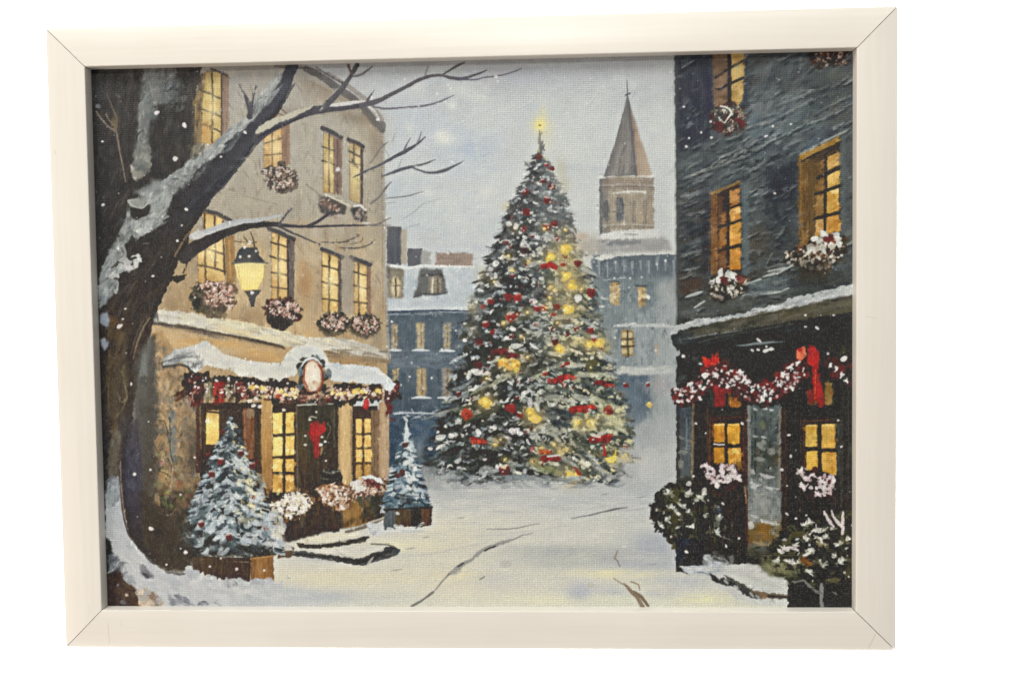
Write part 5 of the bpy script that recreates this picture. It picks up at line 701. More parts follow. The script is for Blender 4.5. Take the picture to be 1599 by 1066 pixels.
# garland and bows
G2 = [(1050, 612), (1075, 600), (1092, 588), (1108, 572), (1128, 562), (1146, 580), (1165, 592), (1185, 600), (1205, 596), (1222, 580), (1240, 566), (1256, 558), (1262, 580), (1240, 600), (1225, 616), (1200, 630), (1170, 622), (1140, 612), (1120, 600), (1098, 606), (1085, 622), (1060, 628)]
blobs(G2, [(68, 24, 28), (84, 28, 30), (54, 22, 26), (98, 36, 36), (60, 40, 36)], 260, 5, 180, .97); blobs([(1290, 560), (1334, 570), (1334, 598), (1300, 592)], [(60, 50, 42), (88, 32, 34), (46, 44, 40), (100, 40, 40)], 50, 5.5); blobs([(1296, 548), (1316, 536), (1330, 556), (1320, 570)], [(54, 58, 44), (46, 48, 42), (64, 66, 50)], 16, 4)
blobs([(x, y+(6 if k > 11 else -3)) for k, (x, y) in enumerate(G2)], [(92, 30, 31), (112, 38, 36), (66, 26, 28), (128, 50, 46), (54, 36, 34), (50, 50, 42)], 330, 3, 180, .95); blobs(G2, [(206, 198, 198), (180, 164, 164), (150, 110, 110)], 70, 1.8)
for (x, y, r) in [(1057, 606, 6), (1076, 598, 7), (1083, 612, 7), (1064, 616, 6), (1098, 606, 5), (1092, 622, 5), (1155, 582, 7), (1162, 590, 8), (1150, 592, 6), (1137, 602, 6), (1168, 596, 6), (1184, 604, 5), (1194, 613, 7), (1204, 612, 6), (1176, 610, 5), (1190, 624, 6), (1202, 624, 5), (1218, 600, 5), (1222, 584, 8), (1234, 572, 7), (1230, 590, 7), (1246, 566, 6), (1238, 606, 5), (1308, 576, 7), (1314, 586, 6), (1322, 594, 5), (1296, 569, 5), (1060, 626, 4), (1075, 626, 4)]: spray(x, y, r, [(214, 210, 210), (200, 196, 196), (222, 220, 220)], 5, 1.9)
hatch([(1096, 556), (1110, 560), (1122, 548), (1124, 566), (1112, 574), (1100, 572)], [(206, 50, 34), (184, 42, 32), (216, 78, 50)], 26, 7, 4, 10, 50, .95); hatch([(1092, 572), (1120, 568), (1108, 588), (1096, 586)], [(130, 34, 30), (104, 28, 28)], 14, 6, 3, 30, 40, .9); hatch([(1115, 600), (1131, 604), (1132, 634), (1118, 634)], [(150, 34, 28), (180, 44, 32), (120, 26, 24)], 22, 8, 4, 85, 20, .95); hatch([(1116, 574), (1132, 580), (1132, 606), (1116, 606)], [(84, 24, 26), (70, 22, 24)], 14, 9, 4, 85, 20, .9)
hatch([(1243, 546), (1256, 540), (1260, 556), (1250, 564), (1244, 560)], [(206, 76, 56), (180, 44, 34), (222, 120, 90)], 20, 6, 4, 60, 50, .95); hatch([(1260, 544), (1268, 536), (1280, 552), (1278, 575), (1262, 568)], [(190, 38, 30), (164, 30, 28), (206, 56, 40)], 30, 8, 4.5, 65, 25, .95); hatch([(1268, 570), (1278, 572), (1288, 630), (1280, 636), (1270, 618)], [(166, 32, 26), (190, 46, 32), (140, 24, 24)], 36, 9, 3.6, 84, 14, .95); hatch([(1262, 608), (1276, 606), (1272, 630), (1262, 628)], [(120, 28, 24), (140, 44, 32)], 12, 6, 3, 80, 20, .9); stroke([(1273, 578), (1273, 605), (1272, 622)], 2.4, (206, 84, 52), .8)
for _ in range(60):
    x, y = inpoly(G2); s = rnd.uniform(.9, 2.2); dab(x, y, s*1.4, s, rnd.uniform(0, 180), jit((216, 212, 212), 8), .95)
# window boxes downstairs, shrubs and tubs
PK2 = [(212, 200, 202), (224, 218, 220), (190, 168, 172), (200, 190, 190)]
blobs([(1098, 740), (1125, 728), (1158, 736), (1150, 764), (1110, 766)], [(58, 22, 26), (46, 26, 24), (72, 28, 32), (38, 34, 30)], 44, 5); blobs([(1094, 722), (1108, 724), (1120, 734), (1145, 722), (1148, 742), (1156, 744), (1140, 752), (1110, 750), (1100, 742)], PK2+[(110, 70, 72), (84, 36, 40)], 34, 2.2); [spray(x, y, 9, PK2, 7, 2.2, 150, 390) for (x, y) in [(1103, 730), (1112, 740), (1124, 735), (1132, 728), (1140, 732), (1128, 744), (1142, 744), (1152, 748), (1116, 752), (1108, 746), (1134, 752), (1148, 738)]]; blobs([(1112, 748), (1130, 748), (1118, 766)], PK2, 8, 2.6)
blobs([(1246, 740), (1280, 734), (1306, 750), (1300, 778), (1255, 770)], [(60, 24, 28), (48, 28, 28), (76, 32, 36), (40, 36, 34)], 44, 5); blobs([(1276, 746), (1300, 738), (1306, 752), (1300, 766), (1282, 762)], PK2+[(110, 70, 72), (84, 36, 40)], 26, 2.2); blobs([(1246, 730), (1262, 732), (1268, 755), (1250, 748)], PK2+[(96, 50, 54)], 12, 1.8); [spray(x, y, 8, PK2, 7, 2.2) for (x, y) in [(1284, 752), (1294, 746), (1300, 754), (1288, 762), (1298, 764), (1282, 760), (1250, 736), (1260, 744), (1270, 742), (1276, 770), (1254, 760), (1302, 746)]]; blobs([(1248, 755), (1300, 768), (1286, 776)], PK2, 10, 2.2)
fill(ell(1068, 792, 40, 44), (56, 58, 48), 9, 2, .95, var=14); flowers([(1020, 790), (1045, 760), (1085, 755), (1122, 780), (1128, 830), (1100, 850), (1050, 846), (1024, 822)], [(74, 70, 48), (54, 56, 44), (84, 80, 56), (38, 42, 40), (34, 38, 40), (30, 33, 34)], WHT+[(120, 122, 104)], 170, 26, 2.6, 6)
for (x, y) in [(1048, 792), (1056, 800), (1074, 775), (1088, 782), (1096, 778), (1042, 812), (1076, 800), (1102, 808), (1080, 822), (1108, 830), (1118, 830), (1030, 820), (1064, 790), (1045, 770), (1078, 770), (1120, 810)]:
    spray(x, y, rnd.uniform(7, 12), [(206, 207, 202), (180, 184, 176), (216, 216, 212), (130, 134, 116)], 7, 2.1, 180, 420); spray(x+3, y+6, 8, [(54, 56, 42), (40, 44, 40)], 3, 2, 0, 180)
hatch([(1085, 800), (1108, 800), (1108, 850), (1085, 850)], [(28, 32, 36), (44, 50, 50), (60, 64, 58)], 30, 8, 4, 20, 60, .75); dab(1120, 795, 7, 6, 0, (76, 84, 104)); dab(1120, 791, 4, 2, 0, (150, 154, 166), .9); dab(1120, 815, 5, 9, 20, (128, 136, 124), .8); stroke([(1128, 838), (1140, 842), (1152, 846)], 1.5, (150, 154, 152), .8)
for (x, y) in [(1076, 755), (1100, 765)]: dab(x, y, 4, 4, 40, (206, 202, 198))
fill([(1052, 838), (1106, 842), (1104, 880), (1056, 880)], (42, 48, 56), 2.5, var=8, tex='v'); hatch([(1053, 838), (1075, 840), (1072, 878), (1056, 878)], [(58, 70, 84), (48, 58, 72)], 18, 9, 2.4, 90, 8, .6); blobs([(1100, 870), (1125, 865), (1135, 880), (1105, 884)], [(150, 156, 160), (128, 136, 138), (176, 180, 184)], 22, 4.5); fill(ell(1142, 873, 6, 9), (118, 124, 124), 3, 1, .9)
hatch([(1024, 790), (1048, 764), (1086, 758), (1124, 784), (1126, 828), (1050, 842)], [(92, 92, 66), (76, 78, 58), (110, 108, 80), (50, 54, 46)], 70, 6, 2, 40, 70, .6, 8, .4)
# bank of snow and stones by the wall
fill([(1060, 884), (1110, 882), (1160, 880), (1195, 872), (1240, 905), (1238, 946), (1190, 946), (1150, 935), (1115, 912), (1080, 900)], (198, 200, 197), 3, var=6); hatch([(1062, 884), (1130, 878), (1130, 892), (1070, 898)], [(178, 188, 200), (198, 204, 210), (160, 170, 184)], 30, 12, 2.6, 4, 8, .6); hatch([(1120, 885), (1220, 888), (1232, 925), (1150, 905)], [(210, 210, 204), (190, 192, 190), (204, 206, 204)], 60, 14, 3.4, 8, 10, .5)
stroke([(1084, 893), (1098, 893), (1110, 898)], 2, (110, 122, 142), .7)
stroke([(1110, 895), (1122, 905), (1140, 911), (1158, 918), (1172, 926), (1188, 933)], [4, 11, 8, 8, 11, 6], (66, 68, 68), .95, 3); stroke([(1130, 897), (1142, 905), (1160, 914), (1175, 920)], [2, 6, 6, 2], (84, 84, 78), .9, 3); stroke([(1172, 924), (1195, 928), (1215, 930), (1236, 930)], [4, 8, 7, 6], (112, 98, 80), .85, 3); stroke([(1200, 930), (1232, 932)], 4, (62, 56, 50), .8); dab(1192, 930, 7, 5, 0, (140, 112, 88), .8)
for (x, y, L, W, g) in [(1122, 900, 5, 2.4, 60), (1134, 908, 5, 2, 40), (1150, 916, 5, 2, 30), (1174, 928, 5, 1.8, 50), (1184, 932, 6, 2, 40)]: dab(x, y, L, W, g, (196, 198, 198), .9)
hatch([(1168, 855), (1222, 850), (1215, 880), (1170, 878)], [(52, 54, 48), (72, 74, 64), (110, 112, 104)], 40, 10, 2.6, 12, 14, .7); fill([(1166, 874), (1200, 872), (1196, 882), (1168, 880)], (40, 40, 38), 3, 1, .9)
fill([(1190, 880), (1205, 860), (1240, 820), (1285, 800), (1340, 790), (1340, 930), (1240, 925), (1232, 905)], (54, 54, 44), 8, 2, .95, var=12)
flowers([(1190, 880), (1210, 850), (1250, 815), (1335, 805), (1335, 910), (1250, 912), (1225, 898)], [(66, 64, 46), (84, 80, 58), (44, 46, 40), (36, 38, 36), (92, 90, 68), (34, 36, 34)], WHT+[(130, 130, 106)], 220, 26, 2.6, 6.5); fill([(1185, 880), (1195, 872), (1215, 876), (1240, 890), (1250, 900), (1222, 903), (1195, 895)], (88, 90, 66), 4, 2, .8, var=12); hatch([(1188, 878), (1240, 872), (1250, 895), (1200, 898)], [(104, 106, 80), (70, 74, 54), (126, 124, 92), (150, 146, 112)], 36, 8, 4, 30, 40, .75)
hatch([(1265, 855), (1310, 850), (1320, 900), (1260, 905)], [(30, 34, 34), (44, 46, 42), (26, 28, 30)], 50, 9, 4, 30, 60, .7); blobs([(1262, 866), (1272, 870), (1266, 880), (1250, 876)], [(130, 92, 40), (110, 80, 40)], 8, 4); blobs([(1273, 845), (1282, 842), (1284, 852)], [(130, 96, 44), (104, 84, 44)], 7, 3.6)
for (x, y) in [(1225, 857), (1240, 852), (1218, 862), (1262, 864), (1268, 860), (1282, 830), (1292, 838), (1300, 826), (1256, 820), (1264, 816), (1276, 838), (1284, 848), (1310, 850), (1304, 868), (1325, 842), (1258, 842), (1212, 875), (1230, 876), (1248, 878), (1236, 880), (1310, 878), (1262, 892), (1284, 884), (1318, 874), (1275, 826)]:
    spray(x, y, rnd.uniform(7, 12), [(206, 205, 199), (182, 182, 172), (216, 214, 209), (132, 134, 112)], 6, 2.1, 150, 400); spray(x+2, y+6, 8, [(56, 56, 42), (42, 44, 40)], 3, 2, 0, 180)
for p in [[(1288, 798), (1294, 812), (1302, 822)], [(1298, 798), (1306, 812), (1314, 820)], [(1316, 800), (1316, 815), (1313, 822)], [(1306, 815), (1316, 822), (1316, 832)], [(1222, 858), (1234, 854), (1246, 858)]]: stroke(p, [3, 5, 4], (206, 196, 196), .95, 2)
fill([(1230, 912), (1260, 906), (1284, 925), (1286, 950), (1230, 950)], (48, 48, 46), 2.5, var=7); fill([(1284, 915), (1340, 900), (1340, 950), (1286, 950)], (44, 46, 50), 2.5, var=7); stroke([(1238, 908), (1255, 907), (1268, 918), (1280, 926)], [2, 4, 4, 3], (132, 134, 126), .8, 2); stroke([(1283, 912), (1283, 930), (1284, 946)], [6, 5, 5], (140, 142, 142), .85, 2); stroke([(1298, 922), (1306, 928)], 1.4, (130, 132, 130), .8)
hatch([(1060, 790), (1165, 780), (1165, 868), (1110, 870)], [(46, 36, 28), (34, 30, 26), (62, 44, 32)], 60, 16, 2.4, 90, 5, .4); hatch([(1110, 840), (1165, 842), (1162, 878), (1112, 876)], [(34, 32, 28), (50, 46, 40), (60, 60, 54)], 34, 12, 2, 12, 12, .6); stroke([(1142, 782), (1143, 830)], 2, (92, 72, 54), .6)

# ---- the old tree in front on the left
DKT = (58, 55, 56)
fill([(140, 95), (318, 95), (308, 130), (302, 180), (298, 235), (330, 250), (350, 285), (318, 330), (300, 358), (288, 392), (270, 432), (256, 462), (244, 486), (236, 520), (226, 545), (214, 600), (208, 650), (204, 720), (212, 760), (222, 800), (226, 850), (250, 890), (300, 900), (140, 920)], ('y', [(95, (72, 70, 70)), (160, (62, 60, 60)), (300, (58, 56, 57)), (420, (58, 54, 53)), (500, (66, 56, 48)), (600, (70, 62, 54)), (700, (66, 62, 66)), (800, (62, 58, 62)), (900, (58, 52, 48))]), 2.5, var=7)
hatch([(145, 110), (300, 110), (296, 330), (150, 420)], [(66, 64, 66), (52, 50, 52), (74, 72, 72), (60, 58, 56)], 300, 14, 4, 95, 20, .4, 5); hatch([(170, 400), (290, 360), (240, 480), (200, 560), (160, 560)], [(64, 58, 56), (50, 46, 46), (72, 64, 58)], 160, 14, 4, 115, 14, .4, 5)
fill([(143, 95), (152, 95), (150, 300), (158, 480), (165, 700), (168, 950), (140, 950)], (44, 46, 52), 2, 3, .7)
for _ in range(420):
    x, y = inpoly([(146, 105), (306, 105), (298, 240), (345, 285), (300, 352), (258, 455), (236, 520), (205, 640), (200, 720), (168, 720), (150, 300)])
    dab(x, y, rnd.uniform(5, 16), rnd.uniform(1, 3), (96 if y < 300 else 118 if y < 480 else 98)+rnd.gauss(0, 14), jit(rnd.choice([(84, 80, 78), (46, 43, 43), (92, 82, 74), (74, 66, 60), (40, 38, 40), (70, 74, 78)]), 6), rnd.uniform(.25, .6), .1, .5)
# shaded gap between trunk and house
fill([(212, 560), (236, 520), (240, 560), (244, 640), (240, 720), (232, 800), (214, 790), (206, 720), (208, 640)], ('y', [(530, (92, 92, 88)), (620, (84, 82, 76)), (720, (80, 76, 70)), (800, (74, 66, 56))]), 3, 2, .9, var=8); fill([(222, 550), (228, 552), (230, 585), (216, 590)], (122, 128, 126), 2, 1, .7)
fill([(204, 660), (216, 650), (222, 720), (224, 800), (222, 850), (210, 830), (196, 790), (194, 720)], ('y', [(650, (76, 72, 74)), (700, (70, 68, 82)), (760, (70, 70, 86)), (800, (66, 62, 72)), (850, (60, 54, 56))]), 3, 2, .9, var=8); hatch([(196, 700), (216, 700), (216, 780), (198, 770)], [(78, 80, 98), (62, 60, 72), (96, 100, 114)], 26, 9, 3, 90, 20, .5)
fill([(215, 760), (232, 780), (300, 850), (304, 896), (250, 890), (228, 858)], (64, 57, 50), 5, 4, .85, var=9); hatch([(226, 780), (296, 800), (300, 890), (250, 885)], [(72, 64, 52), (54, 48, 44), (80, 74, 60), (60, 56, 54)], 80, 10, 4, 60, 40, .5)
# bark lights lower down
hatch([(168, 490), (196, 500), (200, 640), (176, 700), (168, 640)], [(96, 82, 62), (84, 70, 54), (110, 96, 74), (72, 62, 52)], 90, 14, 3, 92, 10, .5); stroke([(190, 580), (196, 606), (198, 622), (190, 628)], 2, (136, 124, 100), .8); stroke([(183, 612), (188, 626)], 1.8, (150, 140, 120), .8); stroke([(198, 622), (190, 640), (180, 652)], 2, (126, 114, 92), .7); stroke([(208, 560), (216, 530), (226, 508), (234, 496)], [1.5, 2.4, 2.4, 2], (136, 120, 98), .8); stroke([(205, 550), (214, 520), (224, 500)], [1, 2, 2], (96, 82, 68), .8); wash(182, 520, 12, 16, (92, 76, 56), .6)
fill([(176, 676), (188, 670), (190, 700), (184, 740), (170, 745), (168, 720)], (112, 104, 90), 3, 1, .8, var=10); hatch([(170, 672), (192, 668), (188, 740), (168, 745)], [(128, 120, 104), (96, 90, 78), (84, 80, 72)], 30, 8, 3, 85, 25, .6)
fill([(170, 590), (190, 575), (192, 640), (170, 660)], (84, 74, 60), 3, 4, .5)
# snow lying on the trunk and the big limb
SG = [(128, 134, 134), (150, 156, 157), (108, 114, 116), (168, 172, 172), (138, 144, 146)]
fill([(223, 100), (274, 100), (270, 125), (262, 150), (242, 160), (232, 190), (232, 215), (226, 240), (230, 258), (214, 282), (210, 262), (214, 210), (218, 165)], ('y', [(100, (112, 110, 110)), (150, (118, 120, 119)), (220, (118, 124, 124)), (280, (140, 142, 136))]), 4, 3, .8, var=9)
hatch([(225, 110), (272, 110), (266, 160), (236, 165), (228, 240), (212, 270), (216, 180)], SG[:1]+[(104, 110, 112), (128, 130, 128), (90, 98, 102)], 120, 10, 4, 100, 25, .5); hatch([(248, 130), (282, 120), (278, 160), (254, 165)], [(92, 100, 104), (82, 90, 96), (104, 110, 112)], 40, 9, 5, 140, 40, .5); fill([(226, 178), (244, 172), (248, 182), (236, 190), (230, 186)], (96, 108, 108), 3, 2, .8); stroke([(222, 160), (218, 190), (216, 220)], 3, (136, 136, 132), .7)
fill([(202, 258), (206, 254), (212, 268), (214, 282), (208, 280)], (200, 192, 188), 2, 1, .95); blobs([(212, 236), (235, 232), (234, 268), (212, 276)], [(140, 142, 136), (118, 122, 120), (150, 146, 134), (100, 106, 104)], 36, 5, 120, .7)
# big limb to the upper right
stroke([(262, 330), (300, 298), (338, 264), (374, 228), (402, 196), (426, 164), (444, 132), (458, 100), (462, 90)], [70, 60, 46, 36, 30, 25, 20, 17, 17], ('x', [(262, (58, 56, 58)), (380, (66, 67, 75)), (470, (74, 76, 88))]), 1, 1.5, 6)
hatch([(290, 315), (345, 275), (400, 215), (455, 130), (462, 130), (420, 205), (350, 292), (300, 340)], [(58, 58, 66), (76, 78, 88), (66, 68, 76), (50, 50, 54)], 120, 16, 3, -44, 10, .5)
LIMB = [(226, 302), (242, 288), (262, 276), (285, 262), (298, 248), (318, 240), (340, 218), (362, 198), (384, 184), (396, 158), (420, 132), (436, 112), (440, 122), (424, 150), (402, 180), (384, 200), (358, 218), (342, 240), (318, 256), (302, 270), (296, 284), (270, 292), (262, 306), (240, 316)]
fill(LIMB, ('x', [(226, (140, 146, 146)), (300, (142, 148, 150)), (360, (156, 158, 158)), (440, (152, 154, 158))]), 4, 1, .95, var=9); hatch(LIMB, [(172, 176, 176), (124, 132, 136), (150, 156, 158), (186, 188, 186), (104, 112, 118)], 150, 11, 3, -36, 18, .6)
hatch([(345, 240), (372, 205), (385, 200), (360, 235)], [(96, 104, 108), (120, 126, 128), (74, 78, 86)], 26, 10, 2.4, -45, 12, .7); hatch([(398, 172), (432, 140), (446, 128), (420, 165)], [(170, 174, 176), (130, 136, 140), (96, 100, 108)], 26, 10, 2.4, -44, 12, .7)
fill([(212, 300), (240, 282), (275, 280), (290, 290), (268, 305), (262, 330), (250, 340), (232, 350), (222, 345), (240, 325), (230, 316)], (134, 140, 142), 5, 2, .9, var=12); hatch([(215, 305), (285, 280), (270, 305), (258, 335), (225, 350), (236, 322)], SG, 90, 9, 4, -40, 40, .6)
fill([(199, 314), (212, 309), (232, 311), (231, 318), (222, 325), (210, 325), (202, 320)], (136, 140, 138), 2.5, 1, var=8); stroke([(200, 314), (208, 322), (222, 325), (231, 317)], 2, (182, 184, 178), .9); stroke([(200, 313), (214, 312)], 1.8, (170, 172, 168), .8); fill([(204, 326), (226, 328), (216, 338), (206, 336)], (56, 54, 54), 3, 1, .9)
hatch([(205, 345), (250, 330), (258, 345), (232, 362), (212, 372), (204, 365)], SG, 70, 8, 3.4, -30, 40, .7); blobs([(206, 350), (236, 345), (232, 362), (212, 364)], [(182, 186, 186), (150, 156, 158), (166, 172, 174)], 26, 4, 60); dab(217, 361, 5, 4, 20, (214, 214, 212))
DIA = [(200, 330), (210, 345), (205, 372), (188, 388), (196, 402), (190, 412), (180, 425), (172, 430), (184, 440), (184, 456), (168, 468), (156, 484), (152, 455), (156, 425), (168, 398), (184, 370)]
fill(DIA, ('y', [(330, (92, 94, 92)), (380, (112, 116, 116)), (420, (138, 144, 148)), (484, (128, 142, 154))]), 4, 1, .9, var=10); hatch(DIA, [(160, 166, 168), (112, 118, 120), (84, 88, 88), (140, 148, 152), (176, 180, 180)], 130, 9, 2.6, -58, 22, .65); blobs([(160, 428), (200, 402), (220, 400), (215, 415), (180, 430), (165, 438)], [(172, 176, 176), (150, 156, 160), (192, 192, 190), (70, 68, 68)], 50, 3.6, 50); stroke([(205, 375), (199, 390), (202, 404), (212, 402)], 4, (60, 56, 56), .9); stroke([(186, 384), (192, 384), (196, 400), (188, 408)], 4, (160, 164, 162), .8); stroke([(175, 438), (184, 440), (184, 452)], 2.4, (166, 172, 172), .8)
fill([(157, 490), (168, 486), (172, 500), (165, 512), (158, 506)], (150, 162, 178), 3, 1, .9); fill([(158, 530), (166, 528), (171, 540), (164, 548), (158, 544)], (150, 160, 176), 3, 1, .9); fill([(170, 496), (184, 496), (188, 506), (178, 512)], (96, 74, 54), 3, 2, .8)
hatch([(225, 375), (262, 350), (280, 350), (240, 400)], [(52, 50, 52), (64, 62, 62)], 30, 14, 3, -60, 12, .5); stroke([(224, 380), (232, 380)], 1.5, (130, 134, 134), .7)
for (pl, n, L, g, c) in [([(224, 104), (276, 104), (268, 150), (240, 168), (230, 240), (214, 272), (216, 180)], 130, 6, 100, 118), ([(260, 120), (300, 130), (286, 170), (256, 180)], 40, 6, 140, 92), (LIMB, 170, 6, -38, 158), ([(212, 300), (290, 280), (268, 310), (262, 335), (228, 352), (238, 322)], 80, 5, -40, 150), ([(300, 262), (330, 250), (322, 268), (296, 286), (262, 300), (262, 286)], 40, 6, -30, 112), (DIA, 120, 5, -58, 140), ([(205, 345), (262, 328), (258, 350), (212, 374)], 60, 5, -30, 162)]:
    for _ in range(n):
        x, y = inpoly(pl); v = c+rnd.gauss(0, 26); dab(x, y, L*rnd.uniform(.5, 1.6), rnd.uniform(.8, 2.2), g+rnd.gauss(0, 25), (v*.97, v, v*.99), rnd.uniform(.35, .8), rnd.uniform(-.3, .3), .6)
# twigs at the far left
stroke([(150, 174), (160, 188), (172, 200), (181, 206), (186, 232), (192, 262), (196, 284)], [2, 2.4, 2.4, 3, 2.6, 2, 1.6], (142, 126, 112), .85); stroke([(166, 145), (174, 165), (182, 186), (180, 204)], [1, 2, 3, 4], (124, 112, 94), .7); stroke([(165, 178), (172, 190), (180, 200)], 2, (150, 136, 110), .7); dab(178, 192, 8, 3, 75, (140, 124, 92), .6); dab(153, 166, 4, 3, 0, (130, 136, 140), .8); dab(184, 150, 5, 2, 30, (120, 118, 116), .6); wash(181, 192, 8, 16, (104, 92, 74), .4)
hatch([(300, 120), (318, 112), (312, 180), (304, 240), (296, 240)], [(120, 104, 76), (92, 82, 68), (146, 122, 80), (74, 70, 66)], 46, 10, 2.6, 98, 8, .75); hatch([(296, 228), (320, 222), (318, 244), (298, 252)], [(120, 118, 104), (150, 142, 118), (96, 96, 90)], 22, 8, 2.6, 120, 20, .7); hatch([(290, 150), (304, 130), (304, 240), (288, 240)], [(60, 58, 58), (72, 70, 68)], 30, 10, 3, 95, 8, .7)
# broken stub on the right of the trunk
fill([(272, 424), (280, 406), (288, 400), (292, 408), (286, 424), (280, 434)], (168, 150, 116), 2, var=8); stroke([(272, 420), (280, 404), (292, 400), (293, 410), (286, 426)], 2.2, (70, 58, 48), .9); fill([(267, 432), (280, 430), (292, 428), (286, 438), (277, 442), (270, 438)], (44, 40, 38), 1.5)
stroke([(273, 400), (284, 380), (296, 362)], 3, (134, 110, 82), .8)
# lower limb
stroke([(288, 404), (300, 390), (322, 378), (350, 364), (385, 353), (420, 350), (436, 351)], [16, 22, 18, 15, 11, 8, 7], (66, 62, 62), 1, 1.2, 6); stroke([(298, 370), (318, 364), (345, 354), (370, 346), (400, 344), (422, 340), (440, 336)], [7, 10, 9, 8, 7, 5, 3], (176, 180, 184), .95, 1.5, 8); stroke([(302, 374), (340, 360), (380, 348)], 2.4, (204, 206, 208), .7); fill([(296, 368), (310, 358), (322, 366), (302, 376)], (190, 190, 190), 2, .9)
LB = (76, 74, 80)
stroke([(432, 351), (456, 353), (482, 354), (510, 353), (545, 352), (570, 352)], [7, 5, 4, 3.4, 3, 2.4], LB); stroke([(570, 352), (590, 350), (602, 344), (610, 340)], [2.4, 2.4, 1.6, 1], (110, 106, 106)); stroke([(478, 354), (496, 346), (512, 334), (518, 330)], [4, 5, 5, 4], LB); stroke([(436, 350), (446, 336), (456, 325)], [4, 3, 2], (96, 94, 96)); stroke([(436, 354), (462, 366), (500, 382)], [4, 3, 2], LB, .9); stroke([(502, 378), (535, 378), (556, 370), (562, 366)], [1.6, 2.4, 1.8, 1], (92, 88, 88)); stroke([(530, 387), (560, 387), (578, 381), (586, 374)], [1.4, 2.4, 1.8, 1], (96, 92, 90)); stroke([(545, 382), (562, 378), (566, 372)], 1.4, (110, 104, 102)); stroke([(578, 352), (610, 352)], 1.4, (128, 124, 122)); stroke([(566, 348), (578, 349)], 2, (196, 198, 200), .8)
# upper twigs
UB = (98, 96, 104)
stroke([(400, 218), (418, 204), (438, 194), (462, 182), (485, 174), (512, 170), (540, 167), (565, 164)], [14, 13, 13, 13, 14, 12, 11, 9], (82, 80, 88)); stroke([(565, 164), (590, 158), (612, 147), (634, 136), (652, 126), (672, 119), (690, 118), (705, 122), (722, 123), (742, 117), (760, 110)], [9, 8, 6, 6, 5.5, 5, 3.6, 5, 5, 3.5, 2], UB); stroke([(716, 122), (735, 125), (758, 121), (780, 118), (800, 113), (814, 107)], [3, 2.4, 2, 1.8, 1.8, 1.2], (104, 102, 122)); stroke([(690, 118), (712, 104), (725, 98)], [2, 4, 2], (108, 104, 110))
stroke([(402, 206), (414, 198), (432, 189), (450, 182), (468, 175), (488, 166)], [6, 11, 9, 8, 7, 3], (184, 180, 164), .95, 2.2); stroke([(404, 214), (424, 203), (446, 194), (470, 184)], 3, (60, 60, 66), .8); stroke([(516, 165), (535, 163), (556, 160), (570, 158)], [4, 6, 5, 2], (200, 198, 200), .95); stroke([(500, 172), (512, 160), (524, 144), (534, 134)], [3, 5, 4, 2], (170, 168, 164), .9)
stroke([(508, 166), (522, 152), (536, 136), (546, 122), (552, 112), (558, 102)], [9, 9, 8, 6, 7, 7], (88, 86, 92)); stroke([(550, 116), (546, 108), (544, 102)], 4, (110, 96, 94)); stroke([(552, 120), (566, 116), (576, 108), (584, 102)], [3, 4, 3, 2], (112, 110, 112)); stroke([(536, 130), (520, 122), (504, 112), (494, 105)], [3, 2, 2, 1.5], (98, 96, 100)); stroke([(574, 156), (580, 148), (584, 141)], [4, 3, 1.5], (90, 88, 96)); stroke([(582, 167), (605, 170), (630, 168), (658, 166), (680, 161), (696, 155), (709, 149)], [3, 3, 2.4, 3, 2.6, 2, 1], (110, 108, 122)); stroke([(664, 118), (668, 104)], 2.4, (128, 126, 130), .8)
stroke([(552, 277), (575, 266), (598, 255), (618, 244), (632, 237), (650, 226), (664, 214)], [2, 3, 4, 5, 6, 4, 1.6], (92, 94, 104)); stroke([(630, 238), (635, 226), (641, 216)], [3, 2, 1], (104, 104, 112)); stroke([(650, 226), (655, 216), (658, 206)], [2.4, 2, 1], (124, 124, 130)); stroke([(596, 276), (612, 270), (628, 264), (650, 259), (666, 255), (680, 249)], [2, 4, 5, 3.5, 3, 1], (98, 102, 110)); stroke([(642, 261), (655, 266), (672, 270), (692, 267), (708, 260), (724, 252)], [2, 3, 3.6, 5, 3.5, 1.2], (102, 106, 114)); stroke([(646, 259), (660, 262), (684, 265)], 1.8, (198, 202, 204), .7); stroke([(578, 256), (590, 238), (598, 228), (606, 222)], [1.5, 2.4, 3, 1], (118, 114, 112)); stroke([(596, 226), (604, 238), (608, 245)], 1.2, (140, 138, 138), .7); stroke([(578, 318), (592, 308), (602, 294), (611, 284)], [2, 3, 3, 1.5], (120, 118, 118)); stroke([(600, 310), (620, 308), (640, 305), (662, 299)], [1.4, 2, 2, 1], (128, 130, 136)); stroke([(600, 318), (616, 316)], 1.4, (150, 152, 156), .7); stroke([(626, 344), (645, 332), (662, 318), (690, 310)], [1, 2, 1.5, .8], (160, 166, 174), .7); stroke([(632, 356), (655, 350)], 1.4, (150, 158, 166), .7); stroke([(622, 262), (628, 248)], 1.4, (140, 144, 150), .7); stroke([(612, 222), (618, 208)], 1.4, (140, 140, 144), .6)
stroke([(374, 134), (384, 150), (394, 166)], [1.4, 2.4, 4], (92, 88, 92)); stroke([(400, 134), (396, 152), (392, 170), (390, 182)], [1.4, 2.6, 5, 10], (84, 82, 90)); stroke([(382, 150), (388, 166), (392, 176)], [2, 6, 10], (84, 82, 90)); stroke([(478, 288), (494, 300), (502, 312)], 1.6, (120, 112, 104), .7)
for (x0, y0, x1, y1) in [(340, 290, 366, 298), (380, 305, 434, 320)]: stroke([(x0, y0), (x1, y1)], 1.3, (128, 118, 104), .6)
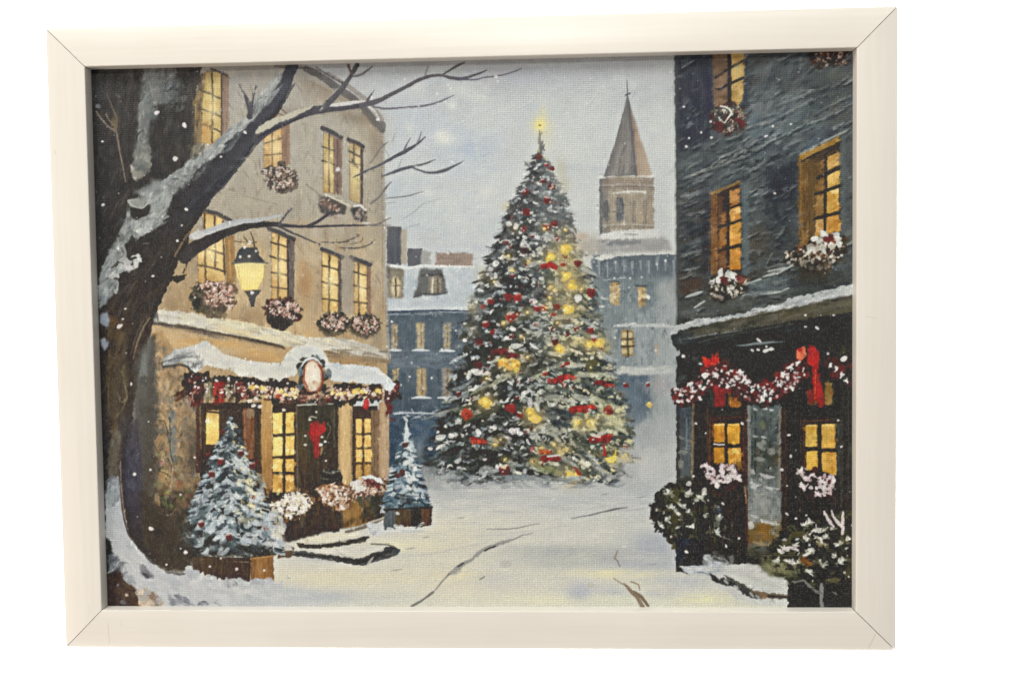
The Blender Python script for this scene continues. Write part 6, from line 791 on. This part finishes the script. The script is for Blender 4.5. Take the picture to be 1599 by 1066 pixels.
# ---- snow bank at the foot of the old tree
fill([(165, 772), (176, 750), (186, 742), (192, 790), (200, 832), (216, 856), (236, 878), (258, 892), (290, 896), (300, 888), (306, 902), (330, 904), (350, 916), (430, 910), (440, 906), (446, 925), (452, 950), (212, 950), (216, 925), (196, 908), (178, 880), (164, 890)], ('y', [(745, (158, 166, 176)), (800, (184, 188, 194)), (870, (190, 192, 196)), (945, (192, 194, 198))]), 2.5, var=6)
hatch([(170, 760), (190, 760), (200, 840), (260, 895), (440, 915), (440, 945), (240, 930), (180, 860)], [(204, 206, 208), (176, 182, 190), (196, 198, 202), (164, 172, 184)], 150, 13, 3.4, 40, 25, .45, 5); fill([(166, 745), (188, 742), (190, 770), (172, 790), (165, 780)], (150, 158, 164), 3, 2, .8); hatch([(166, 750), (188, 744), (186, 790), (168, 800)], [(128, 136, 142), (176, 182, 188), (104, 108, 112)], 24, 9, 2, 110, 20, .6)
stroke([(190, 690), (186, 720), (188, 760), (192, 800), (200, 832), (214, 852)], [2, 3, 3, 3, 3, 2], (84, 70, 66), .9); stroke([(188, 720), (190, 770), (196, 810)], 1.3, (166, 148, 140), .8)
fill([(164, 838), (172, 842), (176, 860), (172, 885), (164, 896)], (40, 42, 46), 3, 1, .95); fill([(172, 862), (182, 868), (186, 885), (178, 898), (168, 896)], (130, 136, 142), 3, 2, .8); hatch([(166, 860), (196, 878), (200, 905), (168, 892)], [(104, 110, 118), (150, 156, 164), (80, 84, 90)], 30, 9, 2.4, -40, 40, .6); stroke([(168, 894), (178, 888), (184, 878)], 2, (196, 198, 198), .8)
fill([(166, 896), (186, 890), (194, 904), (206, 914), (218, 924), (224, 950), (160, 950)], ('x', [(166, (58, 52, 54)), (190, (74, 60, 54)), (222, (104, 80, 62))]), 3, 1, var=10); hatch([(168, 900), (190, 894), (218, 928), (216, 945), (168, 945)], [(84, 68, 60), (62, 54, 52), (48, 44, 46), (98, 78, 62)], 50, 10, 3.4, 40, 30, .5); blobs([(216, 924), (232, 922), (255, 936), (250, 946), (222, 944)], [(190, 168, 146), (206, 190, 172), (150, 132, 116), (164, 160, 158)], 40, 4, 60); dab(198, 928, 3, 2.6, 0, (190, 170, 156)); dab(184, 913, 2, 2, 0, (170, 150, 140)); dab(192, 940, 5, 3, 30, (130, 130, 136), .8)
fill([(217, 884), (226, 881), (236, 892), (240, 902), (228, 902), (220, 894)], (108, 112, 122), 3, 1, .85); dab(228, 898, 7, 3, 40, (70, 72, 78), .8); dab(222, 887, 5, 3, 20, (150, 154, 162), .7)
hatch([(262, 926), (290, 930), (305, 945), (262, 945)], [(140, 144, 154), (120, 124, 134), (166, 170, 178)], 30, 7, 3, 30, 30, .7); hatch([(310, 936), (325, 938), (326, 945), (308, 945)], [(104, 108, 118), (140, 144, 152)], 10, 5, 2, 20, 30, .8); hatch([(195, 895), (210, 900), (212, 912), (192, 908)], [(130, 136, 146), (160, 164, 172)], 16, 6, 3, 30, 40, .7); stroke([(196, 872), (206, 880), (212, 892)], 1.6, (206, 208, 208), .8)
stroke([(262, 893), (280, 896), (292, 894)], 3, (90, 88, 90), .8, 2); blobs([(294, 886), (304, 886), (308, 900), (292, 900)], [(176, 182, 190), (196, 198, 202)], 14, 4)
wash(450, 930, 34, 22, (192, 195, 199), .7); wash(500, 938, 40, 12, (194, 197, 200), .5)
hatch([(330, 920), (470, 912), (500, 945), (330, 945)], [(190, 193, 196), (180, 184, 190), (202, 203, 202)], 40, 18, 3, 2, 8, .4); stroke([(335, 940), (345, 945)], 2, (130, 132, 136), .7)
# ---- broken colour: small touches picked up from their surroundings, as a loaded brush drags paint about
_lm = BUF.mean(-1); _lv = np.sqrt(np.maximum(blur(_lm*_lm, 3)-blur(_lm, 3)**2, 0))*255
def drag(n, x0, y0, x1, y1, L, W, jl, ang, a, off=1.6):
    for _ in range(n):
        x, y = rnd.uniform(x0, x1), rnd.uniform(y0, y1)
        i, j = to_cell(x+rnd.uniform(-off, off), y+rnd.uniform(-off, off)); i = min(NX-1, max(0, int(i))); j = min(NY-1, max(0, int(j)))
        v = _lv[j, i]
        if v < 3.5 or v > 30: continue
        c = BUF[j, i]*255; k = rnd.gauss(0, jl)*min(1, v/16)*(0.5+c.mean()/220); g = ang(x, y) if callable(ang) else ang
        dab(x, y, L*rnd.uniform(.4, 1.1), W*rnd.uniform(.6, 1.3), g+rnd.gauss(0, 14), tuple(np.clip(c+k, 6, 245)), a, rnd.uniform(-.3, .3), .3)
drag(6000, 240, 98, 604, 560, 3.6, 1.0, 16, lambda x, y: rnd.choice((85, 80, 20, 95)), .7)
drag(5000, 150, 100, 330, 890, 4, 1.0, 16, lambda x, y: rnd.choice((100, 120, 80)), .7)
drag(5000, 230, 560, 612, 850, 3.6, 1.0, 20, lambda x, y: rnd.choice((90, 85, 95)), .75)
drag(2200, 600, 400, 745, 740, 3.6, 1.0, 16, lambda x, y: rnd.choice((90, 0)), .7)
drag(5000, 680, 250, 990, 755, 3.6, 1.0, 24, lambda x, y: rnd.choice((-30, 30, 0, 50)), .8)
drag(1600, 930, 270, 1050, 660, 3.6, 1.0, 14, lambda x, y: rnd.choice((90, 85, 0)), .65)
drag(7000, 1062, 84, 1334, 480, 5, 1.0, 20, slope, .75)
drag(7000, 1062, 480, 1334, 890, 3.8, 1.0, 18, lambda x, y: rnd.choice((90, 85, -10)), .75)
drag(2600, 160, 740, 460, 944, 4, 1.0, 14, lambda x, y: rnd.choice((20, 40, 70)), .7)
drag(1800, 1040, 860, 1334, 944, 4, 1.0, 14, lambda x, y: rnd.choice((10, 30)), .7)
# ---- flakes
for (x, y, L, W, g) in [(245, 176, 4.4, 3.2, -20), (288, 196, 4.6, 3, 60), (274, 248, 4, 3.4, -10), (160, 221, 2.4, 1.5, 10), (383, 207, 3.4, 2, 40), (345, 245, 2, 1.6, 0), (325, 226, 2, 1.4, 0), (161, 320, 2.8, 2.2, 0), (291, 327, 3, 2.2, 30), (277, 376, 2.4, 2, 20), (284, 352, 1.6, 1.4, 0), (239, 431, 2.6, 2, 0), (187, 509, 5, 3, -30), (192, 498, 2, 1.6, 0), (196, 482, 2, 1.4, -20), (205, 599, 1.6, 3, 0), (235, 733, 2, 2, 0), (210, 740, 2.6, 2.6, 60), (236, 825, 4.4, 3, 20), (290, 862, 3, 3, 0), (260, 881, 1.8, 1.8, 0), (282, 856, 1.6, 1.4, 0), (528, 265, 3.4, 3.4, 30), (590, 187, 3, 2.2, 0), (1068, 167, 2.2, 1.6, 0), (1072, 229, 2.6, 2, 30), (1076, 216, 2, 1.6, 0), (1110, 190, 2, 2, 0), (1111, 215, 2.4, 1.6, 0), (1095, 207, 2, 2, 0), (1196, 213, 3, 1.6, -20), (1207, 197, 2.2, 2, 0), (1235, 194, 2, 1.4, 0), (1210, 302, 2.6, 1.8, 30), (1258, 492, 2.2, 1.6, 0), (1302, 492, 2.4, 1.6, 0), (1258, 510, 2.4, 1.4, 0), (1276, 512, 4, 2, 40), (1185, 531, 5, 2, 40), (1197, 541, 2, 2, 0), (1184, 546, 3, 2, 20), (1175, 547, 3, 2, 40), (1197, 547, 6, 2.6, -20), (1205, 545, 4, 3, 0), (1067, 556, 2.8, 2.6, 0), (1094, 568, 3, 1.8, 20), (1127, 579, 1.8, 2.4, 0), (1101, 586, 4.4, 5, 80), (1119, 585, 4.6, 3.2, 40), (1293, 552, 2, 2, 0), (1318, 560, 4, 6, 60), (1087, 661, 2.4, 1.6, 30), (1159, 661, 3, 2, 30), (1102, 676, 1.4, 2, 0), (1232, 679, 3, 1.8, 0), (1314, 697, 2.4, 1.6, -20), (1221, 733, 3, 2.4, 20), (1229, 758, 1.6, 1.4, 0), (1083, 743, 2, 2, 0), (1129, 786, 3, 1.8, 50), (1100, 770, 4, 3.4, 20), (1229, 802, 3.4, 1.6, 40), (1243, 809, 2, 1.8, 0), (1259, 804, 1.8, 1.4, 0), (1072, 861, 3, 2.6, 30), (1134, 852, 1.6, 3, -20), (1154, 840, 2.2, 2, 0), (1235, 712, 2, 3, 0), (1309, 656, 2, 1.6, 0), (612, 502, 2.2, 1.8, 0), (726, 531, 3.4, 3, 20), (712, 516, 2, 1.4, 0), (674, 590, 1.6, 2.2, 0), (640, 588, 2, 1.4, 0), (690, 545, 2, 1.4, 0), (1012, 464, 3, 2, 0), (1022, 290, 1.4, 1.2, 0), (775, 120, 3, 2.6, 0), (343, 904, 2.6, 2.4, 0), (370, 888, 2.4, 2.4, 0), (413, 890, 2, 1.8, 0), (328, 884, 1.8, 1.6, 0), (345, 871, 1.8, 1.6, 0), (282, 772, 2, 1.6, 0), (310, 605, 2.4, 2, 0), (305, 603, 2, 2, 0), (338, 594, 3, 2, 20), (357, 590, 2, 2, 0), (317, 594, 2, 1.6, 0), (347, 612, 2, 1.6, 0), (395, 598, 2, 1.6, 0), (304, 714, 2, 1.6, 0), (232, 658, 1.4, 1, 0)]:
    dab(x, y, L, W, g, jit((218, 214, 214), 6), .97, 0, .15)
for _ in range(420):
    x = rnd.uniform(145, 1328); y = rnd.uniform(100, 944)
    if 620 < x < 1050 and y > 750: continue
    s = rnd.uniform(.5, 1.15); dab(x, y, s*1.15, s, 0, (206, 206, 208), rnd.uniform(.3, .85), 0, 0)
for _ in range(120):
    x, y = rnd.uniform(600, 1050), rnd.uniform(110, 640); s = rnd.uniform(.8, 1.9); dab(x, y, s*1.2, s, rnd.uniform(0, 90), (216, 218, 217), rnd.uniform(.35, .85), 0, 0)
# ---- the ridges of the thick paint, as they were photographed for the print
_l = BUF.mean(-1); _h = N3*0.5+NH*0.35+NV*0.2; _g = np.zeros_like(_l); _g[1:-1, 1:-1] = (_h[2:, 2:]-_h[:-2, :-2])
BUF *= (1+0.014*_g)[..., None]; BUF += (N3*1.4/255)[..., None]
# crisp local contrast of the printed image
_b = np.stack([blur(blur(BUF[..., k], 1), 1) for k in range(3)], -1); _c = np.stack([blur(blur(BUF[..., k], 7), 7) for k in range(3)], -1)
BUF += (BUF-_c)*0.26+(_b-BUF)*0.25
# the print's inks are muted
_l = (BUF*np.array([.3, .59, .11], np.float32)).sum(-1, keepdims=True); _w = np.clip((BUF[..., 0:1]-BUF[..., 2:3])*6+.5, 0, 1)
BUF[:] = np.clip(_l+(BUF-_l)*(0.76+0.11*_w), 0, 1)
# ------------------------------------------------------------------ light and ink
INK_GAIN, INK_OFF = (1.13, 1.16, 1.16), 0.033
CROWN = 0.05; CANV_ROUGH = .40; CANV_SPEC = .38
LAMPS = [
    ('ceiling_lamp', (0.0, -2.3, 0.98), (0, 0, .03), .34, .34, 15.4, (1, .972, .918)),
    ('overhead_light', (-0.5, -1.15, 1.48), (0, 0, -.05), 1.0, .8, 28, (1, .972, .918)),
    ('warm_bounce', (-1.15, -.75, -.75), (0, 0, 0), 1.0, 1.0, 8.5, (1, .80, .64)),
    ('backdrop_light', (0, .15, 1.0), (0, .75, 0), 2.6, .3, 75, (1, 1, 1)),  # added unseen pair, burns the backdrop out to plain white
    ('backdrop_light', (0, .15, -1.0), (0, .75, 0), 2.6, .3, 75, (1, 1, 1)),
]
AMB = ((1, .96, .92), .25)
# ================================================================== THE SCENE
import bpy, bmesh
from mathutils import Matrix, Vector
SC = bpy.context.scene; COL = SC.collection
SC.render.resolution_x, SC.render.resolution_y = 1024, 682
SC.view_settings.view_transform = 'Standard'; SC.view_settings.look = 'None'
SC.view_settings.exposure = 0; SC.view_settings.gamma = 1; SC.view_settings.use_curve_mapping = False
def new_mat(name):
    m = bpy.data.materials.new(name); m.use_nodes = True
    return m, m.node_tree, m.node_tree.nodes['Principled BSDF']
def link_obj(name, me, mat=None, parent=None):
    o = bpy.data.objects.new(name, me); COL.objects.link(o)
    if mat: me.materials.append(mat)
    if parent: o.parent = parent
    return o
class Net:                      # small helper for chains of math nodes
    def __init__(s, nt): s.nt = nt
    def m(s, op, a, b=None, c=None, clamp=False):
        n = s.nt.nodes.new('ShaderNodeMath'); n.operation = op; n.use_clamp = clamp
        for k, v in enumerate((a, b, c)):
            if v is None: continue
            if isinstance(v, (int, float)): n.inputs[k].default_value = v
            else: s.nt.links.new(v, n.inputs[k])
        return n.outputs[0]
    def node(s, t, **kw):
        n = s.nt.nodes.new(t)
        for k, v in kw.items(): setattr(n, k, v)
        return n

# ---- the framed picture: an Empty at the foot of the frame, its parts as children
root = bpy.data.objects.new('framed_picture', None); COL.objects.link(root)
root.location = (0, 0, -FH/2); root.empty_display_size = 0.05
root['label'] = 'cream white wooden frame holding a canvas print of a snowy Christmas town square'
root['category'] = 'picture'

# cream lacquered wood
def rail_material(along_x):
    m, nt, p = new_mat('cream_lacquered_wood'); N = Net(nt); L = nt.links.new
    tc = N.node('ShaderNodeTexCoord'); mp = N.node('ShaderNodeMapping')
    mp.inputs['Scale'].default_value = (14, 60, 420) if along_x else (420, 60, 14)
    L(tc.outputs['Object'], mp.inputs['Vector'])
    gr = N.node('ShaderNodeTexNoise'); gr.inputs['Scale'].default_value = 1.0; gr.inputs['Detail'].default_value = 5
    L(mp.outputs[0], gr.inputs['Vector'])
    big = N.node('ShaderNodeTexNoise'); big.inputs['Scale'].default_value = 22; big.inputs['Detail'].default_value = 3; L(tc.outputs['Object'], big.inputs['Vector'])
    rp = N.node('ShaderNodeValToRGB'); e = rp.color_ramp.elements
    e[0].position = .3; e[0].color = (*RAILC[0], 1); e[1].position = .7; e[1].color = (*RAILC[1], 1)
    mixv = N.m('MULTIPLY_ADD', gr.outputs['Fac'], .55, N.m('MULTIPLY', big.outputs['Fac'], .45)); L(mixv, rp.inputs['Fac'])
    # a few scuffs from handling, each a thin scratch with its own place on the frame
    sep = N.node('ShaderNodeSeparateXYZ'); L(tc.outputs['Object'], sep.inputs[0]); X, Z = sep.outputs['X'], sep.outputs['Z']
    tot = None
    for (xa, za, xb, zb, w, k) in SCUFFS:
        ex, ez = xb-xa, zb-za; l = math.hypot(ex, ez); ex /= l; ez /= l
        u = N.m('ADD', N.m('MULTIPLY', N.m('SUBTRACT', X, xa), ex), N.m('MULTIPLY', N.m('SUBTRACT', Z, za), ez))
        v = N.m('ADD', N.m('MULTIPLY', N.m('SUBTRACT', X, xa), -ez), N.m('MULTIPLY', N.m('SUBTRACT', Z, za), ex))
        du = N.m('MAXIMUM', N.m('MULTIPLY', u, -1), N.m('SUBTRACT', u, l)); d = N.m('MAXIMUM', N.m('ABSOLUTE', v), du)
        f = N.m('MULTIPLY', N.m('SUBTRACT', 1.0, N.m('DIVIDE', d, w), clamp=True), k)
        tot = f if tot is None else N.m('MAXIMUM', tot, f)
    mx = N.node('ShaderNodeMix', data_type='RGBA'); L(tot, mx.inputs[0]); L(rp.outputs[0], mx.inputs[6]); mx.inputs[7].default_value = (.22, .19, .16, 1)
    L(mx.outputs[2], p.inputs['Base Color'])
    p.inputs['Roughness'].default_value = .3; p.inputs['Specular IOR Level'].default_value = .35
    bp = N.node('ShaderNodeBump'); bp.inputs['Strength'].default_value = .16; bp.inputs['Distance'].default_value = .0004
    L(gr.outputs['Fac'], bp.inputs['Height']); L(bp.outputs[0], p.inputs['Normal'])
    return m
def onframe(px, py):            # place of a scuff on the frame's face, from the measuring sketch
    A = Kc@np.stack([RM[:, 0], RM[:, 1], TV], 1); q = np.linalg.inv(A)@np.array([px, py, 1.0]); return q[0]/q[2], q[1]/q[2]+FH/2
RAILC = ((.785, .757, .69), (.845, .82, .76))
SCUFFS = []
for (a, b, c, d, w, k) in [(168.5, 972, 171, 1004, .00020, .45), (189.5, 969, 189.5, 976, .0002, .3), (1367, 990, 1357, 1010, .0006, .22), (1352, 494, 1370, 497, .00025, .25), (86, 236, 87, 240, .0003, .3), (139, 945, 139, 962, .0002, .2), (245, 950, 246, 951, .0003, .4)]:
    SCUFFS.append((*onframe(a, b), *onframe(c, d), w, k))
matH, matV = rail_material(True), rail_material(False)

def rail(side):
    """one moulding: profile (t across from the outer edge, z towards the viewer), cut at 45 degrees at both ends"""
    r0, r1 = .00045, .00055
    prof = [(0.0, -.0150), (0.0, -r0)]
    for k in range(1, 5): a = math.pi/2*k/4; prof.append((r0-r0*math.cos(a), -r0+r0*math.sin(a)))
    for k in range(0, 5): a = math.pi/2*k/4; prof.append((RAIL-r1+r1*math.sin(a), -r1+r1*math.cos(a)))
    prof += [(RAIL, -DEPTH-.0001), (RAIL-.006, -DEPTH-.0001), (RAIL-.006, -.0150)]
    half = (FW if side in 'tb' else FH)/2; gap = .00014
    bm = bmesh.new(); ends = []
    for s in (-1, 1):
        ring = []
        for t, z in prof:
            a = s*(half-t-gap*1.41)
            off = (FH if side in 'tb' else FW)/2-t
            if side == 't': x, y = a, off
            elif side == 'b': x, y = a, -off
            elif side == 'l': x, y = -off, a
            else: x, y = off, a
            ring.append(bm.verts.new((x, -z, y+FH/2)))
        ends.append(ring)
    n = len(prof)
    for k in range(n): bm.faces.new((ends[0][k], ends[0][(k+1) % n], ends[1][(k+1) % n], ends[1][k]))
    bm.faces.new(ends[0]); bm.faces.new(list(reversed(ends[1])))
    bmesh.ops.recalc_face_normals(bm, faces=bm.faces)
    me = bpy.data.meshes.new('frame_rail'); bm.to_mesh(me); bm.free()
    for f in me.polygons: f.use_smooth = len(f.vertices) == 4
    o = link_obj('frame_rail', me, matH if side in 'tb' else matV, root)
    try: me.set_sharp_from_angle(angle=math.radians(35))
    except Exception: pass
    return o
for sd in 'tblr': rail(sd)

# added dark plate in each mitre blocks the backdrop, standing in for gap shade
m, nt, p = new_mat('dark_gap_fill'); p.inputs['Roughness'].default_value = .9; N = Net(nt)
nz = N.node('ShaderNodeTexNoise'); nz.inputs['Scale'].default_value = 500; rp = N.node('ShaderNodeValToRGB'); rp.color_ramp.elements[0].color = (.02, .016, .012, 1); rp.color_ramp.elements[1].color = (.06, .05, .04, 1)
nt.links.new(nz.outputs['Fac'], rp.inputs[0]); nt.links.new(rp.outputs[0], p.inputs['Base Color'])
for sx, sy in ((-1, 1), (1, 1), (-1, -1), (1, -1)):
    bm = bmesh.new(); v = []
    for t, y in ((.0006, .0006), (RAIL-.0003, .0006), (RAIL-.0003, .014), (.0006, .014)):
        for d in (-.00004, .00004): v.append(bm.verts.new((sx*(FW/2-t)+d*sx, y, sy*(FH/2-t)-d*sy+FH/2)))
    for k in range(4): bm.faces.new((v[2*k], v[2*k+1], v[(2*k+3) % 8], v[(2*k+2) % 8]))
    bm.faces.new(v[0::2]); bm.faces.new(v[1::2][::-1]); bmesh.ops.recalc_face_normals(bm, faces=bm.faces)
    me = bpy.data.meshes.new('mitre_gap_plate'); bm.to_mesh(me); bm.free(); link_obj('mitre_gap_plate', me, m, root)

# ---- the canvas print
me = bpy.data.meshes.new('canvas_print')
VX = (GX).astype(np.float32); VZ = (GY+FH/2).astype(np.float32)
co = np.empty((NY*NX, 3), np.float32); co[:, 0] = VX.ravel(); co[:, 2] = VZ.ravel()
# stretched cloth is never quite flat: it bellies by fractions of a millimetre
co[:, 1] = (DEPTH+0.00012*np.sin(VX*31+1)*np.sin(VZ*27+.5)).ravel()
idx = np.arange(NY*NX).reshape(NY, NX)
quads = np.stack([idx[1:, :-1], idx[1:, 1:], idx[:-1, 1:], idx[:-1, :-1]], -1).reshape(-1, 4)
nf = len(quads)
me.vertices.add(NY*NX); me.vertices.foreach_set('co', co.ravel())
me.loops.add(nf*4); me.loops.foreach_set('vertex_index', quads.ravel().astype(np.int32))
me.polygons.add(nf); me.polygons.foreach_set('loop_start', np.arange(0, nf*4, 4, dtype=np.int32))
me.polygons.foreach_set('use_smooth', np.ones(nf, bool)); me.update(calc_edges=True)
att = me.color_attributes.new('print_ink', 'FLOAT_COLOR', 'POINT')
s = np.clip(BUF, 0, 1); lin = np.where(s <= .04045, s/12.92, ((s+.055)/1.055)**2.4)
lin = np.clip(lin*np.array(INK_GAIN, np.float32)-INK_OFF, 0.008, .93)
rgba = np.ones((NY*NX, 4), np.float32); rgba[:, :3] = lin.reshape(-1, 3)
att.data.foreach_set('color', rgba.ravel())
m, nt, p = new_mat('printed_canvas'); N = Net(nt); L = nt.links.new
at = N.node('ShaderNodeAttribute', attribute_name='print_ink')
tc = N.node('ShaderNodeTexCoord'); sep = N.node('ShaderNodeSeparateXYZ'); L(tc.outputs['Object'], sep.inputs[0])
wob = N.node('ShaderNodeTexNoise'); wob.inputs['Scale'].default_value = 90; L(tc.outputs['Object'], wob.inputs['Vector'])
wv = N.m('MULTIPLY', N.m('SUBTRACT', wob.outputs['Fac'], .5), .9)
cx_ = N.m('ADD', N.m('DIVIDE', sep.outputs['X'], .00077), wv); cz_ = N.m('ADD', N.m('DIVIDE', sep.outputs['Z'], .00092), wv)
fx_ = N.m('SINE', N.m('MULTIPLY', N.m('FRACT', cx_), math.pi)); fz_ = N.m('SINE', N.m('MULTIPLY', N.m('FRACT', cz_), math.pi))
cmb = N.node('ShaderNodeCombineXYZ'); L(N.m('FLOOR', cx_), cmb.inputs[0]); L(N.m('FLOOR', cz_), cmb.inputs[1])
wn = N.node('ShaderNodeTexWhiteNoise', noise_dimensions='2D'); L(cmb.outputs[0], wn.inputs['Vector'])
crown = N.m('MULTIPLY', fx_, fz_)
amp = N.m('MULTIPLY_ADD', N.m('POWER', wn.outputs['Value'], 2.0), .9, .35)
hgt = N.m('MULTIPLY', crown, amp)
# thread crowns painted paler, standing for their glints as well as thinner ink
lift = N.m('MULTIPLY', N.m('POWER', hgt, 2.0), CROWN)
mx = N.node('ShaderNodeMix', data_type='RGBA'); L(lift, mx.inputs[0]); L(at.outputs['Color'], mx.inputs[6]); mx.inputs[7].default_value = (.62, .63, .64, 1)
shade = N.m('MULTIPLY_ADD', hgt, .48, .845)          # weave sparkle put into the colour: crowns brightened, hollows darkened
vm = N.node('ShaderNodeVectorMath', operation='SCALE'); L(mx.outputs[2], vm.inputs[0]); L(shade, vm.inputs['Scale'])
L(vm.outputs[0], p.inputs['Base Color'])
p.inputs['Roughness'].default_value = CANV_ROUGH; p.inputs['Specular IOR Level'].default_value = CANV_SPEC
bp = N.node('ShaderNodeBump'); bp.inputs['Strength'].default_value = 1.0; bp.inputs['Distance'].default_value = .00022
L(hgt, bp.inputs['Height']); L(bp.outputs[0], p.inputs['Normal'])
canvas = link_obj('canvas_print', me, m, root)
canvas['label'] = 'canvas print of a snowy old town square with a decorated Christmas tree'

# unseen board added behind the canvas so the mitre gaps look dark
m, nt, p = new_mat('brown_fibreboard'); p.inputs['Base Color'].default_value = (.06, .045, .035, 1); p.inputs['Roughness'].default_value = .8
nz = nt.nodes.new('ShaderNodeTexNoise'); nz.inputs['Scale'].default_value = 300
rp = nt.nodes.new('ShaderNodeValToRGB'); rp.color_ramp.elements[0].color = (.045, .035, .027, 1); rp.color_ramp.elements[1].color = (.085, .065, .05, 1)
nt.links.new(nz.outputs['Fac'], rp.inputs[0]); nt.links.new(rp.outputs[0], p.inputs['Base Color'])
bm = bmesh.new(); bmesh.ops.create_cube(bm, size=1)
bmesh.ops.scale(bm, vec=(FW-.0004, .002, FH-.0004), verts=bm.verts); bmesh.ops.translate(bm, vec=(0, .0163, FH/2), verts=bm.verts)
me = bpy.data.meshes.new('added_backing_board'); bm.to_mesh(me); bm.free(); link_obj('added_backing_board', me, m, root)

# ---- the plain white backdrop
m, nt, p = new_mat('white_backdrop_paper'); p.inputs['Roughness'].default_value = .9
nz = nt.nodes.new('ShaderNodeTexNoise'); nz.inputs['Scale'].default_value = 40
rp = nt.nodes.new('ShaderNodeValToRGB'); rp.color_ramp.elements[0].color = (.86, .86, .86, 1); rp.color_ramp.elements[1].color = (.9, .9, .9, 1)
nt.links.new(nz.outputs['Fac'], rp.inputs[0]); nt.links.new(rp.outputs[0], p.inputs['Base Color'])
bm = bmesh.new(); bmesh.ops.create_cube(bm, size=1); bmesh.ops.scale(bm, vec=(5, .01, 4), verts=bm.verts); bmesh.ops.translate(bm, vec=(0, .75, 0), verts=bm.verts)
me = bpy.data.meshes.new('backdrop'); bm.to_mesh(me); bm.free(); bd = link_obj('backdrop', me, m)
bd['kind'] = 'structure'; bd['label'] = 'plain bright white backdrop behind the framed picture'

# ---- lamps
def area(name, loc, target, sx, sy, power, col):
    d = bpy.data.lights.new(name, 'AREA'); d.shape = 'RECTANGLE'; d.size = sx; d.size_y = sy; d.energy = power; d.color = col
    o = bpy.data.objects.new(name, d); COL.objects.link(o); o.location = loc
    o.rotation_euler = (Vector(target)-Vector(loc)).to_track_quat('-Z', 'Y').to_euler(); return o
for args in LAMPS: area(*args)
w = bpy.data.worlds.new('World'); SC.world = w; w.use_nodes = True
b = w.node_tree.nodes['Background']; b.inputs['Color'].default_value = (*AMB[0], 1); b.inputs['Strength'].default_value = AMB[1]

# ---- camera
cd = bpy.data.cameras.new('camera'); cam = bpy.data.objects.new('camera', cd); COL.objects.link(cam)
Mw = np.array([[1, 0, 0], [0, 0, -1], [0, 1, 0.0]])
Rw = Mw@RM.T; lw = -Mw@RM.T@TV
cam.matrix_world = Matrix([[*Rw[i], lw[i]] for i in range(3)]+[[0, 0, 0, 1]])
cd.sensor_width = 36; cd.lens = 36*FPX/1599; cd.shift_x = (799.5-CX)/1599; cd.shift_y = -(533-CY)/1599
cd.clip_start = .01; cd.clip_end = 50
SC.camera = cam
print('cam', lw)
